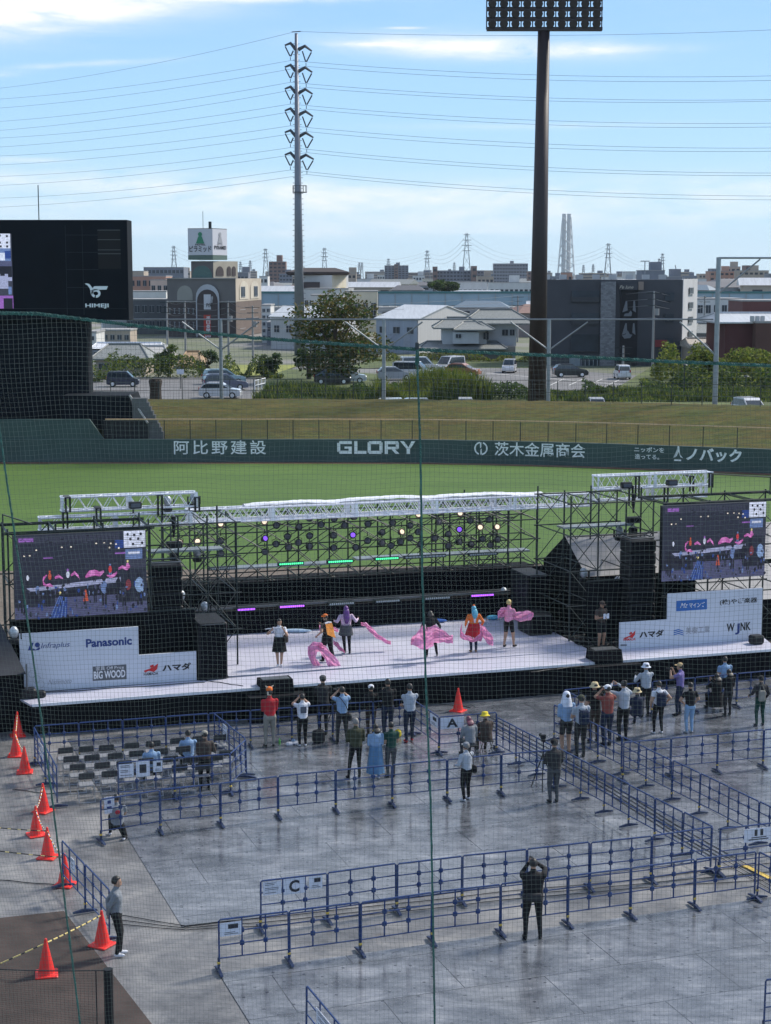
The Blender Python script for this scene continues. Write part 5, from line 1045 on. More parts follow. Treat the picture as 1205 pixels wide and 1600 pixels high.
sitter('seated person in a white and blue shirt beside the brown cap', 295, 1206, 1150, shirt='lblue', pants='black', hl=(-.15, .35, .6), hr=(.15, .35, .6), z0=.02)
sitter('seated person in a pale shirt behind the notices', 238, 1226, 1168, shirt='lblue', pants='black', hl=(-.15, .35, .6), hr=(.15, .35, .6))
# --- right group
person('person with a white towel over the head and light blue shirt', 884, 1178, top=1080, shirt='lblue', pants='dark', hat=('towel', 'towel'), hl=(-.08, .22, 1.1), hr=(.08, .2, 1.1), short=True)
p = person('person in an olive cap wearing a blue backpack over a pale shirt', 907, 1183, top=1079, shirt='lgrey', sleeve=.3, pants='dark', hat=('cap', 'olive'), hl=(-.1, .25, 1.3), hr=(.1, .25, 1.3)); backpack(p, 'navy', 'blue grey backpack worn over the pale shirt')
p = person('person with a straw hat and black shirt reaching forward', 928, 1160, top=1056, shirt='black', sleeve=.3, pants='brown', hat=('bucket', 'straw'), hl=(-.2, .15, 1.0), hr=(.25, .32, 1.25)); held(p, 'camera', 'camera of the straw hat person in black', i=1)
p = person('person in a red patterned shirt with white cap', 948, 1165, top=1068, shirt='patt', sleeve=.3, pants='navy', hat=('cap', 'white'), **UPH); held(p, 'camera', 'camera of the person in the red patterned shirt', i=2)
p = person('person in a pale grey shirt with both arms raised holding a phone', 973, 1157, top=1053, shirt='lgrey', pants='black', hairs='bun', hl=(-.25, .28, 1.62), hr=(-.06, .28, 1.62), epl=(-.9, .1, -.5), epr=(.9, .1, -.5)); held(p, 'phone', 'phone raised by the pale grey shirt', i=2)
sitter('crouching person with a straw bucket hat and navy clothes', 995, 1136, 1084, shirt='navy', jacket=1, pants='navy', hat=('bucket', 'straw'), hl=(-.12, .4, .7), hr=(.12, .4, .7), h=1.7)
p = person('person with a white bucket hat and grey striped shirt', 1008, 1120, top=1036, shirt='lgrey', pants='black', hat=('bucket', 'towel'), hl=(-.22, .3, 1.3), hr=(-.05, .3, 1.3)); held(p, 'camera', 'camera of the person with the white bucket hat', i=2)
p = person('person in a white T-shirt and black trousers with navy backpack', 1028, 1146, top=1064, shirt='white', sleeve=.25, pants='black', shoe='white', hl=(-.25, .05, .95), hr=(.32, .02, 1.05), fl=(-.14, 0), fr=(.14, 0)); backpack(p, 'navy', 'navy backpack worn over the white T-shirt')
p = person('person in a purple shirt turned left with a long lens camera', 1061, 1117, top=1036, shirt='purple', sleeve=.3, pants='navy', hat=('cap', 'tan'), face=SA+.8, hl=(-.08, .30, 1.5), hr=(.08, .25, 1.48), baggy=1.15, fl=(-.16, .02), fr=(.14, 0)); held(p, 'camera', 'long lens camera of the purple shirt', i=2)
p = person('person in a black T-shirt and light jeans with hands at the waist', 1077, 1145, top=1066, shirt='black', sleeve=.3, pants='jeans', shoe='lgrey', hl=(-.17, .12, 1.02), hr=(.17, .10, .98), epl=(-1, -.2, 0), epr=(1, -.2, 0), baggy=1.15)
person('person in a pale blue T-shirt behind the crouching pair', 1131, 1102, top=1026, shirt='lblue', sleeve=.3, pants='dark', hl=(-.1, .25, 1.2), hr=(.1, .25, 1.2), wide=1.1)
sitter('crouching person in black with a full dark skirt', 1119, 1110, 1060, shirt='black', pants='black', skirt=('black', .62, .18, .22, .36), hl=(-.1, .35, .95), hr=(.0, .35, 1.0), hairs='mid')
person('person in black standing over the crouching one', 1137, 1118, top=1050, shirt='black', pants='dark', hairs='mid', hl=(-.1, .25, 1.1), hr=(.1, .25, 1.1))
p = person('person in a dark jacket with a pale tote bag at the right edge', 1187, 1134, top=1056, shirt='dark', jacket=1, pants='green', shoe='dgrey', hat=('cap', 'black'), hl=(-.3, .25, 1.05), hr=(.26, .1, .95), fl=(-.12, 0), fr=(.14, 0)); 
th = thing('tote_bag', 'pale tote bag on the back of the person at the right edge', 'bag', wpt(p, (-.06, -.2, 1.12)), p[2]); MB().bbox((0, 0, 0), (.22, .09, .34), .03).build('bag', K['khaki'], th, world=False); MB().path([(-.08, 0, .17), (0, .05, .42), (.08, 0, .17)], .012, 5).build('strap', K['khaki'], th, world=False)
# bags on the ground
def floorbag(px, py, mat, label, s=1.0):
    b = G(px, py, .02); th = thing('rucksack', label, 'bag', b, SA); MB().bbox((0, 0, .19*s), (.36*s, .26*s, .38*s), .06).build('bag', K[mat], th, world=False); MB().path([(-.05, 0, .37*s), (0, 0, .44*s), (.05, 0, .37*s)], .012, 5).build('handle', K[mat], th, world=False)
floorbag(498, 1160, 'dark', 'dark rucksack on the ground between two photographers'); floorbag(622, 1152, 'yellow', 'small yellow bag behind the dark green top', .6)
b = G(457, 1164, .02); th = thing('plastic_bag', 'white and blue plastic bag lying by the white shoes', 'bag', b, SA+.3); MB().bbox((0, 0, .05), (.42, .18, .10), .04).build('bag', K['white'], th, world=False); MB().bbox((.05, .02, .12), (.12, .12, .1), .04).build('knot', K['lblue'], th, world=False)
# --- stage
SZ = DECK+.01
fl_ = person('flute player in a white blouse and black skirt facing the audience', 437, 1041, z0=SZ, h=1.60, face=PI+SA-.25, shirt='white', sleeve=.3, pants=SKIN, short=True, shoe='white', skirt=('black', 1.12, .56, .192, .27), hl=(-.16, .18, 1.42), hr=(.30, .20, 1.40), head=(5, 20), hat=None, hairs='short', epl=(-.4, 0, -.8), epr=(.7, 0, -.6), fl=(-.06, 0), fr=(.06, 0))
a = wpt(fl_, (-.12, .17, 1.50)); b = wpt(fl_, (.52, .20, 1.44)); th = thing('flute', 'silver flute held by the player in the black skirt', 'flute', a); MB().tube(a, b, .014, n=8).build('tube', alu, th); m = MB(); [m.tube(a.lerp(b, .35+.06*i), a.lerp(b, .35+.06*i)+V((0, 0, .022)), .009, n=6) for i in range(9)]; m.build('keys', alu, th)
th = thing('instrument_horn', 'small brass coloured horn bag at the hip of the flute player', 'bag', wpt(fl_, (-.24, .05, 1.05)), PI+SA); MB().bbox((0, 0, 0), (.14, .2, .26), .04).build('bag', K['brown'], th, world=False); MB().ell((.02, -.08, -.08), (.07, .04, .05), 8, 6).build('charm', K['cream'], th, world=False)
def cape(root, up, hd, hip, hands, T_):
    m = MB(); vs = []; 
    for j in range(8):
        t = j/7
        for i in range(9): a = (i-4)/4; vs.append(up((a*(.17+.04*t)+.05*t, -.13-.05*t-.012*math.sin(i*2.3+j), .50-.50*t-.10*t*a)))
    m.add(vs, [(j*9+i, j*9+i+1, j*9+10+i, j*9+9+i) for j in range(7) for i in range(8)]); m.build('cape', K['tan'] if 0 else cloth('cape_orange', (.62, .24, .05)), root, world=False, smooth=True); MB().path([up((-.15, -.1, .50)), up((0, -.12, .53)), up((.15, -.1, .50))], .035, 6).build('collar', K['white'], root, world=False)
person('dancer with orange cap and orange cape with wide black trousers', 511, 1034, z0=SZ, h=1.62, face=SA+.5, shirt='brown', sleeve=.3, pants='black', baggy=1.5, hat=('cap', 'orange'), extra=cape, hl=(-.38, .12, 1.02), hr=(-.02, .25, 1.35), lean=6, fl=(-.10, .10), fr=(.2, -.16), shoe='dark')
person('dancer with long purple hair and grey skirt seen from behind', 541, 1021, z0=SZ, h=1.66, face=SA-.15, shirt='lilac', pants='black', shoe='black', hair=HP, hairs='verylong', skirt=('dgrey', 1.08, .70, .205, .27), hl=(-.42, .05, 1.22), hr=(.44, .02, 1.28), fl=(-.04, .05), fr=(.12, -.06), wide=1.05)
person('dancer all in black bending over with a pink veil', 673, 1026, z0=SZ, h=1.62, face=SA-.3, shirt='black', pants='black', lean=28, hl=(-.30, .30, .95), hr=(.35, .28, 1.0), fl=(-.14, -.05), fr=(.24, .05), shoe='khaki', hairs='mid', head=(15, 0))
def tunic(root, up, hd, hip, hands, T_):
    MB().prism([up((-.06, -.13, .5)), up((.06, -.13, .5)), up((.03, -.145, .2)), up((-.03, -.145, .2))], V((0, .01, 0))).build('back_ribbon', K['white'], root, world=False)
    MB().ell(hd((0, 0, .155)), (.05, .05, .03), 8, 6).build('hair_ornament', K['orange'], root, world=False)
person('dancer with long teal hair in an orange red costume with brown boots', 740, 1019, z0=SZ, h=1.62, face=SA-.1, shirt='orange', pants='navy', shoe='boots', hair=HT, hairs='long', skirt=('red', 1.12, .62, .20, .34), hl=(-.30, .08, 1.02), hr=(.32, .05, 1.0), extra=tunic, fl=(-.09, 0), fr=(.10, .02))
person('blond dancer in a pink shirt and black knee length shorts', 795, 1011, z0=SZ, h=1.68, face=SA-1.0, shirt='pink', sleeve=.3, pants='black', short=True, skin=SKIN, hair=HY, hl=(-.20, .10, 1.15), hr=(.10, .38, 1.15), fl=(-.14, -.10), fr=(.14, .12), wide=1.05, baggy=1.2)
p = person('technician in a dark shirt and shorts standing behind the front box', 939, 1012, z0=SZ, h=1.66, face=PI+SA+.2, shirt='brown', sleeve=.3, pants='black', short=True, hat=('cap', 'brown'), hl=(-.05, .25, 1.15), hr=(.12, .22, 1.2), head=(15, 0), skin=SKIN2)
b = wpt(p, (0, .30, 1.25)); th = thing('clipboard', 'white sheet held by the technician on stage', 'clipboard', b, p[2]); MB().bbox((0, 0, 0), (.24, .015, .18), .004).build('board', PAPER, th, world=False); MB().box((0, .011, .08), (.08, .012, .02)).build('clip', darksteel, th, world=False)
# --- pink veils
VEIL = M('veil_pink', (1.0, .40, .66), .5, var=.18, scale=4, bump=.5, bscale=7, alpha=1)
def sheen():
    nt = VEIL.node_tree; b = nt.nodes['Principled BSDF']; b.inputs['Transmission Weight'].default_value = 0; b.inputs['Sheen Weight'].default_value = .3; t = nt.nodes.new('ShaderNodeBsdfTranslucent'); x = nt.nodes.new('ShaderNodeMixShader'); x.inputs[0].default_value = .5
    nt.links.new(b.inputs['Base Color'].links[0].from_socket, t.inputs[0]); nt.links.new(b.outputs[0], x.inputs[1]); nt.links.new(t.outputs[0], x.inputs[2]); nt.links.new(x.outputs[0], nt.nodes['Material Output'].inputs[0])
sheen()
def veil(label, pts, base, seed=0, dy=0.0):
    """pts: list of (px, py_top, py_bottom) down the ribbon; hangs in the air beside the dancer whose feet are at base"""
    b = G(base[0], base[1], SZ); rnd = random.Random(seed); m = MB(); n = 15; vs = []; K_ = len(pts); fine = []
    for i in range(K_-1):
        for k in range(5): t = k/5; fine.append(tuple(pts[i][j]*(1-t)+pts[i+1][j]*t for j in range(len(pts[0]))))
    fine.append(pts[-1])
    for i, q in enumerate(fine):
        if len(q) == 3: ax_, ay, bx, by = q[0], q[1], q[0], q[2]
        else: ax_, ay, bx, by = q
        for j in range(n):
            u_ = j/(n-1); px = ax_+(bx-ax_)*u_; py = ay+(by-ay)*u_; Y = b.y+dy+.06*math.sin(i*.45+j*.7+seed)+.030*math.sin(j*2.2+i*.25); vs.append(at(px, py+.8*math.sin(i*.9+j), Y))
    m.add(vs, [(i*n+j, (i+1)*n+j, (i+1)*n+j+1, i*n+j+1) for i in range(len(fine)-1) for j in range(n-1)])
    o = m.build('pink_veil', VEIL, None, smooth=True, loc=b); return tag(o, label, 'veil', 'pink veils swung by the dancers')
veil('pink veil sweeping to the floor in a loop beside the orange caped dancer', [(502, 1003, 508, 1012), (490, 1003, 503, 1016), (481, 1010, 496, 1019), (481, 1022, 493, 1028), (485, 1034, 499, 1036), (494, 1045, 505, 1041)], (511, 1036), 1, -.3)
veil('pink veil trailing diagonally in front of the wide black trousers', [(500, 1004, 492, 1012), (509, 1010, 500, 1018), (520, 1022, 507, 1029), (531, 1035, 514, 1043), (534, 1046, 518, 1045)], (511, 1036), 2, -.35)
veil('pink veil between the orange cape and the purple hair', [(499, 976, 985), (510, 980, 986), (520, 979, 986), (529, 983, 987)], (525, 1030), 3, .1)
veil('thin pink veil hanging behind the black trousers', [(521, 1000, 1006), (528, 1004, 1014), (534, 1012, 1018), (539, 1018, 1020)], (525, 1024), 4, .1)
veil('long pink veil streaming right from the purple haired dancer', [(564, 972, 976), (572, 973, 980), (580, 979, 990), (590, 990, 998), (601, 998, 1004), (611, 1002, 1008)], (545, 1018), 5, .1)
veil('pink veil held out on the left of the bending dancer', [(660, 976, 987), (655, 985, 1000), (648, 992, 1008), (642, 998, 1007)], (672, 1030), 6, -.35)
veil('broad pink veil hanging over the legs of the bending dancer', [(660, 978, 644, 1006), (664, 978, 656, 1014), (668, 985, 668, 1015), (674, 984, 678, 1008)], (672, 1032), 7, -.4)
veil('wide pink veil spread to the right of the bending dancer', [(668, 980, 1010), (680, 977, 1004), (692, 984, 1004), (702, 992, 1005), (708, 993, 1006)], (690, 1028), 8, -.4)
veil('pink veil wrapped round the front of the orange red costume', [(722, 972, 984), (719, 984, 996), (728, 992, 1001), (740, 997, 1003), (752, 990, 1002), (756, 978, 990)], (740, 1022), 9, -.42)
veil('pink veil falling on the right of the orange red costume', [(750, 975, 990), (758, 980, 1000), (765, 988, 1009), (771, 996, 1008)], (748, 1022), 10, -.3)
veil('short pink veil over the left shoulder of the blond dancer', [(778, 955, 966), (783, 950, 965), (790, 948, 962)], (790, 1012), 11, .1)
veil('pink veil blown out to the right of the blond dancer', [(797, 955, 967), (808, 957, 970), (820, 954, 971), (830, 955, 968), (834, 959, 963)], (805, 1010), 12, -.2)
m = MB(); m.ell(G(771, 968, SZ)+V((0, 0, .08)), (.28, .14, .09), 9, 6); tag(m.build('blue_cloth', cloth('cyan', (.10, .38, .55)), smooth=True), 'crumpled light blue cloth at the back of the floor', 'cloth')
m = MB(); m.ell(G(682, 972, SZ)+V((0, 0, .06)), (.40, .16, .07), 9, 6); tag(m.build('blue_cloth', cloth('royal', (.03, .10, .35)), smooth=True), 'dark blue cloth lying at the back of the floor', 'cloth')
m = MB(); m.ell(G(462, 988, SZ)+V((0, 0, .06)), (.6, .14, .07), 9, 6); tag(m.build('blue_cloth', cloth('pale', (.35, .48, .62)), smooth=True), 'pale blue cloth at the left back of the floor', 'cloth')
# ================================================================ scoreboard, poles, town
def wpx(px, Y): return at(px, 600, Y).x
def zpx(py, Y, px=600): return at(px, py, Y).z
GLASS = M('window_glass', (.03, .04, .052), .35, var=.4, scale=.4, spec=.3); FRAME = M('window_frame', (.35, .36, .38), .5, var=0)
# ---- scoreboard
SBK = M('scoreboard_black', (.006, .009, .014), .8, var=.15, scale=.5, spec=.15)
sb = thing('scoreboard', 'tall black scoreboard with HIMEJI emblem beyond the outfield wall', 'scoreboard', (-26, 131, 0))
Yb = 131; x0, x1 = wpx(-160, Yb), at(200, 420, Yb).x; z0, z1 = zpx(500, Yb), zpx(343.5, Yb)
MB().box(((x0+x1)/2, Yb+1.2, (z0+z1)/2), (x1-x0, 2.4, z1-z0)).build('board', SBK, sb)
xb = wpx(137, Yb); MB().box(((x0+xb)/2, Yb+1.5, z0/2), (xb-x0, 2.0, z0)).build('base', SBK, sb)
mb = MB()
def sbrect(m, px0, py0, px1, py1, dy=.04): m.box(((wpx(px0, Yb)+wpx(px1, Yb))/2, Yb-dy/2, (zpx(py0, Yb)+zpx(py1, Yb))/2), (wpx(px1, Yb)-wpx(px0, Yb), dy, zpx(py0, Yb)-zpx(py1, Yb)))
for k, (a, b_, c, d) in enumerate([(158, 360, 193, 390), (158, 392, 193, 420)]): m = MB(); sbrect(m, a, b_, c, d, .02); m.build('louvre_opening', M('deep_black', (.004, .004, .006), .8, var=0), sb)
m = MB(); [sbrect(m, 158, y, 193, y+1, .08) for y in (359, 374, 390, 396)]; m.build('louvre_rail', M('rail_grey', (.10, .11, .12), .6, var=0), sb)
m = MB(); [sbrect(m, x, 352, x+.4, 492, .02) for x in (108, 134)]; [sbrect(m, 108, y, 158, y+.5, .02) for y in (367, 394, 421, 449)]; sbrect(m, 0, 482, 200, 482.4, .02); m.build('panel_joint', M('joint', (.03, .04, .052), .7, var=0), sb)
# picture on the big screen (left edge)
scn = MB().use(PIC['bg']); o_ = .03
def scp(mat, px0, py0, px1, py1, k): scn.use(PIC[mat]); y = Yb-.03-.004*k; scn.add([(wpx(a, Yb), y, zpx(b_, Yb)) for a, b_ in ((px0, py1), (px1, py1), (px1, py0), (px0, py0))], [(0, 1, 2, 3)])
scp('mid', -150, 365, 25, 482, 0); scp('wh', -150, 365, 23, 388, 1); scp('bl', -150, 388, 23, 408, 1); scp('gl', -150, 408, 24, 416, 1); scp('dk', -150, 416, 24, 434, 1)
for i, (a, b_) in enumerate([(7, 368), (18, 369), (7, 379), (18, 379), (-10, 369), (-10, 380), (8, 385), (18, 385)]): scp('dk', a-1.6, b_-1.6, a+1.6, b_+1.6, 2)
scp('st', 0, 433, 24, 439, 2); scp('st', 4, 428, 18, 451, 3); scp('dk', 6, 423, 13, 431, 4); scp('bl', 18, 448, 23, 460, 4); scp('pu', 0, 462, 25, 482, 2); scp('dk', 10, 466, 24, 482, 3); scp('wh', -30, 395, 14, 407, 3); scp('dk', -5, 390, 4, 398, 4); scp('db', 14, 392, 23, 404, 4)
for i in range(12): scp(['bl', 'dk', 'pk', 'st'][i % 4], -140+i*11, 425+(i*7) % 20, -132+i*11, 445+(i*5) % 22, 3)
scn.build('screen_picture', None, sb)
# HIMEJI emblem
m = MB(); Z = V((0, 0, 1)); X = V((1, 0, 0))
def ez(x, y): return (wpx(x/5.738, Yb), Yb-.06, zpx(330+y/5.74, Yb))
def poly(m, pts): vs = [ez(x, y) for x, y in pts]; m.add(vs, [tuple(range(len(vs)-1, -1, -1))])
poly(m, [(783, 650), (800, 646), (822, 651), (834, 664), (852, 690), (866, 674), (880, 672), (990, 672), (976, 703), (900, 705), (858, 712), (848, 715), (833, 715), (826, 690), (806, 664)])
poly(m, [(833, 712), (858, 706), (860, 728), (840, 752), (833, 735)])
for i in range(20):
    a, b_ = R(250-i*17.0), R(250-(i+1)*17.0); c = (880, 737); 
    poly(m, [(c[0]+42*math.cos(a)*1.0, c[1]-40*math.sin(a)), (c[0]+42*math.cos(b_), c[1]-40*math.sin(b_)), (c[0]+21*math.cos(b_), c[1]-17*math.sin(b_)+0), (c[0]+21*math.cos(a), c[1]-17*math.sin(a))])
m.build('emblem', M('logo_bright', (.78, .80, .84), .5, var=0), sb)
m = MB(); a = V(ez(784, 873)); b_ = V(ez(992, 828)); text_on(m, 'HIMEJI', a, X, Z, b_.x-a.x, b_.z-a.z, bold=.03); m.build('emblem_text', MATS['logo_bright'], sb)
MB().tube((wpx(64, Yb), Yb+1, z1), (wpx(64, Yb), Yb+1, zpx(288, Yb)), .04, n=5).build('aerial', darksteel, sb)
# low black structure with stair beside the scoreboard
ls = thing('low_black_building', 'low black structure with stair on the grass bank beside the scoreboard', 'building', (-22, 129, 0))
MB().prism([(wpx(100, 129.5), 128.6, 2.9), (wpx(224, 129.5), 128.6, 2.9-1.2), (wpx(204, 129.5), 128.6, zpx(617, 129.5)), (wpx(100, 129.5), 128.6, zpx(617, 129.5))], (0, 5, 0)).build('wall', SBK, ls)
MB().prism([(wpx(163, 128.2), 127.4, 1.6), (wpx(232, 128.2), 127.4, 1.6), (wpx(232, 128.2), 127.4, zpx(656, 128.2)), (wpx(163, 128.2), 127.4, zpx(656, 128.2))], (0, 1.0, 0)).build('front_block', M('deep_black2', (.012, .014, .018), .8, var=0), ls)
m = MB(); a = V((wpx(204, 129), 128.45, zpx(617, 129))); b_ = V((wpx(232, 128), 127.3, zpx(660, 128))); m.tube(a, b_, .09, n=5); m.build('ramp_edge', M('concrete_light', (.42, .40, .37), .8), ls)
m = MB()
for i in range(9): t = i/9; xx = wpx(208, 128.6)+(wpx(236, 128)-wpx(208, 128.6))*t; zt_ = zpx(621, 129)+(1.9-zpx(621, 129))*t; m.box((xx+.55, 128.3-i*.05, (1.2+zt_)/2), (1.1, .75-.002*i, zt_-1.2))
m.build('stair', M('stair_grey', (.12, .12, .12), .8), ls)
# ---- fence and net posts on the crest
FC = 'wire fence and net posts behind the bank crest'
fn = thing('crest_fence', 'dark chain link fence along the crest of the grass bank', 'fence', (0, 141, CZ-.3)); zf = CZ-.2; zt = zpx(592, 141)
pts = along([(p[0], p[1]+14) for p in WP], 1.97, -30, 45)
for p in pts: MB().tube((p.x, p.y, zf-.4), (p.x, p.y, zt), .035, n=5).build('post', darksteel, fn)
m = MB()
for k in (0, .5, 1): m.path([(p.x, p.y, zf+(zt-zf)*k) for p in pts], .018, 4)
for i in range(len(pts)-1):
    for k in range(8): q = pts[i].lerp(pts[i+1], k/8); m.tube((q.x, q.y, zf), (q.x, q.y, zt), .005, n=3, cap=False)
for k in range(1, 8): m.path([(p.x, p.y, zf+(zt-zf)*k/8) for p in pts], .005, 3)
m.build('wire_mesh', wire, fn)
galv = M('galvanised', (.30, .32, .34), .45, .5, var=.1)
npst = thing('net_pole_row', 'galvanised net frame of posts with a top pipe behind the bank', 'frame', (0, 143, CZ)); Yn = 143; zt = zpx(499, Yn)
for px, top in ((346, 499), (600, 499), (857, 499)): MB().tube((wpx(px, Yn), Yn, 1.5), (wpx(px, Yn), Yn, zpx(top, Yn)), .17, .15, 8).build('post', galv, npst)
MB().path([(wpx(px, Yn), Yn, zt+.0) for px in (200, 600, 1112)], .075, 6).build('top_pipe', galv, npst)
for px in (346, 600, 857):
    for sx in (-1, 1): MB().tube((wpx(px, Yn), Yn, zpx(547, Yn)), (wpx(px+60*sx, Yn), Yn, zpx(503, Yn)), .07, n=5).build('brace', galv, npst)
tl = thing('net_pole', 'taller galvanised net frame at the right with pipe running off the photo', 'frame', (27, 137, CZ)); Yt = 137
MB().tube((wpx(1118, Yt), Yt, 1.5), (wpx(1118, Yt), Yt, zpx(402, Yt)), .22, .19, 8).build('post', galv, tl); MB().tube((wpx(1118, Yt), Yt, zpx(403, Yt)), (wpx(1330, Yt), Yt, zpx(403, Yt)), .09, n=6).build('top_pipe', galv, tl)
MB().tube((wpx(1120, Yt), Yt, zpx(458, Yt)), (wpx(1182, Yt), Yt, zpx(405, Yt)), .07, n=5).build('brace', galv, tl); MB().tube((wpx(1115, Yt), Yt, zpx(553, Yt)), (wpx(1060, Yt), Yt, zpx(503, Yt)), .07, n=5).build('brace', galv, tl)
# ---- floodlight tower
ft2 = thing('floodlight_tower', 'dark floodlight tower with banks of lamps cut by the top edge', 'floodlight tower', (wpx(839, 146), 146, 2.4)); Yf = 146; cx = wpx(843, Yf)
brn = M('tower_paint', (.030, .020, .022), .55, var=.1)
MB().tube((wpx(839, Yf), Yf, 1.6), (cx, Yf, zpx(46, Yf)), .80, .50, 16).build('pole', brn, ft2, smooth=True); fx = MB()
for i in range(20): pass
ztop = zpx(46, Yf); bw = wpx(931, Yf)-wpx(756, Yf); bc = (wpx(931, Yf)+wpx(756, Yf))/2
sp = (zpx(0, Yf)-zpx(46, Yf))/46*15.6
for r_ in range(7):
    z = ztop+sp*r_; MB().box((bc, Yf-.2, z), (bw, .7, .28)).build('shelf', brn, ft2)
for i in range(11): x = bc-bw/2+bw*i/10; MB().box((x, Yf+.1, ztop+sp*3), (.09, .1, sp*6)).build('mullion', brn, ft2)
for r_ in range(6):
    for i in range(10):
        x = bc-bw/2+bw*(i+.5)/10-.05; z = ztop+sp*(r_+.45); m = MB(); ax = (V((1, 0, 0)), V((0, .5, .86)), V((0, -.86, .5))); m.lathe((x, Yf-.55, z+.05), [(.16, -.3), (.28, -.12), (.36, .2), (.32, .22)], 10, (V((1, 0, 0)), V((0, -.3, .95)), V((0, -.95, -.3)))); m.build('floodlight', brn, ft2)
# ---- steel monopole pylon with arms and wires
Yp = 250; pylon = thing('power_pylon', 'tall grey steel monopole with six pairs of curved arms', 'pylon', (wpx(469, Yp), Yp, GZ)); gp = M('pylon_grey', (.20, .22, .26), .5, .3, var=.05); dg_ = M('pylon_arm', (.055, .065, .080), .6, var=0)
MB().tube((at(469, 600, Yp).x, Yp, GZ), (at(463, 62, Yp).x, Yp, zpx(52, Yp)), .82, .22, 14).build('pole', gp, pylon, smooth=True)
m = MB()
for i in range(60): t = i/60; z = GZ+(zpx(60, Yp)-GZ)*t; x = at(469, 600, Yp).x+(at(463, 62, Yp).x-at(469, 600, Yp).x)*t; r_ = .82+(.22-.82)*t; m.tube((x-r_-.25, Yp, z), (x+r_+.25, Yp, z), .035, n=4)
m.build('step_bolts', dg_, pylon)
zpl = zpx(301, Yp); xp = at(468.5, 300, Yp).x; m = MB(); m.lathe((xp, Yp, zpl), [(.7, 0), (1.05, .0), (1.05, .1), (.7, .1)], 12); 
for i in range(12): a = i*PI/6; m.tube((xp+1.02*math.cos(a), Yp+1.02*math.sin(a), zpl), (xp+1.02*math.cos(a), Yp+1.02*math.sin(a), zpl+1.0), .03, n=4); b_ = a+PI/6; m.tube((xp+1.02*math.cos(a), Yp+1.02*math.sin(a), zpl+1.0), (xp+1.02*math.cos(b_), Yp+1.02*math.sin(b_), zpl+1.0), .03, n=4)
m.build('platform', dg_, pylon)
arms = [(72, 77), (106, 110), (140, 144), (174, 179), (208, 212), (243, 246)]; tips = []
def c7(x, y): return (380+x/4.017, y/4.018)
for i, (yl, yr) in enumerate(arms):
    for side, (tx, ty, bx, by) in (('l', (445, yl-1, 463, yl+3)), ('r', (487.5+i*.6, yr+3, 466, yl+3))):
        m = MB(); tip = at(tx, ty, Yp); base = at(bx, by, Yp); mid = (tip+base)/2+V((0, 0, .5)); m.path([base-V((0, 0, .25)), mid, tip], [.30, .24, .13], 6); arm = m.build('arm', dg_, pylon)
        if side == 'r' and i < 3: pass
        xa = (tx+3) if side == 'l' else (tx-3); vx = (tx+bx)/2; bot = at(vx+(0 if side == 'l' else 1.5), ty+18, Yp); inn = at(bx+(-4 if side == 'l' else 6), by+3, Yp)
        for q in (tip, inn): MB().tube(q+(bot-q)*.1, q+(bot-q)*.92, .11, n=6).build('insulator', dg_, arm)
        MB().tube(bot, bot-V((0, 0, .45)), .05, n=4).build('clamp', dg_, arm)
        tips.append((side, i, bot-V((0, 0, .5))))
tips.append(('t', 6, at(463, 49, Yp)))
m = MB(); m.tube(at(456, 50, Yp), at(470, 49, Yp), .07, n=4); m.build('top_bracket', dg_, pylon)
wirem = M('conductor', (.10, .115, .13), .5, .3, var=0)
LE = {0: (147, 155), 1: (182, 190), 2: (208, 216), 3: (236, 244), 4: (268, 275), 5: (302, 310)}; RE = {0: (104, 111), 1: (141, 143.5), 2: (178, 184), 3: (217, 222), 4: (256, 260), 5: (292, 298)}
def wire_(a, b_, sag, label):
    pts = []
    for i in range(25): k = i/24; p = a.lerp(b_, k); pts.append(p+V((0, 0, -4*sag*k*(1-k))))
    return tag(MB().path(pts, .021, 4).build('power_line', wirem), label, 'power line', 'power lines strung from the steel monopole')
def ext(a, px, py, Y, f=1.35): b_ = at(px, py, Y); return a+(b_-a)*f
for side, i, p in tips:
    if side == 't': wire_(p, ext(p, 0, 128, 330), 1.5, 'thin earth wire at the very top running left'); wire_(p, ext(p, 1205, 36, 240), 1.2, 'thin earth wire at the very top running right'); continue
    j = 0 if side == 'l' else 1
    wire_(p, ext(p, 0, LE[i][0]+(14 if j else 0)+0, 330), 1.2, 'conductor from the %s pair of arms going left, %s of its two' % (ORD[i], 'upper' if j == 0 else 'lower'))
    wire_(p, ext(p, 1205, RE[i][j], 235), 1.6, 'conductor from the %s pair of arms going right, %s of its two' % (ORD[i], 'upper' if j == 0 else 'lower'))
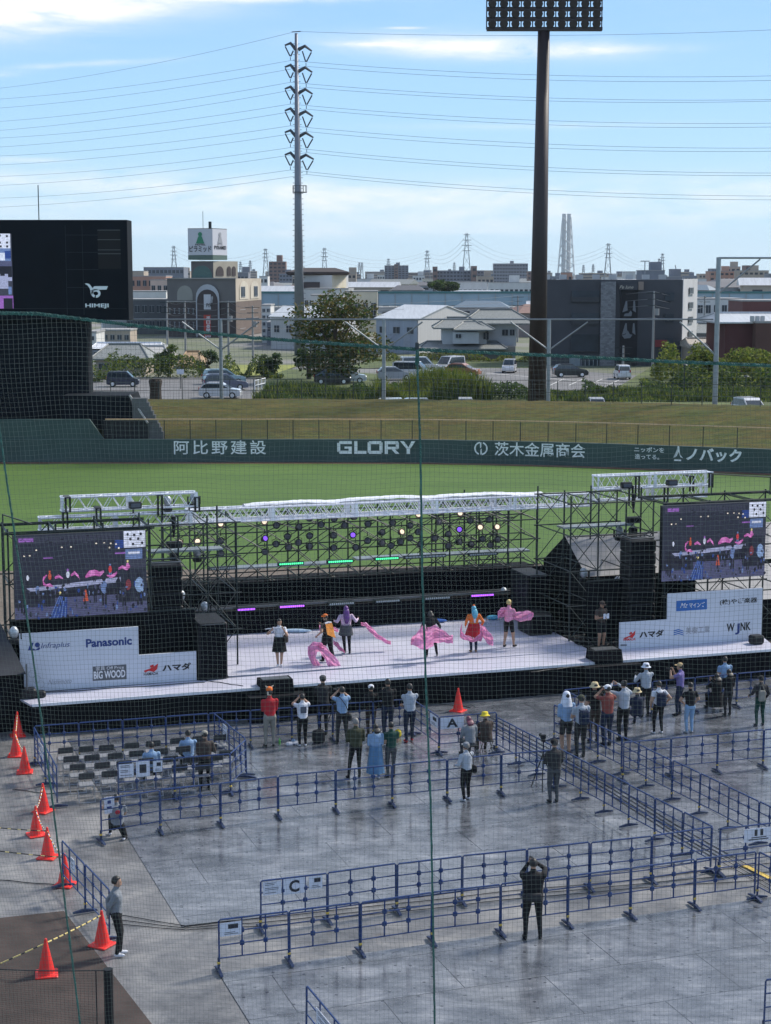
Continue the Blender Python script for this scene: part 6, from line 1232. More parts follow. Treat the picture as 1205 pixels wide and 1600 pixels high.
# ================================================================ buildings
WALLC = {}
def wallm(name, c, bump=.1, var=.1): return M('wall_'+name, c, .85, var=var, scale=.35, bump=bump, bscale=2)
def fp(pts): return [V((wpx(px, Y), Y, GZ-.1)) for px, Y in pts]
def shell(parent, name, pts, z0, z1, mat): P_ = [V((p.x, p.y, z0)) for p in pts]; return MB().prism(P_, (0, 0, z1-z0)).build(name, mat, parent)
def windows(parent, A, B, z0, z1, cols, rows, wf=.55, hf=.5, mat=GLASS, name='window', sill=True, fr=FRAME, u0=0.0, u1=1.0):
    X = B-A; Lw = X.length; X.normalize(); n_ = V((X.y, -X.x, 0))
    if n_.dot(A) > 0: n_ = -n_
    ax = (X, -n_, V((0, 0, 1)))
    for i in range(cols):
        for j in range(rows):
            u_ = Lw*(u0+(u1-u0)*(i+.5)/cols); w_ = Lw*(u1-u0)/cols*wf; h = (z1-z0)/rows*hf; z = z0+(z1-z0)*(j+.5)/rows; c = V((A.x, A.y, 0))+X*u_+n_*.03+V((0, 0, z))
            m = MB(); m.use(mat); m.box(c, (w_, .06, h), ax=ax)
            if fr: m.use(fr); m.box(c+n_*.04, (.06, .04, h), ax=ax); m.box(c-V((0, 0, h/2+.04))+n_*.04, (w_+.1, .12, .07), ax=ax); m.box(c+V((0, 0, h/2+.03))+n_*.03, (w_+.1, .08, .06), ax=ax)
            m.build(name, None, parent)
def block(label, px0, px1, ytop, Y, dep, mat, cols=0, rows=0, name='building', cat='building', side=0, group=None, ybot=None, roofcap=True, wf=.6, hf=.45, rot=0, **k):
    """box building whose front spans px0..px1 at depth Y"""
    A, B = V((wpx(px0, Y), Y, 0)), V((wpx(px1, Y), Y+rot, 0)); zt = zpx(ytop, Y); zb = GZ-.1; b = thing(name, label, cat, (A.x, A.y, zb), group=group); X = (B-A).normalized(); N_ = V((-X.y, X.x, 0))
    pts = [A, B, B+N_*dep, A+N_*dep]; shell(b, 'walls', pts, zb, zt, mat)
    if roofcap:
        m = MB(); c = (A+B)/2+N_*dep/2; m.box(V((c.x, c.y, zt+.12)), ((B-A).length+.2, dep+.2, .25), ax=(X, N_, V((0, 0, 1)))); m.build('roof_edge', M('parapet', (.30, .30, .30), .8, var=.1), b)
    if cols: windows(b, A, B, GZ+.3, zt-.2, cols, rows, wf, hf, **k)
    if side: windows(b, B, B+N_*dep, GZ+.3, zt-.2, side, rows, wf, hf)
    return b, A, B, zb, zt, X, N_
# hotel
tb = wallm('hotel_taupe', (.125, .115, .115)); tb2 = wallm('hotel_sunlit', (.42, .37, .30)); tbr = wallm('hotel_brick', (.13, .10, .085)); tgr = wallm('hotel_brown', (.060, .050, .052))
ho = thing('hotel', 'dark hotel with a rooftop sign cube showing a green cone emblem', 'building', (wpx(330, 330), 330, GZ))
A, B, C = V((wpx(264, 330), 330, 0)), V((wpx(373, 330), 325, 0)), V((wpx(408, 350), 352, 0)); D = A+(C-B); zt = zpx(435, 330); zm = zpx(471, 330)
shell(ho, 'lower_walls', [A, B, C, D], GZ-.2, zm, tgr); 
nA = (B-A).normalized(); 
m = MB(); m.prism([V((p.x, p.y, zm)) for p in (A, B, C, D)], (0, 0, zt-zm)); m.build('upper_walls', wallm('hotel_stone', (.14, .135, .135)), ho)
m = MB(); m.prism([B+V((.05, -.04, zm+.02)), C+V((.05, -.04, zm+.02)), C+V((.05, -.04, zt-.03)), B+V((.05, -.04, zt-.03))], V((.06, -.04, 0))); m.build('sunlit_side', tb2, ho)  # beige slab: the sun on this face is put into its colour
m = MB(); m.prism([B+V((.05, -.04, GZ)), C+V((.05, -.04, GZ)), C+V((.05, -.04, zm-.02)), B+V((.05, -.04, zm-.02))], V((.06, -.04, 0))); m.build('side_brickwork', tbr, ho)
m = MB(); [m.box(((A.x+B.x)/2, (A.y+B.y)/2-.1, z), ((B-A).length+.4, .4, .22), math.atan2(nA.y, nA.x)) for z in (zt, zm)]; m.build('cornice', wallm('hotel_trim', (.30, .29, .28)), ho)
def arch(parent, name, A, B, u0, u1, z0, z1, mat, dn=.12, th_=.06):
    X = (B-A).normalized(); L_ = (B-A).length; n_ = V((X.y, -X.x, 0)); n_ = n_ if n_.y < 0 else -n_; c = A+X*(L_*(u0+u1)/2); hw = L_*(u1-u0)/2; zc = z1-hw if z1-hw > z0 else (z0+z1)/2; hh = z1-zc
    pts = [c-X*hw+V((0, 0, z0)), c+X*hw+V((0, 0, z0))]+[c+X*(hw*math.cos(PI*i/10))+V((0, 0, zc+hh*math.sin(PI*i/10))) for i in range(11)]; pts = [p+n_*dn for p in pts]; return MB().prism(pts, -n_*th_).build(name, mat, parent)
arch(ho, 'blind_arch', A, B, .15, .38, zpx(469, 330), zpx(446, 330), wallm('hotel_panel', (.26, .26, .24)))
arch(ho, 'sign_bay', A, B, .44, .78, GZ, zpx(444, 330), wallm('bay_frame', (.42, .44, .48)), .5, .1); arch(ho, 'sign_bay_inner', A, B, .46, .76, GZ, zpx(452, 330), tgr, .6, .08)
def hsign(parent, name, px0, py0, px1, py1, Y, mat, dy=.0, th_=.15): a = V((wpx(px0, Y), Y-dy, zpx(py1, Y))); b_ = V((wpx(px1, Y), Y-dy, zpx(py0, Y))); return MB().box(((a.x+b_.x)/2, Y-dy, (a.z+b_.z)/2), (b_.x-a.x, th_, b_.z-a.z)).build(name, mat, parent)
def htext(parent, body, px0, py0, px1, py1, Y, mat, **k): a = at(px0, py1, Y); b_ = at(px1, py0, Y); m = MB(); text_on(m, body, a, V((1, 0, 0)), V((0, 0, 1)), b_.x-a.x, b_.z-a.z, **k); return m.build('sign_text', mat, parent)
SGW = M('sign_white', (.52, .53, .58), .6, var=.02); SGG = M('sign_green', (.03, .22, .12), .5, var=0)
hsign(ho, 'sign_panel', 320.5, 460, 343.5, 483.5, 326.2, SGW); htext(ho, 'PYRAMID', 322.5, 474, 342, 480, 326, C_BLK, bold=.03); m = MB(); m.add([at(328, 473, 326), at(336, 473, 326), at(333.5, 466, 326), at(330.5, 466, 326)], [(0, 1, 2, 3)]); m.ell(at(332, 465.5, 326), (.3, .05, .35), 8, 6); m.build('sign_emblem', C_GRY, ho)
RDS = M('sign_red', (.42, .035, .02), .6, var=.05)
hsign(ho, 'banner', 320, 492, 331, 532, 326.2, RDS); hsign(ho, 'banner', 332.5, 492, 341, 532, 326.2, M('sign_mixed', (.30, .22, .16), .6, var=.6, scale=1.3))
for i, ch in enumerate('平日昼間'): htext(ho, ch, 322.5, 494+i*6.5, 328.5, 499.5+i*6.5, 325.9, C_WHT, bold=.02)
htext(ho, 'BOX', 321, 524, 330, 530, 325.9, C_WHT, bold=.04)
windows(ho, A, B, GZ+1, zm-.5, 6, 2, .35, .35, u0=.0, u1=.42); windows(ho, B, C, GZ+1, zm-.3, 2, 3, .4, .4); 
for u0, u1 in ((.12, .46), (.54, .88)): arch(ho, 'arched_recess', B, C, u0, u1, zm+.4, zt-.5, wallm('arch_cream', (.50, .46, .38)), .22, .06)
windows(ho, B+V((.2, -.2, 0)), C+V((.2, -.2, 0)), zm+.5, zm+3.2, 2, 1, .3, .7)
# roof tower and sign cube
Yh = 329; T0 = V((wpx(302, Yh), Yh, 0)); T1 = V((wpx(337, Yh), Yh-1.2, 0)); T2 = V((wpx(370, Yh), Yh+5.5, 0)); T3 = T0+(T2-T1)
shell(ho, 'roof_tower', [T0, T1, T2, T3], zt-.1, zpx(408, Yh), wallm('hotel_tower', (.36, .33, .27)))
shell(ho, 'tower_front', [T0+V((-.05, -.1, 0)), T1+V((0, -.1, 0)), T1+V((0, 0.02, 0)), T0+V((-.05, .02, 0))], zt-.1, zpx(408.5, Yh), tb); arch(ho, 'green_arch', T0, T1, .04, .96, zt, zpx(415, Yh), M('copper_green', (.07, .14, .13), .6), .25, .08)  # darker front sheet: shade on this face is put into its colour
for u0, u1 in ((.1, .4), (.55, .7), (.75, .9)): arch(ho, 'tower_window', T1, T2, u0, u1, zt+.5, zpx(416, Yh), tgr, .1, .05)
c0 = V((wpx(298, Yh), Yh-.8, 0)); c1 = V((wpx(337, Yh), Yh-2, 0)); c2_ = V((wpx(355.5, Yh), Yh+3, 0)); c3 = c0+(c2_-c1); zc0, zc1 = zpx(406, Yh), zpx(358, Yh)
shell(ho, 'sign_cube', [c0, c1, c2_, c3], zc0+.9, zc1, SGW); shell(ho, 'sign_cube_base', [c0, c1, c2_, c3], zc0, zc0+.88, M('base_green', (.09, .14, .12), .6)); shell(ho, 'sign_cube_cap', [c0, c1, c2_, c3], zc1+.01, zc1+.12, tgr)
def face_text(body, a, b_, u0, u1, z0_, z1_, mat, name='sign_text', **k):
    X = (b_-a).normalized(); L_ = (b_-a).length; n_ = V((X.y, -X.x, 0)); n_ = n_ if n_.y < 0 else -n_; o = a+X*(L_*u0)+n_*.06; o.z = z0_; m = MB(); text_on(m, body, o, X, V((0, 0, 1)), L_*(u1-u0), z1_-z0_, **k); m.build(name, mat, ho)
H_ = zc1-zc0; 
face_text('ピラミッド', c0, c1, .06, .95, zc0+.25*H_, zc0+.45*H_, C_BLK, bold=.02); face_text('HOTEL', c0, c1, .30, .72, zc0+.46*H_, zc0+.52*H_, C_BLK, bold=.03)
face_text('PYRAMID', c1, c2_, .10, .92, zc0+.34*H_, zc0+.46*H_, C_BLK, bold=.03); face_text('HOTEL', c1, c2_, .3, .7, zc0+.48*H_, zc0+.53*H_, C_BLK)
def cone_emblem(a, b_, uc, hw, z0_, z1_, mat):
    X = (b_-a).normalized(); L_ = (b_-a).length; n_ = V((X.y, -X.x, 0)); n_ = n_ if n_.y < 0 else -n_; c = a+X*(L_*uc)+n_*.08; m = MB(); f = lambda u_, z: c+X*(u_*L_*hw)+V((0, 0, z0_+(z1_-z0_)*z))
    m.add([f(-1, 0), f(1, 0), f(.42, .62), f(-.42, .62)], [(0, 1, 2, 3)]); m.add([f(.5*math.cos(2*PI*i/14), .80+.20*math.sin(2*PI*i/14)) for i in range(14)], [tuple(range(14))]); m.build('sign_emblem', mat, ho)
cone_emblem(c0, c1, .5, .17, zc0+.53*H_, zc0+.90*H_, SGG); cone_emblem(c1, c2_, .5, .16, zc0+.55*H_, zc0+.90*H_, C_GRY)
MB().tube((wpx(331, Yh), Yh+1, zc1), (wpx(331, Yh), Yh+1, zpx(346, Yh)), .3, n=8).build('flue', darksteel, ho); MB().tube((wpx(321, Yh), Yh, zc1), (wpx(321, Yh), Yh, zpx(330, Yh)), .05, n=4).build('aerial', darksteel, ho)
# modern dark building (right)
mk = wallm('charcoal', (.058, .062, .072), .05); Yd = 222
dk = thing('office_building', 'modern charcoal four storey building with stone column and white side', 'building', (wpx(855, Yd), Yd, GZ))
A = V((wpx(853, Yd), Yd, 0)); B = V((wpx(1063, Yd), Yd, 0)); C = V((wpx(1085, 232), 232, 0)); D = A+V((0, 12, 0)); zt = zpx(437, Yd)
shell(dk, 'walls', [A, B, C+V((0, 1, 0)), V((A.x, C.y+1, 0))], GZ-.1, zt, mk)
MB().prism([B+V((.03, 0, GZ)), C+V((.03, 0, GZ)), C+V((.03, 0, zt+.1)), B+V((.03, 0, zt+.1))], V((.08, -.02, 0))).build('white_side', wallm('offwhite', (.46, .46, .47)), dk)
def dbox(name, px0, py0, px1, py1, mat, y0=-.05, dep=.2): x_0, x_1 = wpx(px0, Yd), wpx(px1, Yd); z_1, z_0 = zpx(py0, Yd), zpx(py1, Yd); return MB().box(((x_0+x_1)/2, Yd+y0+dep/2-.1, (z_0+z_1)/2), (x_1-x_0, dep, z_1-z_0)).build(name, mat, dk)
def stonem(b, N, L, mp, noise, ramp, mix, bump):
    q = N('ShaderNodeTexBrick'); q.inputs['Scale'].default_value = 1.2; q.inputs['Color1'].default_value = (.13, .135, .15, 1); q.inputs['Color2'].default_value = (.22, .225, .24, 1); q.inputs['Mortar'].default_value = (.10, .10, .11, 1); q.inputs['Mortar Size'].default_value = .01
    r_ = N('ShaderNodeMapping'); r_.inputs['Rotation'].default_value = (PI/2, 0, 0); L(mp(), r_.inputs[0]); L(r_.outputs[0], q.inputs[0]); L(q.outputs[0], b.inputs['Base Color'])
dbox('stone_column', 936, 440, 959, 588, gmat('stone_cladding', stonem), -.35, .7)
for py0, py1 in ((454, 471), (489, 506), (522, 549)): dbox('window', 891, py0, 934, py1, GLASS, -.1, .1); dbox('balcony_rail', 891, py1-7 if py1 < 520 else py1-1, 934, py1+1, M('rail_dark', (.03, .033, .04), .5), -.22, .08)
dbox('shop_window', 889, 559, 906, 586, M('curtain_glass', (.20, .24, .27), .3), -.12, .1); dbox('shop_window', 907, 562, 933, 588, GLASS, -.12, .1)
for i in range(5): dbox('shop_mullion', 907+i*6.3, 562, 907.6+i*6.3, 588, M('mullion_white', (.45, .47, .5), .5), -.18, .06)
dbox('stair_recess', 967, 452, 994, 588, M('recess', (.012, .013, .016), .8), -.06, .1); dbox('sign_fascia', 965, 444, 993, 453, mk, -.3, .3)
htext(dk, 'Pe lune', 968, 446, 990, 451, Yd-.5, M('sign_script', (.55, .5, .42), .6, var=0), shear=.4); dbox('brown_block', 994, 440, 1002, 453, wallm('brownish', (.25, .2, .17)), -.3, .3)
lt = M('relief_grey', (.15, .165, .185), .6, var=.1)
for cy in (483, 518): 
    m = MB()
    for pts in ([(970, cy+5), (975, cy-13), (977, cy-13), (978, cy+2)], [(986, cy+2), (987, cy-13), (989, cy-13), (991, cy+5)], [(972, cy+11), (974, cy+7), (980, cy+6), (983, cy+2), (985, cy+6), (984, cy+11)] if cy == 483 else [(970, cy+6), (976, cy+4), (979, cy-2), (982, cy+4), (986, cy+5), (983, cy+10), (974, cy+11)]): m.prism([V((wpx(a, Yd), Yd-.35, zpx(b_, Yd))) for a, b_ in pts], V((0, .1, 0)))
    m.build('wall_relief', lt, dk)
for px, py in ((1036, 457), (1036, 490)): dbox('window', px, py, px+14, py+13, GLASS, -.1, .1)
dbox('red_sign', 1022, 531, 1041, 542, M('sign_dull_red', (.22, .03, .035), .6), -.15, .1); dbox('window', 1036, 528, 1050, 550, GLASS, -.1, .08)
windows(dk, B+V((.2, 0, 0)), C+V((.2, 0, 0)), GZ+1, zt-.5, 1, 5, .3, .4)
[MB().box((wpx(855+i*26, Yd), Yd+3, zt+.35), (.9, .8, .6)).build('roof_unit', wallm('units', (.5, .5, .5)), dk) for i in range(8)]
# warehouses
ribs = lambda name, c: M('ribbed_'+name, c, .55, .2, var=.15, scale=1.0, stretch=(14, 14, .05))
def warehouse(label, F0, F1, G1, ze, zr, mat_f, mat_g, mat_r, name='warehouse', doors=True):
    """long front wall F0-F1 (eave side) and gable wall F1-G1"""
    b = thing(name, label, 'building', (F0.x, F0.y, GZ)); d = G1-F1; F0b = F0+d; up = lambda p, z: V((p.x, p.y, z))
    MB().prism([up(F0, GZ-.1), up(F1, GZ-.1), up(G1, GZ-.1), up(F0b, GZ-.1)], V((0, 0, ze-GZ+.1))).build('walls', mat_f, b)
    mid1 = (F1+G1)/2; mid0 = (F0+F0b)/2; o = V((.05, -.02, 0)); gw = MB(); gw.prism([up(F1, GZ)+o, up(G1, GZ)+o, up(G1, ze)+o, up(mid1, zr-.05)+o, up(F1, ze)+o], V((.06, -.03, 0))); gw.build('gable_wall', mat_g, b)
    X = (F1-F0).normalized(); rr = MB(); e = .35
    for a0, a1, z_a, z_b in ((F0, F1, ze, zr), (F0b, G1, ze, zr)):
        q0 = up(a0, z_a)-X*e; q1 = up(a1, z_a)+X*e; r0 = up(mid0, zr)-X*e; r1 = up(mid1, zr)+X*e; ov = (up(a0, z_a)-up(mid0, zr)).normalized()*.35; rr.prism([q0+ov, q1+ov, r1, r0], (0, 0, .12))
    rr.build('roof', mat_r, b); return b
pw = ribs('grey', (.30, .34, .42)); pg_ = ribs('cream', (.46, .46, .46)); rw = M('roof_metal', (.52, .54, .56), .45, .3, var=.12, scale=.6, stretch=(6, .3, 1))
F0 = V((wpx(588, 262), 262, 0)); F1 = V((wpx(652, 255), 255, 0)); G1 = V((wpx(736, 280), 280, 0)); 
wh = warehouse('large pale metal warehouse with ribbed gable wall', F0, F1, G1, zpx(499, 256), zpx(478, 268), pw, pg_, rw); windows(wh, F0, F1, zpx(530, 258), zpx(502, 258), 3, 1, .45, .35)
for u_ in (.15, .45, .8): a = F0.lerp(F1, u_); MB().box((a.x, a.y-.15, (GZ+zpx(522, 258))/2), (1.7, .12, zpx(522, 258)-GZ)).build('door', M('door_grey', (.35, .38, .45), .6), wh)
F0 = V((wpx(424, 275), 275, 0)); F1 = V((wpx(520, 268), 268, 0)); G1 = V((wpx(560, 285), 285, 0))
wh2 = warehouse('pale warehouse partly behind the large tree', F0, F1, G1, zpx(496, 270), zpx(480, 276), ribs('pale', (.42, .42, .43)), pg_, rw); windows(wh2, F0, F1, zpx(530, 270), zpx(500, 270), 5, 1, .4, .35); 
W_ = wallm
A_ = W_('white', (.58, .58, .57)); A_2 = W_('grey', (.20, .21, .24)); A_c = W_('cream', (.55, .50, .40)); A_b = W_('brown', (.20, .13, .11)); A_o = W_('terracotta', (.42, .24, .18)); A_g = W_('bluegrey', (.17, .19, .23)); A_r = W_('redbrown', (.10, .035, .035)); A_t = W_('tan', (.38, .32, .26))
block('tall narrow white block with grey vents left of the pale warehouse', 410, 424, 478, 300, 10, A_, 2, 5)
b = block('grey building with plant boxes on its roof left of the monopole', 418, 470, 505, 290, 14, A_2, 5, 2)
for i in range(9): x = wpx(425+i*5, 292); MB().bbox((x, 294, b[4]+.9), (.42 if i % 2 else .5, .8, 1.3), .05).build('roof_unit', W_('units', (.5, .5, .5)), b[0])
# pavilion with wide dark eaves
pv = block('cream pavilion with wide dark overhanging roof', 476, 520, 430, 395, 12, W_('pav', (.52, .52, .52)), 0, 0, rot=-2, roofcap=False); P0, P1 = pv[1], pv[2]; P2 = V((wpx(541, 400), 402, 0)); zr = pv[4]
MB().prism([P1+V((.02, 0, GZ)), P2+V((.02, 0, GZ)), P2+V((.02, 0, zr)), P1+V((.02, 0, zr))], V((.05, -.05, 0))).build('side_wall', A_c, pv[0])
m = MB(); c = V((wpx(498, 398), 402, zr)); hx_, hy_ = (wpx(546, 398)-wpx(450, 398))/2, 9; m.add([c+V((sx*hx_*f, sy*hy_*f, z)) for f, z in ((.93, 0), (1, .45), (1, .75), (.55, 1.7)) for sx, sy in ((-1, -1), (1, -1), (1, 1), (-1, 1))], [(4*k+i, 4*k+(i+1) % 4, 4*k+4+(i+1) % 4, 4*k+4+i) for k in range(3) for i in range(4)]+[(12, 13, 14, 15), (3, 2, 1, 0)]); m.build('roof', W_('roofdark', (.055, .045, .045)), pv[0])
m = MB(); m.box((wpx(488, 393), 392.5, zpx(447, 394)), (3.8, .6, 1.9)); m.build('porch', W_('roofdark', (.055, .045, .045)), pv[0]); windows(pv[0], P1, P2, zpx(452, 396), zpx(433, 396), 2, 1, .5, .7, fr=M('gold_frame', (.5, .4, .12), .5))
block('long white low building below the pavilion', 476, 545, 452, 380, 10, A_, 9, 1, rot=-1); block('white box with brown top right of the pavilion', 540, 590, 456, 360, 12, A_c, 4, 1)
bb = block('dark roofed small house below the pavilion', 487, 537, 462, 350, 10, A_, 4, 1)
# Japanese house
tile = M('roof_tile_grey', (.20, .215, .21), .6, var=.3, scale=2.2, stretch=(5, 1, 1), bump=.5, bscale=6)
def hip_roof(parent, c, hx, hy, z0, h, a=0, rl=.45, mat=tile, name='roof', t=.18):
    X, Y_, Z = frame(a); c = V((c[0], c[1], 0)); P_ = lambda x, y, z: c+X*x+Y_*y+V((0, 0, z)); vs = [P_(-hx, -hy, z0-t), P_(hx, -hy, z0-t), P_(hx, hy, z0-t), P_(-hx, hy, z0-t), P_(-hx, -hy, z0), P_(hx, -hy, z0), P_(hx, hy, z0), P_(-hx, hy, z0), P_(-hx*rl, 0, z0+h), P_(hx*rl, 0, z0+h)]
    m = MB(); m.add(vs, [(3, 2, 1, 0), (0, 1, 5, 4), (1, 2, 6, 5), (2, 3, 7, 6), (3, 0, 4, 7), (4, 5, 9, 8), (6, 7, 8, 9), (5, 6, 9), (7, 4, 8)]); m.tube(vs[8]+V((0, 0, .06)), vs[9]+V((0, 0, .06)), .16, n=6); [m.tube(vs[a_]+V((0, 0, .05)), vs[b_]+V((0, 0, .05)), .10, n=5) for a_, b_ in ((4, 8), (5, 9), (6, 9), (7, 8))]; return m.build(name, mat, parent)
jh = thing('house', 'two storey white house with grey tiled hip roofs', 'house', (wpx(740, 235), 238, GZ)); hw_ = W_('plaster', (.52, .54, .56))
def hb(name, px0, px1, py0, py1, Y, dep, mat): x_0, x_1 = wpx(px0, Y), wpx(px1, Y); z_1 = zpx(py0, Y); z_0 = zpx(py1, Y) if py1 else GZ-.1; return MB().box(((x_0+x_1)/2, Y+dep/2, (z_0+z_1)/2), (x_1-x_0, dep, z_1-z_0)).build(name, mat, jh)
hb('ground_floor', 680, 805, 541, None, 238, 10, W_('lower', (.26, .25, .25))); hb('upper_left', 691, 760, 510, 542, 239, 6, hw_); hb('upper_bay', 708, 748, 519, 537, 237, 5, hw_); hb('upper_right', 762, 806, 507, 541, 241, 8, hw_)
hip_roof(jh, ((wpx(688, 238)+wpx(748, 238))/2, 242), 3.7, 3.9, zpx(512, 239), 1.3); hip_roof(jh, ((wpx(712, 238)+wpx(768, 238))/2, 240.5), 2.9, 3.9, zpx(511, 237)-.35, .9, name='bay_roof'); hip_roof(jh, (wpx(776, 242), 245), 5.2, 5.0, zpx(505, 241), 1.8)
hip_roof(jh, ((wpx(665, 236)+wpx(782, 236))/2, 240.5), 6.2, 4.5, zpx(541, 237)-.3, .8, rl=.8, name='lower_roof')
for px0, px1, py0, py1, Y in ((712, 720, 522, 528, 236.9), (755, 763, 520, 530, 238.9), (784, 793, 515, 524, 240.9), (796, 803, 515, 524, 240.9)): x_0, x_1 = wpx(px0, Y), wpx(px1, Y); m = MB(); m.use(GLASS).box(((x_0+x_1)/2, Y-.05, (zpx(py0, Y)+zpx(py1, Y))/2), (x_1-x_0, .1, zpx(py0, Y)-zpx(py1, Y))); m.use(FRAME).box(((x_0+x_1)/2, Y-.11, (zpx(py0, Y)+zpx(py1, Y))/2), (.06, .05, zpx(py0, Y)-zpx(py1, Y))); m.build('window', None, jh)
# right side buildings
b = block('dark red brown warehouse with pale roof at the right edge', 1131, 1178, 503, 205, 12, A_r, 0, 0, roofcap=False); hip_roof(b[0], ((wpx(1131, 205)+wpx(1240, 205))/2, 211), 5.4, 6.5, b[4], .9, rl=.8, mat=rw)
b = block('brown metal clad annex at the far right edge', 1179, 1260, 505, 203, 12, W_('brownmetal', (.11, .055, .045)), 0, 0); [MB().bbox((wpx(1172+i*8, 204), 203.8, b[4]+.5), (.5, .4, .7), .05).build('roof_unit', W_('units', (.5, .5, .5)), b[0]) for i in range(3)]
block('low maroon building beyond the red brown warehouse', 1157, 1240, 471, 285, 12, W_('maroon', (.13, .05, .05)), 4, 1)
b = block('small house with corrugated roof left of the red warehouse', 1080, 1128, 542, 215, 8, A_t, 3, 1, roofcap=False); hip_roof(b[0], ((wpx(1080, 215)+wpx(1128, 215))/2, 219), 2.3, 4.4, b[4], .9, rl=.9, mat=M('roof_corrugated', (.42, .38, .33), .6, var=.3, scale=2, stretch=(8, 1, 1)))
b = block('grey tiled roof house beyond the white side wall', 1084, 1135, 520, 250, 8, A_2, 2, 1, roofcap=False); hip_roof(b[0], (wpx(1110, 250), 254), 3.0, 4.5, b[4], 1.2)
block('white industrial shed behind the taller post', 1085, 1160, 468, 330, 12, A_, 6, 2)
# left low houses
for px0, px1, py, Y, roof, lb in ((150, 228, 560, 200, tile, 'low house with wide grey tiled roof left of the hotel'), (205, 262, 562, 210, M('roof_pale', (.45, .44, .42), .6), 'low house with pale roof beside the round shrubs'), (285, 310, 570, 215, M('roof_tan', (.35, .24, .14), .7), 'small tan gabled house between the shrubs')):
    b = block(lb, px0, px1, py, Y, 7, A_t, 3, 1, roofcap=False, name='house', cat='house'); hip_roof(b[0], ((wpx(px0, Y)+wpx(px1, Y))/2, Y+3.5), (wpx(px1, Y)-wpx(px0, Y))/2+.5, 4.2, b[4], 1.5, rl=.55, mat=roof)
b = block('long shed with white striped roof left of the hotel', 145, 245, 545, 240, 9, A_2, 6, 1, roofcap=False); hip_roof(b[0], ((wpx(145, 240)+wpx(245, 240))/2, 245), 4.9, 5, b[4], .6, rl=.95, mat=M('roof_white', (.6, .62, .66), .5, var=.3, scale=1, stretch=(10, .5, 1)))
block('white building behind the scoreboard foot', 136, 152, 520, 260, 8, A_, 1, 2); block('beige long building behind the scoreboard', 150, 205, 517, 290, 8, A_t, 5, 1)
block('dark low block beside the hotel', 200, 268, 469, 345, 12, W_('darkroof', (.10, .11, .12)), 6, 2)
block('white terrace building beyond the dark low block', 202, 262, 456, 420, 12, A_, 7, 1); b = block('terracotta building left of the hotel', 206, 262, 432, 520, 16, A_o, 6, 3); block('pale pink annex of the terracotta building', 238, 266, 438, 510, 10, W_('pinkish', (.55, .42, .36)), 3, 2)
block('grey blue apartment block behind the terracotta building', 228, 290, 418, 900, 20, A_g, 10, 4); block('small white building left of the grey blue block', 202, 228, 424, 800, 16, A_t, 3, 2)
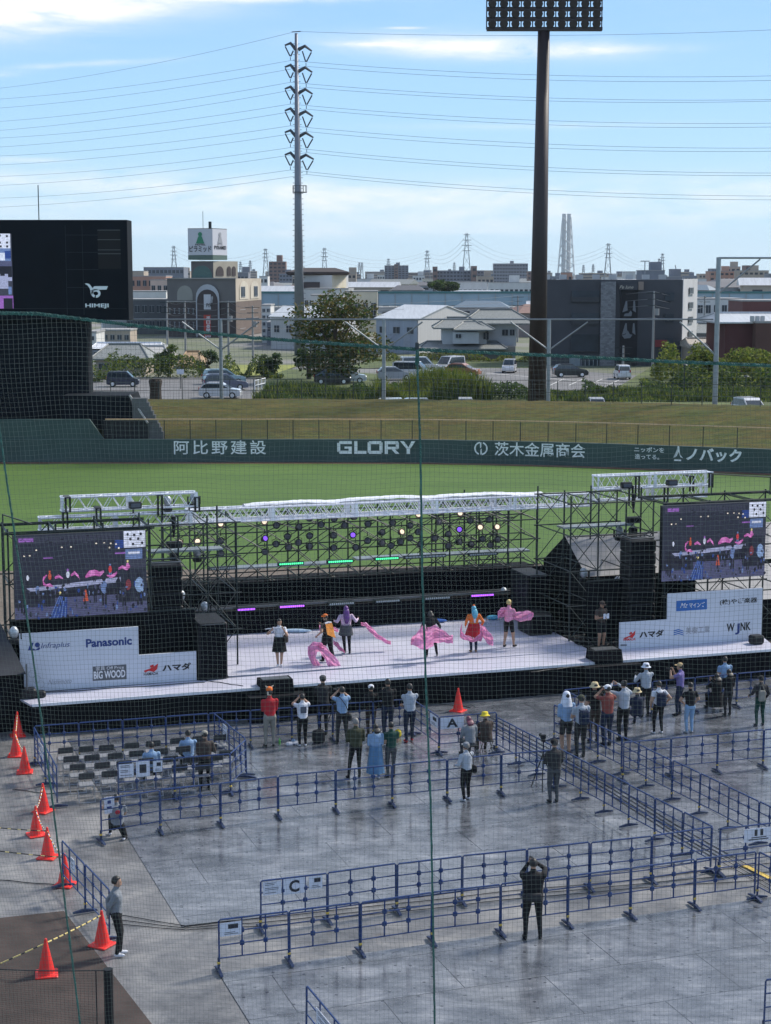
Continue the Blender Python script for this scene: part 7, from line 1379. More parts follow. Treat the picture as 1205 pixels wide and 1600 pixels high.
# mid distance blocks left to right (front row of the skyline)
SKY = [(372, 390, 426, 900, A_2, 3, 2, 'small grey block right of the hotel tower'), (407, 420, 432, 800, A_, 2, 3, 'white block right of the hotel'), (422, 448, 409, 1300, A_b, 4, 8, 'tall brown tower block left of the monopole'), (434, 442, 399, 1310, A_b, 1, 2, 'slim brown lift tower on the brown block'), (438, 458, 428, 1200, A_g, 4, 5, 'grey balcony block left of the monopole'),
       (537, 557, 427, 900, A_t, 3, 4, 'beige block right of the pavilion'), (556, 594, 436, 1000, A_, 6, 2, 'white factory hall right of the pavilion'), (601, 638, 415, 1700, A_g, 7, 10, 'twin grey apartment tower'), (616, 622, 413, 1695, A_b, 1, 8, 'brown stair shaft of the twin apartment tower'), (645, 663, 431, 1200, A_, 4, 3, 'white flats left of the long apartment block'), (660, 676, 436, 1100, A_c, 3, 2, 'cream flats left of the long apartment block'),
       (681, 755, 423, 1300, A_g, 14, 6, 'long grey apartment block with balconies'), (736, 744, 416, 1290, A_b, 1, 4, 'brown shaft at the end of the long apartment block'), (676, 683, 417, 1290, A_b, 1, 4, 'brown shaft at the start of the long apartment block'), (770, 823, 412, 1900, A_2, 12, 7, 'large slab apartment block left of the floodlight pole'), (745, 770, 432, 1000, A_t, 4, 2, 'tan block below the slab apartment block'), (764, 832, 442, 700, A_, 9, 1, 'white low hall left of the floodlight pole'),
       (283, 300, 424, 1400, A_t, 4, 4, 'tan flats peeping left of the hotel sign tower'), (458, 470, 431, 1000, A_t, 3, 2, 'tan block hugging the monopole'), (590, 601, 430, 1500, A_, 3, 3, 'white flats left of the twin tower'), (638, 648, 434, 1400, A_t, 2, 2, 'tan flats right of the twin tower'), (757, 770, 428, 1600, A_g, 4, 3, 'grey flats between the long block and the slab block'),
       (823, 832, 424, 1600, A_b, 2, 4, 'brown flats left of the floodlight pole'), (908, 930, 431, 1700, A_t, 5, 2, 'pale flats between the small pylons'), (940, 972, 433, 1500, A_, 6, 1, 'white flats below the right lattice pylon'), (1066, 1085, 431, 1500, A_g, 4, 2, 'grey flats above the white side wall'), (1088, 1104, 428, 1600, A_t, 3, 3, 'pale flats left of the tall net post'), (1160, 1176, 415, 1300, A_b, 3, 5, 'brown tower behind the beige apartments'), (1107, 1118, 420, 1300, A_g, 2, 4, 'grey flats just behind the tall net post'),
       (855, 880, 432, 1500, A_g, 4, 2, 'grey block at the foot of the chimney tower'), (878, 892, 426, 900, A_o, 2, 2, 'small reddish block right of the chimney tower'), (976, 990, 425, 700, A_, 2, 1, 'small white roof house right of the chimney'), (1000, 1035, 423, 600, A_g, 5, 1, 'grey gabled hall behind the charcoal building'), (1035, 1062, 433, 650, A_2, 3, 1, 'low grey block behind the charcoal building'),
       (1085, 1100, 436, 900, A_, 2, 2, 'white block left of the brown apartments'), (1105, 1150, 424, 1000, A_o, 6, 5, 'reddish brown apartment block at the right'), (1130, 1152, 417, 1010, A_t, 3, 5, 'beige upper part behind the reddish apartments'), (1150, 1196, 423, 980, A_t, 6, 5, 'beige apartment block at the right edge'), (1198, 1250, 428, 900, A_2, 5, 4, 'grey apartment block cut by the right edge')]
for px0, px1, py, Y, mt, c_, r_, lb in SKY:
    d = 14; b = block(lb, px0, px1, py, Y, d, mt, c_, r_, wf=.62, hf=.42, fr=None)
    if px1-px0 > 16: MB().box(((b[1].x+b[2].x)/2+1.5, Y+6, b[4]+1.6), (4, 4, 3)).build('roof_hut', mt, b[0])
block('low factory with stepped white roof behind the slab block', 700, 760, 441, 620, 12, A_, 8, 1)
# viaduct
vd = thing('viaduct', 'long elevated railway with pale blue sound barrier crossing the town', 'viaduct', (20, 430, GZ)); Yv = 430; vb = M('barrier_paleblue', (.30, .42, .50), .6, var=.1, scale=.2); conc = W_('concrete', (.36, .36, .35))
x_0, x_1 = wpx(372, Yv), wpx(1500, Yv); zt, zb_ = zpx(458, Yv), zpx(481, Yv)
MB().box(((x_0+x_1)/2, Yv, (zt+zb_)/2+.3), (x_1-x_0, .4, zt-zb_-.6)).build('sound_barrier', vb, vd); MB().box(((x_0+x_1)/2, Yv-.1, zt+.2), (x_1-x_0, .8, .5)).build('coping', M('coping_teal', (.05, .17, .18), .6), vd); MB().box(((x_0+x_1)/2, Yv+4, zb_-.4), (x_1-x_0, 9, 1.2)).build('deck', conc, vd)
for i in range(26): x = x_0+8+i*7.3; MB().box((x, Yv+3, (GZ+zb_-1)/2), (1.2, 3.5, zb_-1-GZ)).build('pier', conc, vd)
for i in range(44): x = x_0+2+i*4.2; MB().box((x, Yv-.32, (zt+zb_)/2), (.12, .2, zt-zb_)).build('barrier_post', conc, vd)
# chimney tower
Yc = 2600; ct = thing('power_station_chimney', 'tall grey twin chimney inside a lattice tower on the horizon', 'chimney', (wpx(882, Yc), Yc, GZ)); cg = M('chimney_grey', (.55, .57, .58), .7, var=.05)
for dx in (-4, 3.5): MB().tube((wpx(882, Yc)+dx, Yc, GZ), (wpx(882, Yc)+dx, Yc, zpx(334, Yc)), 3.4, 3.0, 12).build('flue', cg, ct)
zz = [GZ+(zpx(340, Yc)-GZ)*i/7 for i in range(8)]; hwf = lambda i: 13.5-7.5*i/7
for i in range(7):
    for s0, s1 in ((-1, -1), (1, 1), (-1, 1), (1, -1)):
        MB().tube((wpx(882, Yc)+s0*hwf(i), Yc-8*(1 if s1 > 0 else -1), zz[i]), (wpx(882, Yc)+(s0)*hwf(i+1), Yc-5*(1 if s1 > 0 else -1), zz[i+1]), .55, n=4).build('leg', cg, ct)
    m = MB(); y_ = Yc-8; m.tube((wpx(882, Yc)-hwf(i), y_, zz[i]), (wpx(882, Yc)+hwf(i+1), y_, zz[i+1]), .6, n=4); m.tube((wpx(882, Yc)+hwf(i), y_, zz[i]), (wpx(882, Yc)-hwf(i+1), y_, zz[i+1]), .6, n=4); m.tube((wpx(882, Yc)-hwf(i), y_, zz[i]), (wpx(882, Yc)+hwf(i), y_, zz[i]), .35, n=4); m.build('bracing', cg, ct)
# far lattice pylons
def lattice(px, ytop, Y, label, s=1.0):
    zt = zpx(ytop, Y); h = zt-GZ; x = wpx(px, Y); th = thing('lattice_pylon', label, 'pylon', (x, Y, GZ), group='lattice pylons on the horizon'); m = MB(); r = max(.16, Y*.00016); b0 = h*.085; lv = [0, .25, .45, .6, .72, .82, .9, 1]; hw = lambda t: b0*(1-t)**1.15+.6
    for i in range(len(lv)-1):
        a, b_ = lv[i], lv[i+1]
        for sx in (-1, 1): m.tube((x+sx*hw(a), Y, GZ+h*a), (x+sx*hw(b_), Y, GZ+h*b_), r, n=4)
        m.tube((x-hw(a), Y, GZ+h*a), (x+hw(b_), Y, GZ+h*b_), r*.6, n=3); m.tube((x+hw(a), Y, GZ+h*a), (x-hw(b_), Y, GZ+h*b_), r*.6, n=3)
        for sx in (-1, 1): m.tube((x+sx*hw(a), Y+hw(a)*1.6, GZ+h*a), (x+sx*hw(b_), Y+hw(b_)*1.6, GZ+h*b_), r, n=4)
    m.build('tower', M('lattice_grey', (.22, .25, .28), .6, var=0), th)
    for t, w_ in ((.97, .055), (.88, .075), (.79, .09), (.70, .07)): MB().tube((x-h*w_, Y, GZ+h*t), (x+h*w_, Y, GZ+h*t), r*1.1, n=4).build('arm', MATS['lattice_grey'], th)
    return x, Y, h
tw = []
for px, yt, Y, lb in ((275, 384, 1500, 'lattice pylon left of the hotel sign'), (417, 388, 1500, 'lattice pylon right of the hotel'), (378, 409, 2600, 'tiny lattice pylon just right of the hotel, left of two'), (393, 407, 2600, 'tiny lattice pylon just right of the hotel, right of two'), (508, 387, 1500, 'lattice pylon behind the pavilion'), (607, 404, 2200, 'small lattice pylon above the twin apartment tower'), (667, 391, 1600, 'lattice pylon between the twin tower and the long block'), (728, 364, 1300, 'tallest lattice pylon above the long apartment block'), (562, 410, 2800, 'thin mast left of two right of the pavilion'), (566, 410, 2800, 'thin mast right of two right of the pavilion'), (709, 410, 2600, 'small pylon left of the tallest lattice pylon'),
                       (909, 414, 2500, 'small pylon right of the chimney, left of two'), (924, 413, 2500, 'small pylon right of the chimney, right of two'), (947, 380, 1400, 'lattice pylon right of the chimney tower'), (1026, 404, 2300, 'slim pylon left of two behind the charcoal building'), (1031, 396, 2100, 'slim pylon right of two behind the charcoal building'), (834, 392, 1900, 'pylon partly behind the floodlight pole')): tw.append(lattice(px, yt, Y, lb))
for (i, j) in ((0, 1), (1, 4), (4, 6), (6, 7), (7, 16), (16, 13), (13, 9+5)):
    a, b_ = tw[i], tw[min(j, len(tw)-1)]
    for k, t in enumerate((.97, .88, .79)): p = V((a[0], a[1], GZ+a[2]*t)); q = V((b_[0], b_[1], GZ+b_[2]*t)); pts = [p.lerp(q, u_/14)-V((0, 0, 4*9*(u_/14)*(1-u_/14))) for u_ in range(15)]; tag(MB().path(pts, .08, 3).build('power_line', wirem), 'faint distant power line between horizon pylons', 'power line', 'distant power lines between horizon pylons')
cr_ = thing('crane', 'thin leaning crane boom on the horizon at the right', 'crane', (wpx(1055, 1500), 1500, GZ)); MB().tube((wpx(1058, 1500), 1500, GZ), (wpx(1051, 1500), 1500, zpx(414, 1500)), .8, .4, 4).build('boom', MATS['lattice_grey'], cr_); MB().box((wpx(1058, 1500), 1500, GZ+2), (6, 5, 4)).build('cab', MATS['lattice_grey'], cr_)
tlamp = thing('high_mast_light', 'T shaped mast behind the charcoal building', 'mast', (wpx(1004, 500), 500, GZ)); MB().tube((wpx(1004, 500), 500, GZ), (wpx(1004, 500), 500, zpx(408, 500)), .15, n=5).build('mast', MATS['lattice_grey'], tlamp); MB().tube((wpx(997, 500), 500, zpx(408, 500)), (wpx(1011, 500), 500, zpx(408, 500)), .15, n=4).build('arm', MATS['lattice_grey'], tlamp)
# filler houses of the far town
hc = [(.50, .50, .49), (.34, .34, .35), (.42, .36, .30), (.24, .20, .19), (.56, .52, .46), (.30, .33, .37)]; protoH = []
for i, c in enumerate(hc):
    hwm = W_('town%d' % i, c); o = thing('town_house', ['off white house with grey tiled roof', 'grey workshop with blue roof', 'tan house with pale metal roof', 'brown house with rust red roof', 'cream house with grey tiled roof', 'blue grey workshop with dark roof'][i]+' among many in the distant town', 'house', (0, 0, 0), 0, ['off white houses', 'grey workshops', 'tan houses', 'brown houses', 'cream houses', 'blue grey workshops'][i]+' of the distant town'); MB().box((0, 0, 2.6), (9, 8, 5.4)).build('walls', hwm, o, world=False)
    m = MB(); m.add([(-5, -4.6, 5.3), (5, -4.6, 5.3), (5, 4.6, 5.3), (-5, 4.6, 5.3), (-3 if i % 2 else -5, 0, 7.2), (3 if i % 2 else 5, 0, 7.2)], [(3, 2, 1, 0), (0, 1, 5, 4), (2, 3, 4, 5), (1, 2, 5), (3, 0, 4)]); m.build('roof', [tile, M('roof_blue', (.12, .17, .22), .6), rw, M('roof_rust', (.20, .12, .10), .7), tile, M('roof_dk', (.10, .10, .11), .6)][i], o, world=False)
    for x in (-2.6, .4, 2.8): MB().box((x, -4.03, 3.6), (1.3, .06, 1.2)).build('window', GLASS, o, world=False)
    protoH.append(o); o.location = (wpx(60+i*190, 1200+i*30), 1200+i*30, GZ); o['used'] = 1; del o['used']
rnd = random.Random(21); n_h = 0
while n_h < 230:
    Y = 330+1800*rnd.random()**1.6; px = rnd.uniform(140, 1260)
    if Y < 480 and (px < 420 or 560 < px < 840 or 420 < px < 560): 
        if rnd.random() < .85: continue
    if abs(Y-430) < 12: continue
    o = dup(rnd.choice(protoH), (wpx(px, Y), Y, GZ), rnd.uniform(-.5, .5)); s_ = rnd.uniform(.8, 1.9) if Y > 600 else rnd.uniform(.8, 1.2); o.scale = (s_*rnd.uniform(.9, 1.8), s_, s_*rnd.uniform(.55, .85)); n_h += 1
fl0 = thing('apartment_block', 'x', 'building', (0, 0, 0), 0, 'far mid rise flats on the horizon'); MB().box((0, 0, 10), (26, 12, 20)).build('walls', A_t, fl0, world=False)
for j in range(5): m = MB(); m.box((0, -6.1, 2.8+3.8*j), (24, .3, 1.3)); m.build('balcony_row', W_('balcony', (.10, .11, .13)), fl0, world=False)
MB().box((7, 0, 21.5), (5, 6, 3)).build('roof_hut', A_g, fl0, world=False); HN = ['behind the terracotta building', 'left of the hotel', 'beyond the hotel', 'above the pavilion', 'left of the twin tower', 'right of the twin tower', 'beyond the long block', 'beyond the slab block', 'beyond the floodlight pole', 'beyond the charcoal building', 'left of the tall net post', 'at the right edge']
for i in range(30):
    px = 215+i*34+rnd.uniform(-10, 10); Y = rnd.uniform(1500, 2900); s_ = rnd.uniform(.7, 1.25); o = fl0 if i == 0 else dup(fl0, (0, 0, 0)); o.location = (wpx(px, Y), Y, GZ); o.scale = (s_*rnd.uniform(.4, 1.3), s_, (11.5+rnd.uniform(1, 12)*Y/2650)/22); o.rotation_euler.z = rnd.uniform(-.3, .3); o['label'] = ['pale far mid rise flats ', 'small far mid rise flats ', 'third far block of flats '][i*12 % 30 // 10]+HN[min(11, i*12//30)]
# utility poles
def upole(px, Y, ytop, label, t=True):
    x = wpx(px, Y); z = zpx(ytop, Y); th = thing('utility_pole', label, 'utility pole', (x, Y, GZ)); MB().tube((x, Y, GZ), (x, Y, z), .17, .11, 8).build('pole', W_('polegrey', (.28, .28, .28)), th)
    for k, w_ in ((.25, 1.0), (.95, .8), (1.7, .9)): MB().box((x, Y-.15, z-k), (w_*2, .08, .08)).build('crossarm', darksteel, th)
    if t: MB().tube((x+.35, Y-.3, z-2.9), (x+.35, Y-.3, z-2.1), .28, n=8).build('transformer', W_('polegrey', (.28, .28, .28)), th)
    return V((x, Y, z))
up_ = [upole(1019, 208, 455, 'utility pole with transformer in front of the charcoal building'), upole(358, 240, 470, 'utility pole in front of the hotel sign bay'), upole(396, 236, 478, 'dark utility pole right of the hotel'), upole(973, 198, 540, 'short pole beside the stair recess', False), upole(808, 300, 462, 'utility pole right of the white house', False), upole(263, 250, 470, 'pale pole at the left of the hotel', False), upole(291, 250, 470, 'second pale pole in front of the hotel', False), upole(1098, 260, 462, 'utility pole beside the tall net post', False)]
for i, (a, b_) in enumerate(((1, 2), (5, 6), (6, 1), (2, 4), (4, 0), (0, 7))):
    for k in (0, .9, 1.7, 3.2): wl_ = {0: 'topmost', .9: 'second', 1.7: 'third', 3.2: 'lowest'}[k]+' street wire between '+['the two poles at the hotel', 'the two pale poles at the hotel', 'pale pole and hotel bay pole', 'dark hotel pole and the house pole', 'house pole and transformer pole', 'transformer pole and tall post pole'][i]; p, q = up_[a]-V((0, 0, k)), up_[b_]-V((0, 0, k)); pts = [p.lerp(q, u_/12)-V((0, 0, 4*.5*(u_/12)*(1-u_/12))) for u_ in range(13)]; tag(MB().path(pts, .025, 3).build('street_wire', wirem), wl_, 'wire', 'street wires between the utility poles')
for px, py, lb in ((1070, 571, 'small park lamp in the right shrubs'), (1166, 589, 'park lamp above the white van at the right')): p = at(px, py, 165); th = thing('street_lamp', lb, 'lamp', (p.x, 165, GZ)); MB().tube((p.x, 165, GZ), p, .05, n=6).build('post', darksteel, th); MB().lathe(p, [(.05, 0), (.3, .02), (.22, .12), (.03, .16)], 10).build('head', darksteel, th)
# ---- cars
TYRE = M('tyre', (.015, .015, .015), .8, var=0); CGL = M('car_glass', (.03, .04, .05), .08, var=0, spec=.8); LAMP = M('headlight', (.6, .62, .65), .2, var=0); TAIL = M('taillight', (.35, .02, .02), .3, var=0)
def car(px, py, az, col, kind, label, z=GZ):
    p = G(px, py, z); th = thing('parked_car', label, 'car', p, az, 'cars parked beyond the grass bank'); paint = M('car_%s' % col[0], col[1], .3, .1, var=0, coat=.6); L_, H_, W2 = {'mini': (3.4, 1.62, 1.48), 'hatch': (3.95, 1.52, 1.69), 'van': (4.6, 1.85, 1.70), 'suv': (4.5, 1.65, 1.78)}[kind]; h2 = L_/2
    body = [(-h2, .35), (-h2, .80), (-h2+.08, .92), (h2*.40, .98), (h2*.88, .86), (h2, .62), (h2-.02, .28), (h2-.3, .22), (-h2+.2, .22)]
    roof = {'mini': [(-h2+.06, .9), (-h2+.16, H_-.06), (-h2+.4, H_), (h2*.25, H_), (h2*.62, .95)], 'hatch': [(-h2+.06, .9), (-h2+.42, H_-.12), (-h2+.8, H_), (h2*.05, H_), (h2*.52, .95)], 'van': [(-h2+.04, .9), (-h2+.10, H_-.05), (-h2+.3, H_), (h2*.35, H_), (h2*.70, .95)], 'suv': [(-h2+.06, .9), (-h2+.3, H_-.08), (-h2+.6, H_), (h2*.1, H_), (h2*.5, .96)]}[kind]
    def slab(m, prof, wb, wt, zb, zt):
        n = len(prof); vs = []
        for sx in (-1, 1):
            for x, zz_ in prof: t = (zz_-zb)/(zt-zb); vs.append((x, sx*(wb+(wt-wb)*t)/2, zz_))
        m.add(vs, [tuple(range(n)), tuple(range(2*n-1, n-1, -1))]+[(i, n+i, n+(i+1) % n, (i+1) % n) for i in range(n)])
    m = MB(); slab(m, body, W2, W2*.97, .2, 1); m.build('body', paint, th, world=False); m = MB(); slab(m, roof, W2*.93, W2*.80, .9, H_); cb = m.build('cabin', paint, th, world=False)
    cx = sum(q[0] for q in roof)/len(roof); sr = [(cx+(x-cx)*.90, .98+(zz_-.9)/(H_-.9)*(H_-1.10)) for x, zz_ in roof]; m = MB(); slab(m, sr, W2*.945, W2*.83, .9, H_); m.build('side_windows', CGL, th, world=False)
    m = MB(); f0, f1 = roof[-2], roof[-1]; m.add([(f0[0]+.06, -W2*.37, f0[1]-.06), (f0[0]+.06, W2*.37, f0[1]-.06), (f1[0]+.02, W2*.42, f1[1]+.03), (f1[0]+.02, -W2*.42, f1[1]+.03)], [(0, 1, 2, 3)]); m.build('windscreen', CGL, th, world=False)
    m = MB(); f0, f1 = roof[1], roof[0]; m.add([(f0[0]-.03, -W2*.36, f0[1]-.1), (f0[0]-.03, W2*.36, f0[1]-.1), (f1[0]-.03, W2*.41, f1[1]+.12), (f1[0]-.03, -W2*.41, f1[1]+.12)], [(0, 1, 2, 3)]); m.build('rear_window', CGL, th, world=False)
    for x in (-h2*.62, h2*.62):
        for sy in (-1, 1): wl = MB().tube((x, sy*(W2/2-.16), .31), (x, sy*(W2/2+.02), .31), .31, n=14).build('wheel', TYRE, th, world=False); MB().tube((x, sy*(W2/2+.02), .31), (x, sy*(W2/2+.03), .31), .19, n=10).build('rim', alu, wl, world=False)
    for sy in (-1, 1): MB().bbox((h2-.10, sy*(W2/2-.22), .70), (.16, .30, .14), .03).build('headlight', LAMP, th, world=False); MB().bbox((-h2+.0, sy*(W2/2-.12), .95), (.07, .14, .30), .02).build('taillight', TAIL, th, world=False)
    MB().box((-h2-.02, 0, .6), (.02, .34, .16)).build('number_plate', LAMP, th, world=False); return th
Wc = ('white', (.66, .67, .70)); Nc = ('navy', (.03, .04, .08)); Gc = ('silver', (.36, .38, .42)); Bc = ('black', (.015, .015, .02)); Oc = ('copper', (.30, .09, .04)); Lc = ('paleblue', (.35, .48, .52)); PG_ = ('greyblue', (.12, .13, .2))
car(193, 604, 0.05, Nc, 'mini', 'dark blue small car parked at the left'); car(345, 622, -.05, Wc, 'hatch', 'white hatchback nearest at the left parking'); car(352, 609, .25, PG_, 'suv', 'grey blue car behind the white hatchback'); car(350, 600, .3, Lc, 'suv', 'pale blue estate car behind the grey blue one')
car(703, 580, -2.2, Wc, 'van', 'white van facing the camera in the middle car park'); car(724, 588, -.4, Oc, 'hatch', 'copper coloured car beside the white van'); car(796, 582, -1.75, Wc, 'mini', 'small white van alone on the car park'); car(645, 590, -.2, Wc, 'van', 'white car behind the tall grass'); car(617, 594, .1, Gc, 'hatch', 'silver car behind the tall grass'); car(655, 581, 0.2, Wc, 'van', 'white van further behind the tall grass'); 
car(891, 589, .1, Bc, 'hatch', 'black car in front of the charcoal building'); car(972, 592, 1.6, Wc, 'mini', 'white small car seen from behind by the stair recess'); car(1172, 651, -1.35, Wc, 'suv', 'white van just beyond the crest at the right', 1.75); car(545, 598, 0, Wc, 'hatch', 'white car under the big tree, right of two'); car(520, 600, 0, Bc, 'hatch', 'dark car under the big tree, left of two')
for px, c in ((620, Wc), (660, Gc), (727, Wc), (932, Wc)): car(px, 651, -1.6 if px > 700 else .05, c, 'mini', {620: 'white car roof peeping over the crest below the silver car', 660: 'silver car roof peeping over the crest by the net rope', 727: 'white car roof peeping over the crest near the copper car', 932: 'white car roof peeping over the crest right of the floodlight pole'}[px], 1.75)
# ---- plants
def leaf(name, c):
    m = M('leaf_'+name, c, .7, var=.45, scale=.9, spec=.25, det=2); nt = m.node_tree; b = nt.nodes['Principled BSDF']; t = nt.nodes.new('ShaderNodeBsdfTranslucent'); x = nt.nodes.new('ShaderNodeMixShader'); x.inputs[0].default_value = .45
    src = b.inputs['Base Color'].links[0].from_socket; nt.links.new(src, t.inputs[0]); nt.links.new(b.outputs[0], x.inputs[1]); nt.links.new(t.outputs[0], x.inputs[2]); nt.links.new(x.outputs[0], nt.nodes['Material Output'].inputs[0]); return m
L1 = leaf('autumn', (.12, .105, .035)); L2 = leaf('green', (.058, .100, .022)); L3 = leaf('dark', (.035, .062, .022)); L4 = leaf('yellow', (.16, .19, .035)); TR = M('bark', (.06, .045, .035), .9)
def crown(clumps, n, size, seed, mats):
    rnd = random.Random(seed); m = MB()
    for (c, r) in clumps:
        k = int(n*r[0]*r[2])
        for i in range(k):
            d = V((rnd.gauss(0, 1), rnd.gauss(0, 1), rnd.gauss(0, 1))).normalized(); q = rnd.random()**.35; p = V(c)+V((d.x*r[0]*q, d.y*r[1]*q, d.z*r[2]*q)); s_ = size*rnd.uniform(.5, 1.3); a = V((rnd.uniform(-1, 1), rnd.uniform(-1, 1), rnd.uniform(-.6, .6))).normalized()*s_; b_ = V((rnd.uniform(-1, 1), rnd.uniform(-1, 1), rnd.uniform(-1, 1))).normalized()*s_*.7
            m.use(rnd.choice(mats)); m.add([p-a, p+b_, p+a, p-b_], [(0, 1, 2, 3)])
    return m
def tree(px, Y, ybase_top, ytop, hw, label, seed, mats, n=260, size=.22, trunk=.3):
    x = wpx(px, Y); zt = zpx(ytop, Y); zb = GZ; H = zt-zb; rnd = random.Random(seed); th = thing('tree', label, 'tree', (x, Y, zb)); zc = zpx(ybase_top, Y); m = MB(); m.tube((x, Y, zb), (x, Y, zb+H*.45), trunk, trunk*.7, 8); cl = []
    for i in range(16):
        a = rnd.uniform(0, 2*PI); q = rnd.random()**.5; zz_ = rnd.uniform(zc+H*.12, zt-H*.12); f = 1-abs((zz_-(zc+(zt-zc)*.45))/(zt-zc))*1.1; c = V((x+hw*.72*q*math.cos(a)*f, Y+hw*.6*q*math.sin(a)*f, zz_)); r = hw*rnd.uniform(.26, .42); cl.append((c, (r, r*.9, r*.62)))
        m.tube((x, Y, zb+H*.35), c, trunk*.35, .04, 5)
    m.build('trunk', TR, th); crown(cl, n, size, seed, mats).build('crown', None, th); return th
tree(524, 186, 588, 460, 7.6, 'large broad autumn tree in front of the pale warehouses', 5, [L1, L1, L2, L3], 95, .24, .35)
tree(483, 192, 580, 520, 2.2, 'dark leafy tree at the left foot of the large tree', 8, [L3, L2], 300, .18); tree(425, 195, 590, 548, 2.0, 'round green shrub tree left of the large tree', 9, [L2, L3], 300, .18, .15)
tree(265, 196, 590, 535, 2.1, 'round green tree between the houses and hotel', 10, [L2, L2, L4], 300, .18, .15); tree(325, 200, 590, 545, 1.6, 'dark round tree below the hotel', 11, [L3, L2], 320, .18, .15); tree(410, 198, 588, 552, 1.3, 'small tree right of the utility poles', 13, [L2, L3], 300, .16, .12)
tree(690, 560, 455, 437, 6.0, 'far dark tree beyond the viaduct', 12, [L3, L2], 60, .6, .3); tree(940, 560, 455, 440, 5, 'far tree beyond the viaduct on the right', 14, [L3], 60, .6, .3)
tree(1100, 190, 585, 545, 2.6, 'yellow green shrub tree right of the charcoal building', 15, [L4, L4, L2], 300, .18, .12)
def hedge(label, pts, hgt, dep, mats, n, seed, size=.16, name='shrubbery', base=GZ):
    rnd = random.Random(seed); m = MB()
    for i in range(len(pts)-1):
        a, b_ = V((wpx(*pts[i]), pts[i][1], 0)), V((wpx(*pts[i+1]), pts[i+1][1], 0)); L_ = (b_-a).length
        for k in range(int(L_*n)):
            t = rnd.random(); p = a.lerp(b_, t)+V((0, rnd.uniform(0, dep), 0)); hh = hgt*(.55+.45*math.sin(p.x*.9+math.sin(p.x*.37)*3))*rnd.random()**.7; c = V((p.x, p.y, base+hh)); s_ = size*rnd.uniform(.6, 1.5); u_ = V((rnd.uniform(-1, 1), rnd.uniform(-1, 1), rnd.uniform(-.3, 1))).normalized()*s_; w_ = V((rnd.uniform(-1, 1), rnd.uniform(-1, 1), rnd.uniform(-1, 1))).normalized()*s_*.6; m.use(rnd.choice(mats)); m.add([c-u_, c+w_, c+u_, c-w_], [(0, 1, 2, 3)])
    return tag(m.build(name, None), label, 'shrubs', kind='stuff')
def blades(label, pts, hgt, dep, mats, n, seed):
    rnd = random.Random(seed); m = MB()
    for i in range(len(pts)-1):
        a, b_ = V((wpx(*pts[i]), pts[i][1], 0)), V((wpx(*pts[i+1]), pts[i+1][1], 0)); L_ = (b_-a).length
        for k in range(int(L_*n)):
            p = a.lerp(b_, rnd.random())+V((0, rnd.uniform(0, dep), GZ-.05)); h = hgt*rnd.uniform(.4, 1)*(.65+.35*math.sin(p.x*.6+p.y*.3)); dx = rnd.uniform(-.35, .35)*h; w_ = .05; q = p+V((dx*.4, 0, h*.6)); r = p+V((dx, rnd.uniform(-.2, .2), h)); m.use(rnd.choice(mats)); m.add([p-V((w_, 0, 0)), p+V((w_, 0, 0)), q+V((w_*.8, 0, 0)), r, q-V((w_*.8, 0, 0))], [(0, 1, 2, 3, 4)])
    return tag(m.build('tall_grass', None), label, 'tall grass', kind='stuff')
hedge('bushes along the back of the left parking', [(140, 190), (340, 194), (440, 192)], 2.7, 4, [L2, L3, L4], 220, 31); hedge('bright bush beside the scoreboard', [(138, 185), (185, 186)], 3.6, 2, [L4, L2], 160, 32)
blades('tall green grass between the fence and the large tree', [(395, 156), (600, 156)], 1.4, 16, [L2, L3, L4], 420, 33); blades('tall reed like grass in the middle before the car park', [(590, 156), (770, 158)], 3.4, 8, [L2, L4, L4], 620, 34)
hedge('dense dark scrub behind the crest fence in the middle', [(410, 158), (830, 158)], 1.5, 5, [L3, L2, L2], 300, 35); blades('grass behind the crest fence at the right', [(850, 156), (1240, 156)], 1.0, 14, [L2, L4, L3], 420, 36)
hedge('scrub before the charcoal building', [(920, 165), (1060, 168)], 1.3, 6, [L3, L2, L2], 300, 37); hedge('wide green shrubs at the right before the red warehouse', [(1020, 172), (1250, 170)], 2.7, 9, [L2, L4, L2, L3], 380, 38, .20); hedge('upper shrubs before the red warehouse', [(1030, 188), (1260, 188)], 4.2, 7, [L4, L4, L2], 380, 39, .20)
hedge('green belt beyond the middle car park', [(560, 232), (840, 230)], 1.1, 4, [L4, L2, L1], 150, 40); hedge('far dark tree belt in the town', [(380, 600), (1300, 600)], 3.0, 8, [L3, L2], 7, 41, .7)
st = thing('tree_stump', 'dark tree stump by the left parking fence', 'stump', (wpx(243, 152), 152, GZ)); MB().lathe((wpx(243, 152), 152, GZ), [(.75, 0), (.55, .6), (.5, 1.5), (.62, 2.2), (.5, 2.4)], 9).build('wood', M('stump_bark', (.035, .025, .018), .95, var=.4, bump=.6), st)
bs = at(282, 581, 175); th = thing('notice_board', 'small pale sign on a post by the left parking', 'sign', (bs.x, 175, GZ)); MB().box(bs, (.75, .05, .5)).build('panel', PAPER, th); MB().tube((bs.x, 175.1, GZ), (bs.x, 175.1, bs.z), .04, n=5).build('post', darksteel, th)
bs = G(398, 612, GZ); th = thing('white_rail', 'short white railing beside the left parking', 'rail', bs)
for i in range(4): MB().tube(bs+V((.25*i, 1.5*i, 0)), bs+V((.25*i, 1.5*i, 1.1)), .05, n=5).build('post', white, th)
MB().tube(bs+V((0, 0, 1.1)), bs+V((.75, 4.5, 1.1)), .05, n=5).build('bar', white, th); MB().tube(bs+V((0, 0, .6)), bs+V((.75, 4.5, .6)), .05, n=5).build('bar', white, th)
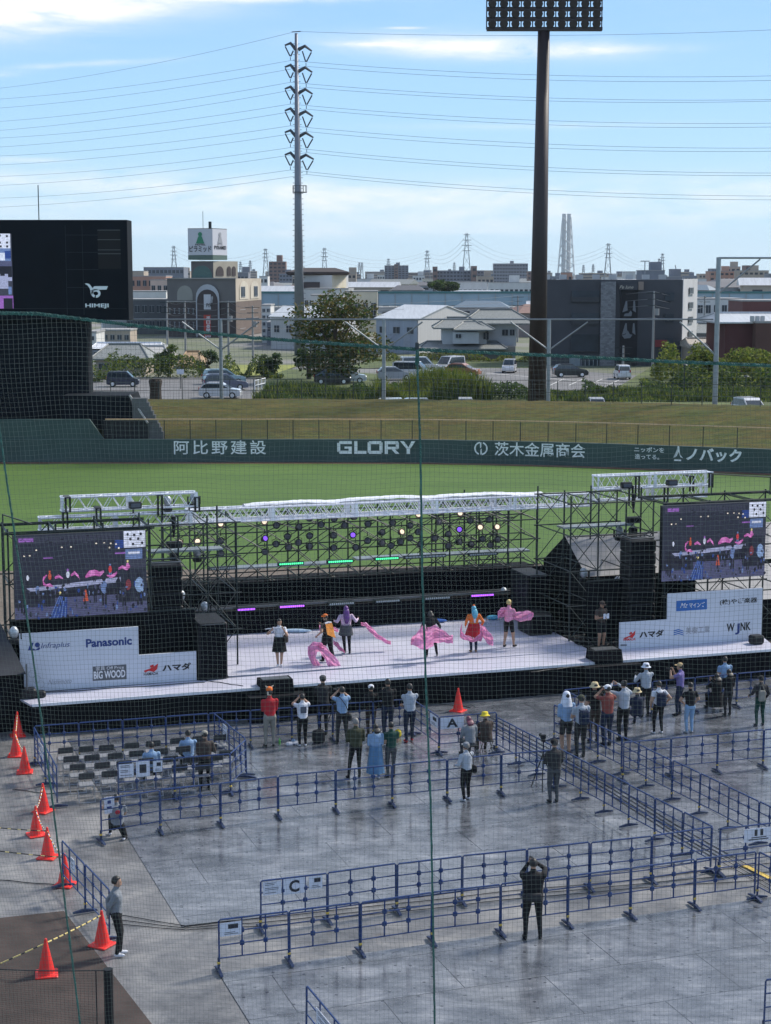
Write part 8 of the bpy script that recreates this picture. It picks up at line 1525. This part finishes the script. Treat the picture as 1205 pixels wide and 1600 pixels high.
# ================================================================ protective net in front of the stand
NY = 15.0; NETM = M('net_cord', (.060, .085, .078), .8, var=.25, scale=3); ROPEM = M('net_rope', (.020, .085, .070), .75, var=.4, scale=30, bump=.6, bscale=60)
net = thing('safety_net', 'dark green protective net with rope edge hanging between the stand and the field', 'net', (0, NY, 13.2))
top = [(-560, 440), (-300, 462), (0, 489), (60, 490), (200, 507), (400, 528), (540, 538), (652, 546), (760, 551), (900, 557), (1050, 565), (1205, 571), (1500, 580), (1800, 590)]
TP = [at(px, py, NY) for px, py in top]
def topz(x):
    for i in range(len(TP)-1):
        if TP[i].x <= x <= TP[i+1].x: t = (x-TP[i].x)/(TP[i+1].x-TP[i].x); return TP[i].z*(1-t)+TP[i+1].z*t
    return TP[0].z if x < TP[0].x else TP[-1].z
def wob(x, z): return (.018*math.sin(z*2.1+x*.7)+.010*math.sin(z*5.3+x*2.2), .10*math.sin(x*.9+1)*math.sin(z*.8)+.03*math.sin(x*3.1+z*2), .014*math.sin(x*2.3+z*1.1)+.008*math.sin(x*6.1))
def npnt(x, z):
    s_ = .10*(13.5-z)*(-.0 if x > 0 else .0)
    lean = (13.3-z)*(.022 if x > -2 else .022+(-2-x)*.055)
    a, b_, c = wob(x, z); return V((x+lean+a, NY+b_, z+c))
CELL = .0425; m = MB(); x = -5.6; xs = []
while x < 6.2: xs.append(x); x += CELL
ZB = 5.6; rr = .00092
for x in xs:
    zt = topz(x+(13.3-13.0)*.02); n = 34; pts = [npnt(x, zt-(zt-ZB)*i/n) for i in range(n+1)]; pts[0].z = topz(pts[0].x); m.path(pts, rr, 3)
m.build('vertical_cords', NETM, net); m = MB(); z = ZB
while z < 13.75:
    run = []
    for i in range(101):
        x = -5.6+11.8*i/100
        if z < topz(x)-.01: run.append(npnt(x, z))
        else:
            if len(run) > 1: m.path(run, rr, 3)
            run = []
    if len(run) > 1: m.path(run, rr, 3)
    z += CELL
m.build('horizontal_cords', NETM, net)
fine = []
for i in range(len(TP)-1):
    for k in range(24): p = TP[i].lerp(TP[i+1], k/24); fine.append(p+V((0, .006*math.sin(k*2.1), .003*math.sin(k*3.3+i))))
m = MB()
for ph in (0, 2.1, 4.2):       # twisted rope
    pts = []
    for i in range(len(fine)-1):
        for k in range(3): p = fine[i].lerp(fine[i+1], k/3); a = (p.x)*95+ph; pts.append(p+V((0, math.cos(a)*.008, math.sin(a)*.008)))
    m.path(pts, .0095, 5)
m.build('top_rope', ROPEM, net)
def hang(pxs, name='hanging_rope', r=.010):
    pts = [at(px, py, NY-.02) for px, py in pxs]; out = []
    for i in range(len(pts)-1):
        for k in range(14): p = pts[i].lerp(pts[i+1], k/14); out.append(p+V((.0015*math.sin(i*3+k*2.3), 0, 0)))
    return MB().path(out, [r*(1+.12*math.sin(j*2.7)) for j in range(len(out))], 6).build(name, ROPEM, net)
hang([(652, 550), (653, 590), (657, 700), (660, 900), (666, 1080), (673, 1250), (677, 1450), (680, 1640), (684, 1800)], r=.011); hang([(-2, 660), (12, 760), (30, 880), (55, 1050), (82, 1250), (104, 1430), (128, 1620), (150, 1780)], r=.009)
c = at(652, 541, NY); m = MB(); m.bbox(c+V((0, -.01, -.0)), (.036, .04, .07), .008); m.build('rope_clamp', M('clamp_black', (.012, .02, .024), .6), net)
m = MB(); a = at(652, 546, NY-.02); b_ = at(652, 572, NY-.02); m.path([a, a.lerp(b_, .35)+V((.004, 0, 0)), a.lerp(b_, .8)+V((.012, 0, 0)), b_], [.018, .016, .010, .004], 6); m.path([a, a.lerp(b_, .5)-V((.006, 0, 0)), a.lerp(b_, .85)-V((.014, 0, 0)), b_], [.012, .012, .008, .004], 6); m.build('lashing', ROPEM, net)
# lower black post with its own low net
p = G(172, 1640, 0); pl = thing('net_post', 'black post with a low dark net at the bottom left', 'post', p); zt = at(170, 1514, p.y).z; MB().tube(p, V((p.x, p.y, zt)), .085, n=10).build('post', blackpaint, pl); q = G(-260, 1560, 0)
m = MB(); a = V((p.x-.22, p.y, zt-.03)); b_ = V((q.x, q.y, zt-.25)); m.path([V((p.x, p.y, zt-.03)), a]+[a.lerp(b_, k/12)-V((0, 0, .25*math.sin(PI*k/12))) for k in range(1, 13)], .012, 5); m.tube(a, (a.x, a.y, 0), .012, n=5); m.build('edge_cord', cab, pl)
m = MB()
for i in range(70): t = i/70; c = a.lerp(b_, t); zt2 = c.z-.25*math.sin(PI*t); m.tube((c.x, c.y, 0), (c.x, c.y, zt2), .0018, n=3, cap=False)
for k in range(30): zf_ = k/30; m.path([V((a.lerp(b_, t/12).x, a.lerp(b_, t/12).y, (a.lerp(b_, t/12).z-.25*math.sin(PI*t/12))*zf_)) for t in range(13)], .0018, 3)
m.build('netting', cab, pl)
# ================================================================ air
def haze():
    m = bpy.data.materials.new('haze'); m.use_nodes = True; nt = m.node_tree; nt.nodes.clear(); o = nt.nodes.new('ShaderNodeOutputMaterial'); v = nt.nodes.new('ShaderNodeVolumePrincipled')
    v.inputs['Color'].default_value = (.80, .88, 1, 1); v.inputs['Density'].default_value = .00005; v.inputs['Anisotropy'].default_value = .2; nt.links.new(v.outputs[0], o.inputs['Volume'])
    b = MB(); b.add([(x, y, z) for z in (-1.5, 140) for x, y in ((-5200, -60), (5200, -60), (5200, 6200), (-5200, 6200))], [(3, 2, 1, 0), (4, 5, 6, 7), (0, 1, 5, 4), (1, 2, 6, 5), (2, 3, 7, 6), (3, 0, 4, 7)]); h = b.build('haze', m); h['kind'] = 'stuff'; h['label'] = 'thin pale air haze over the town'; h['category'] = 'haze'
haze()
bpy.context.view_layer.update()
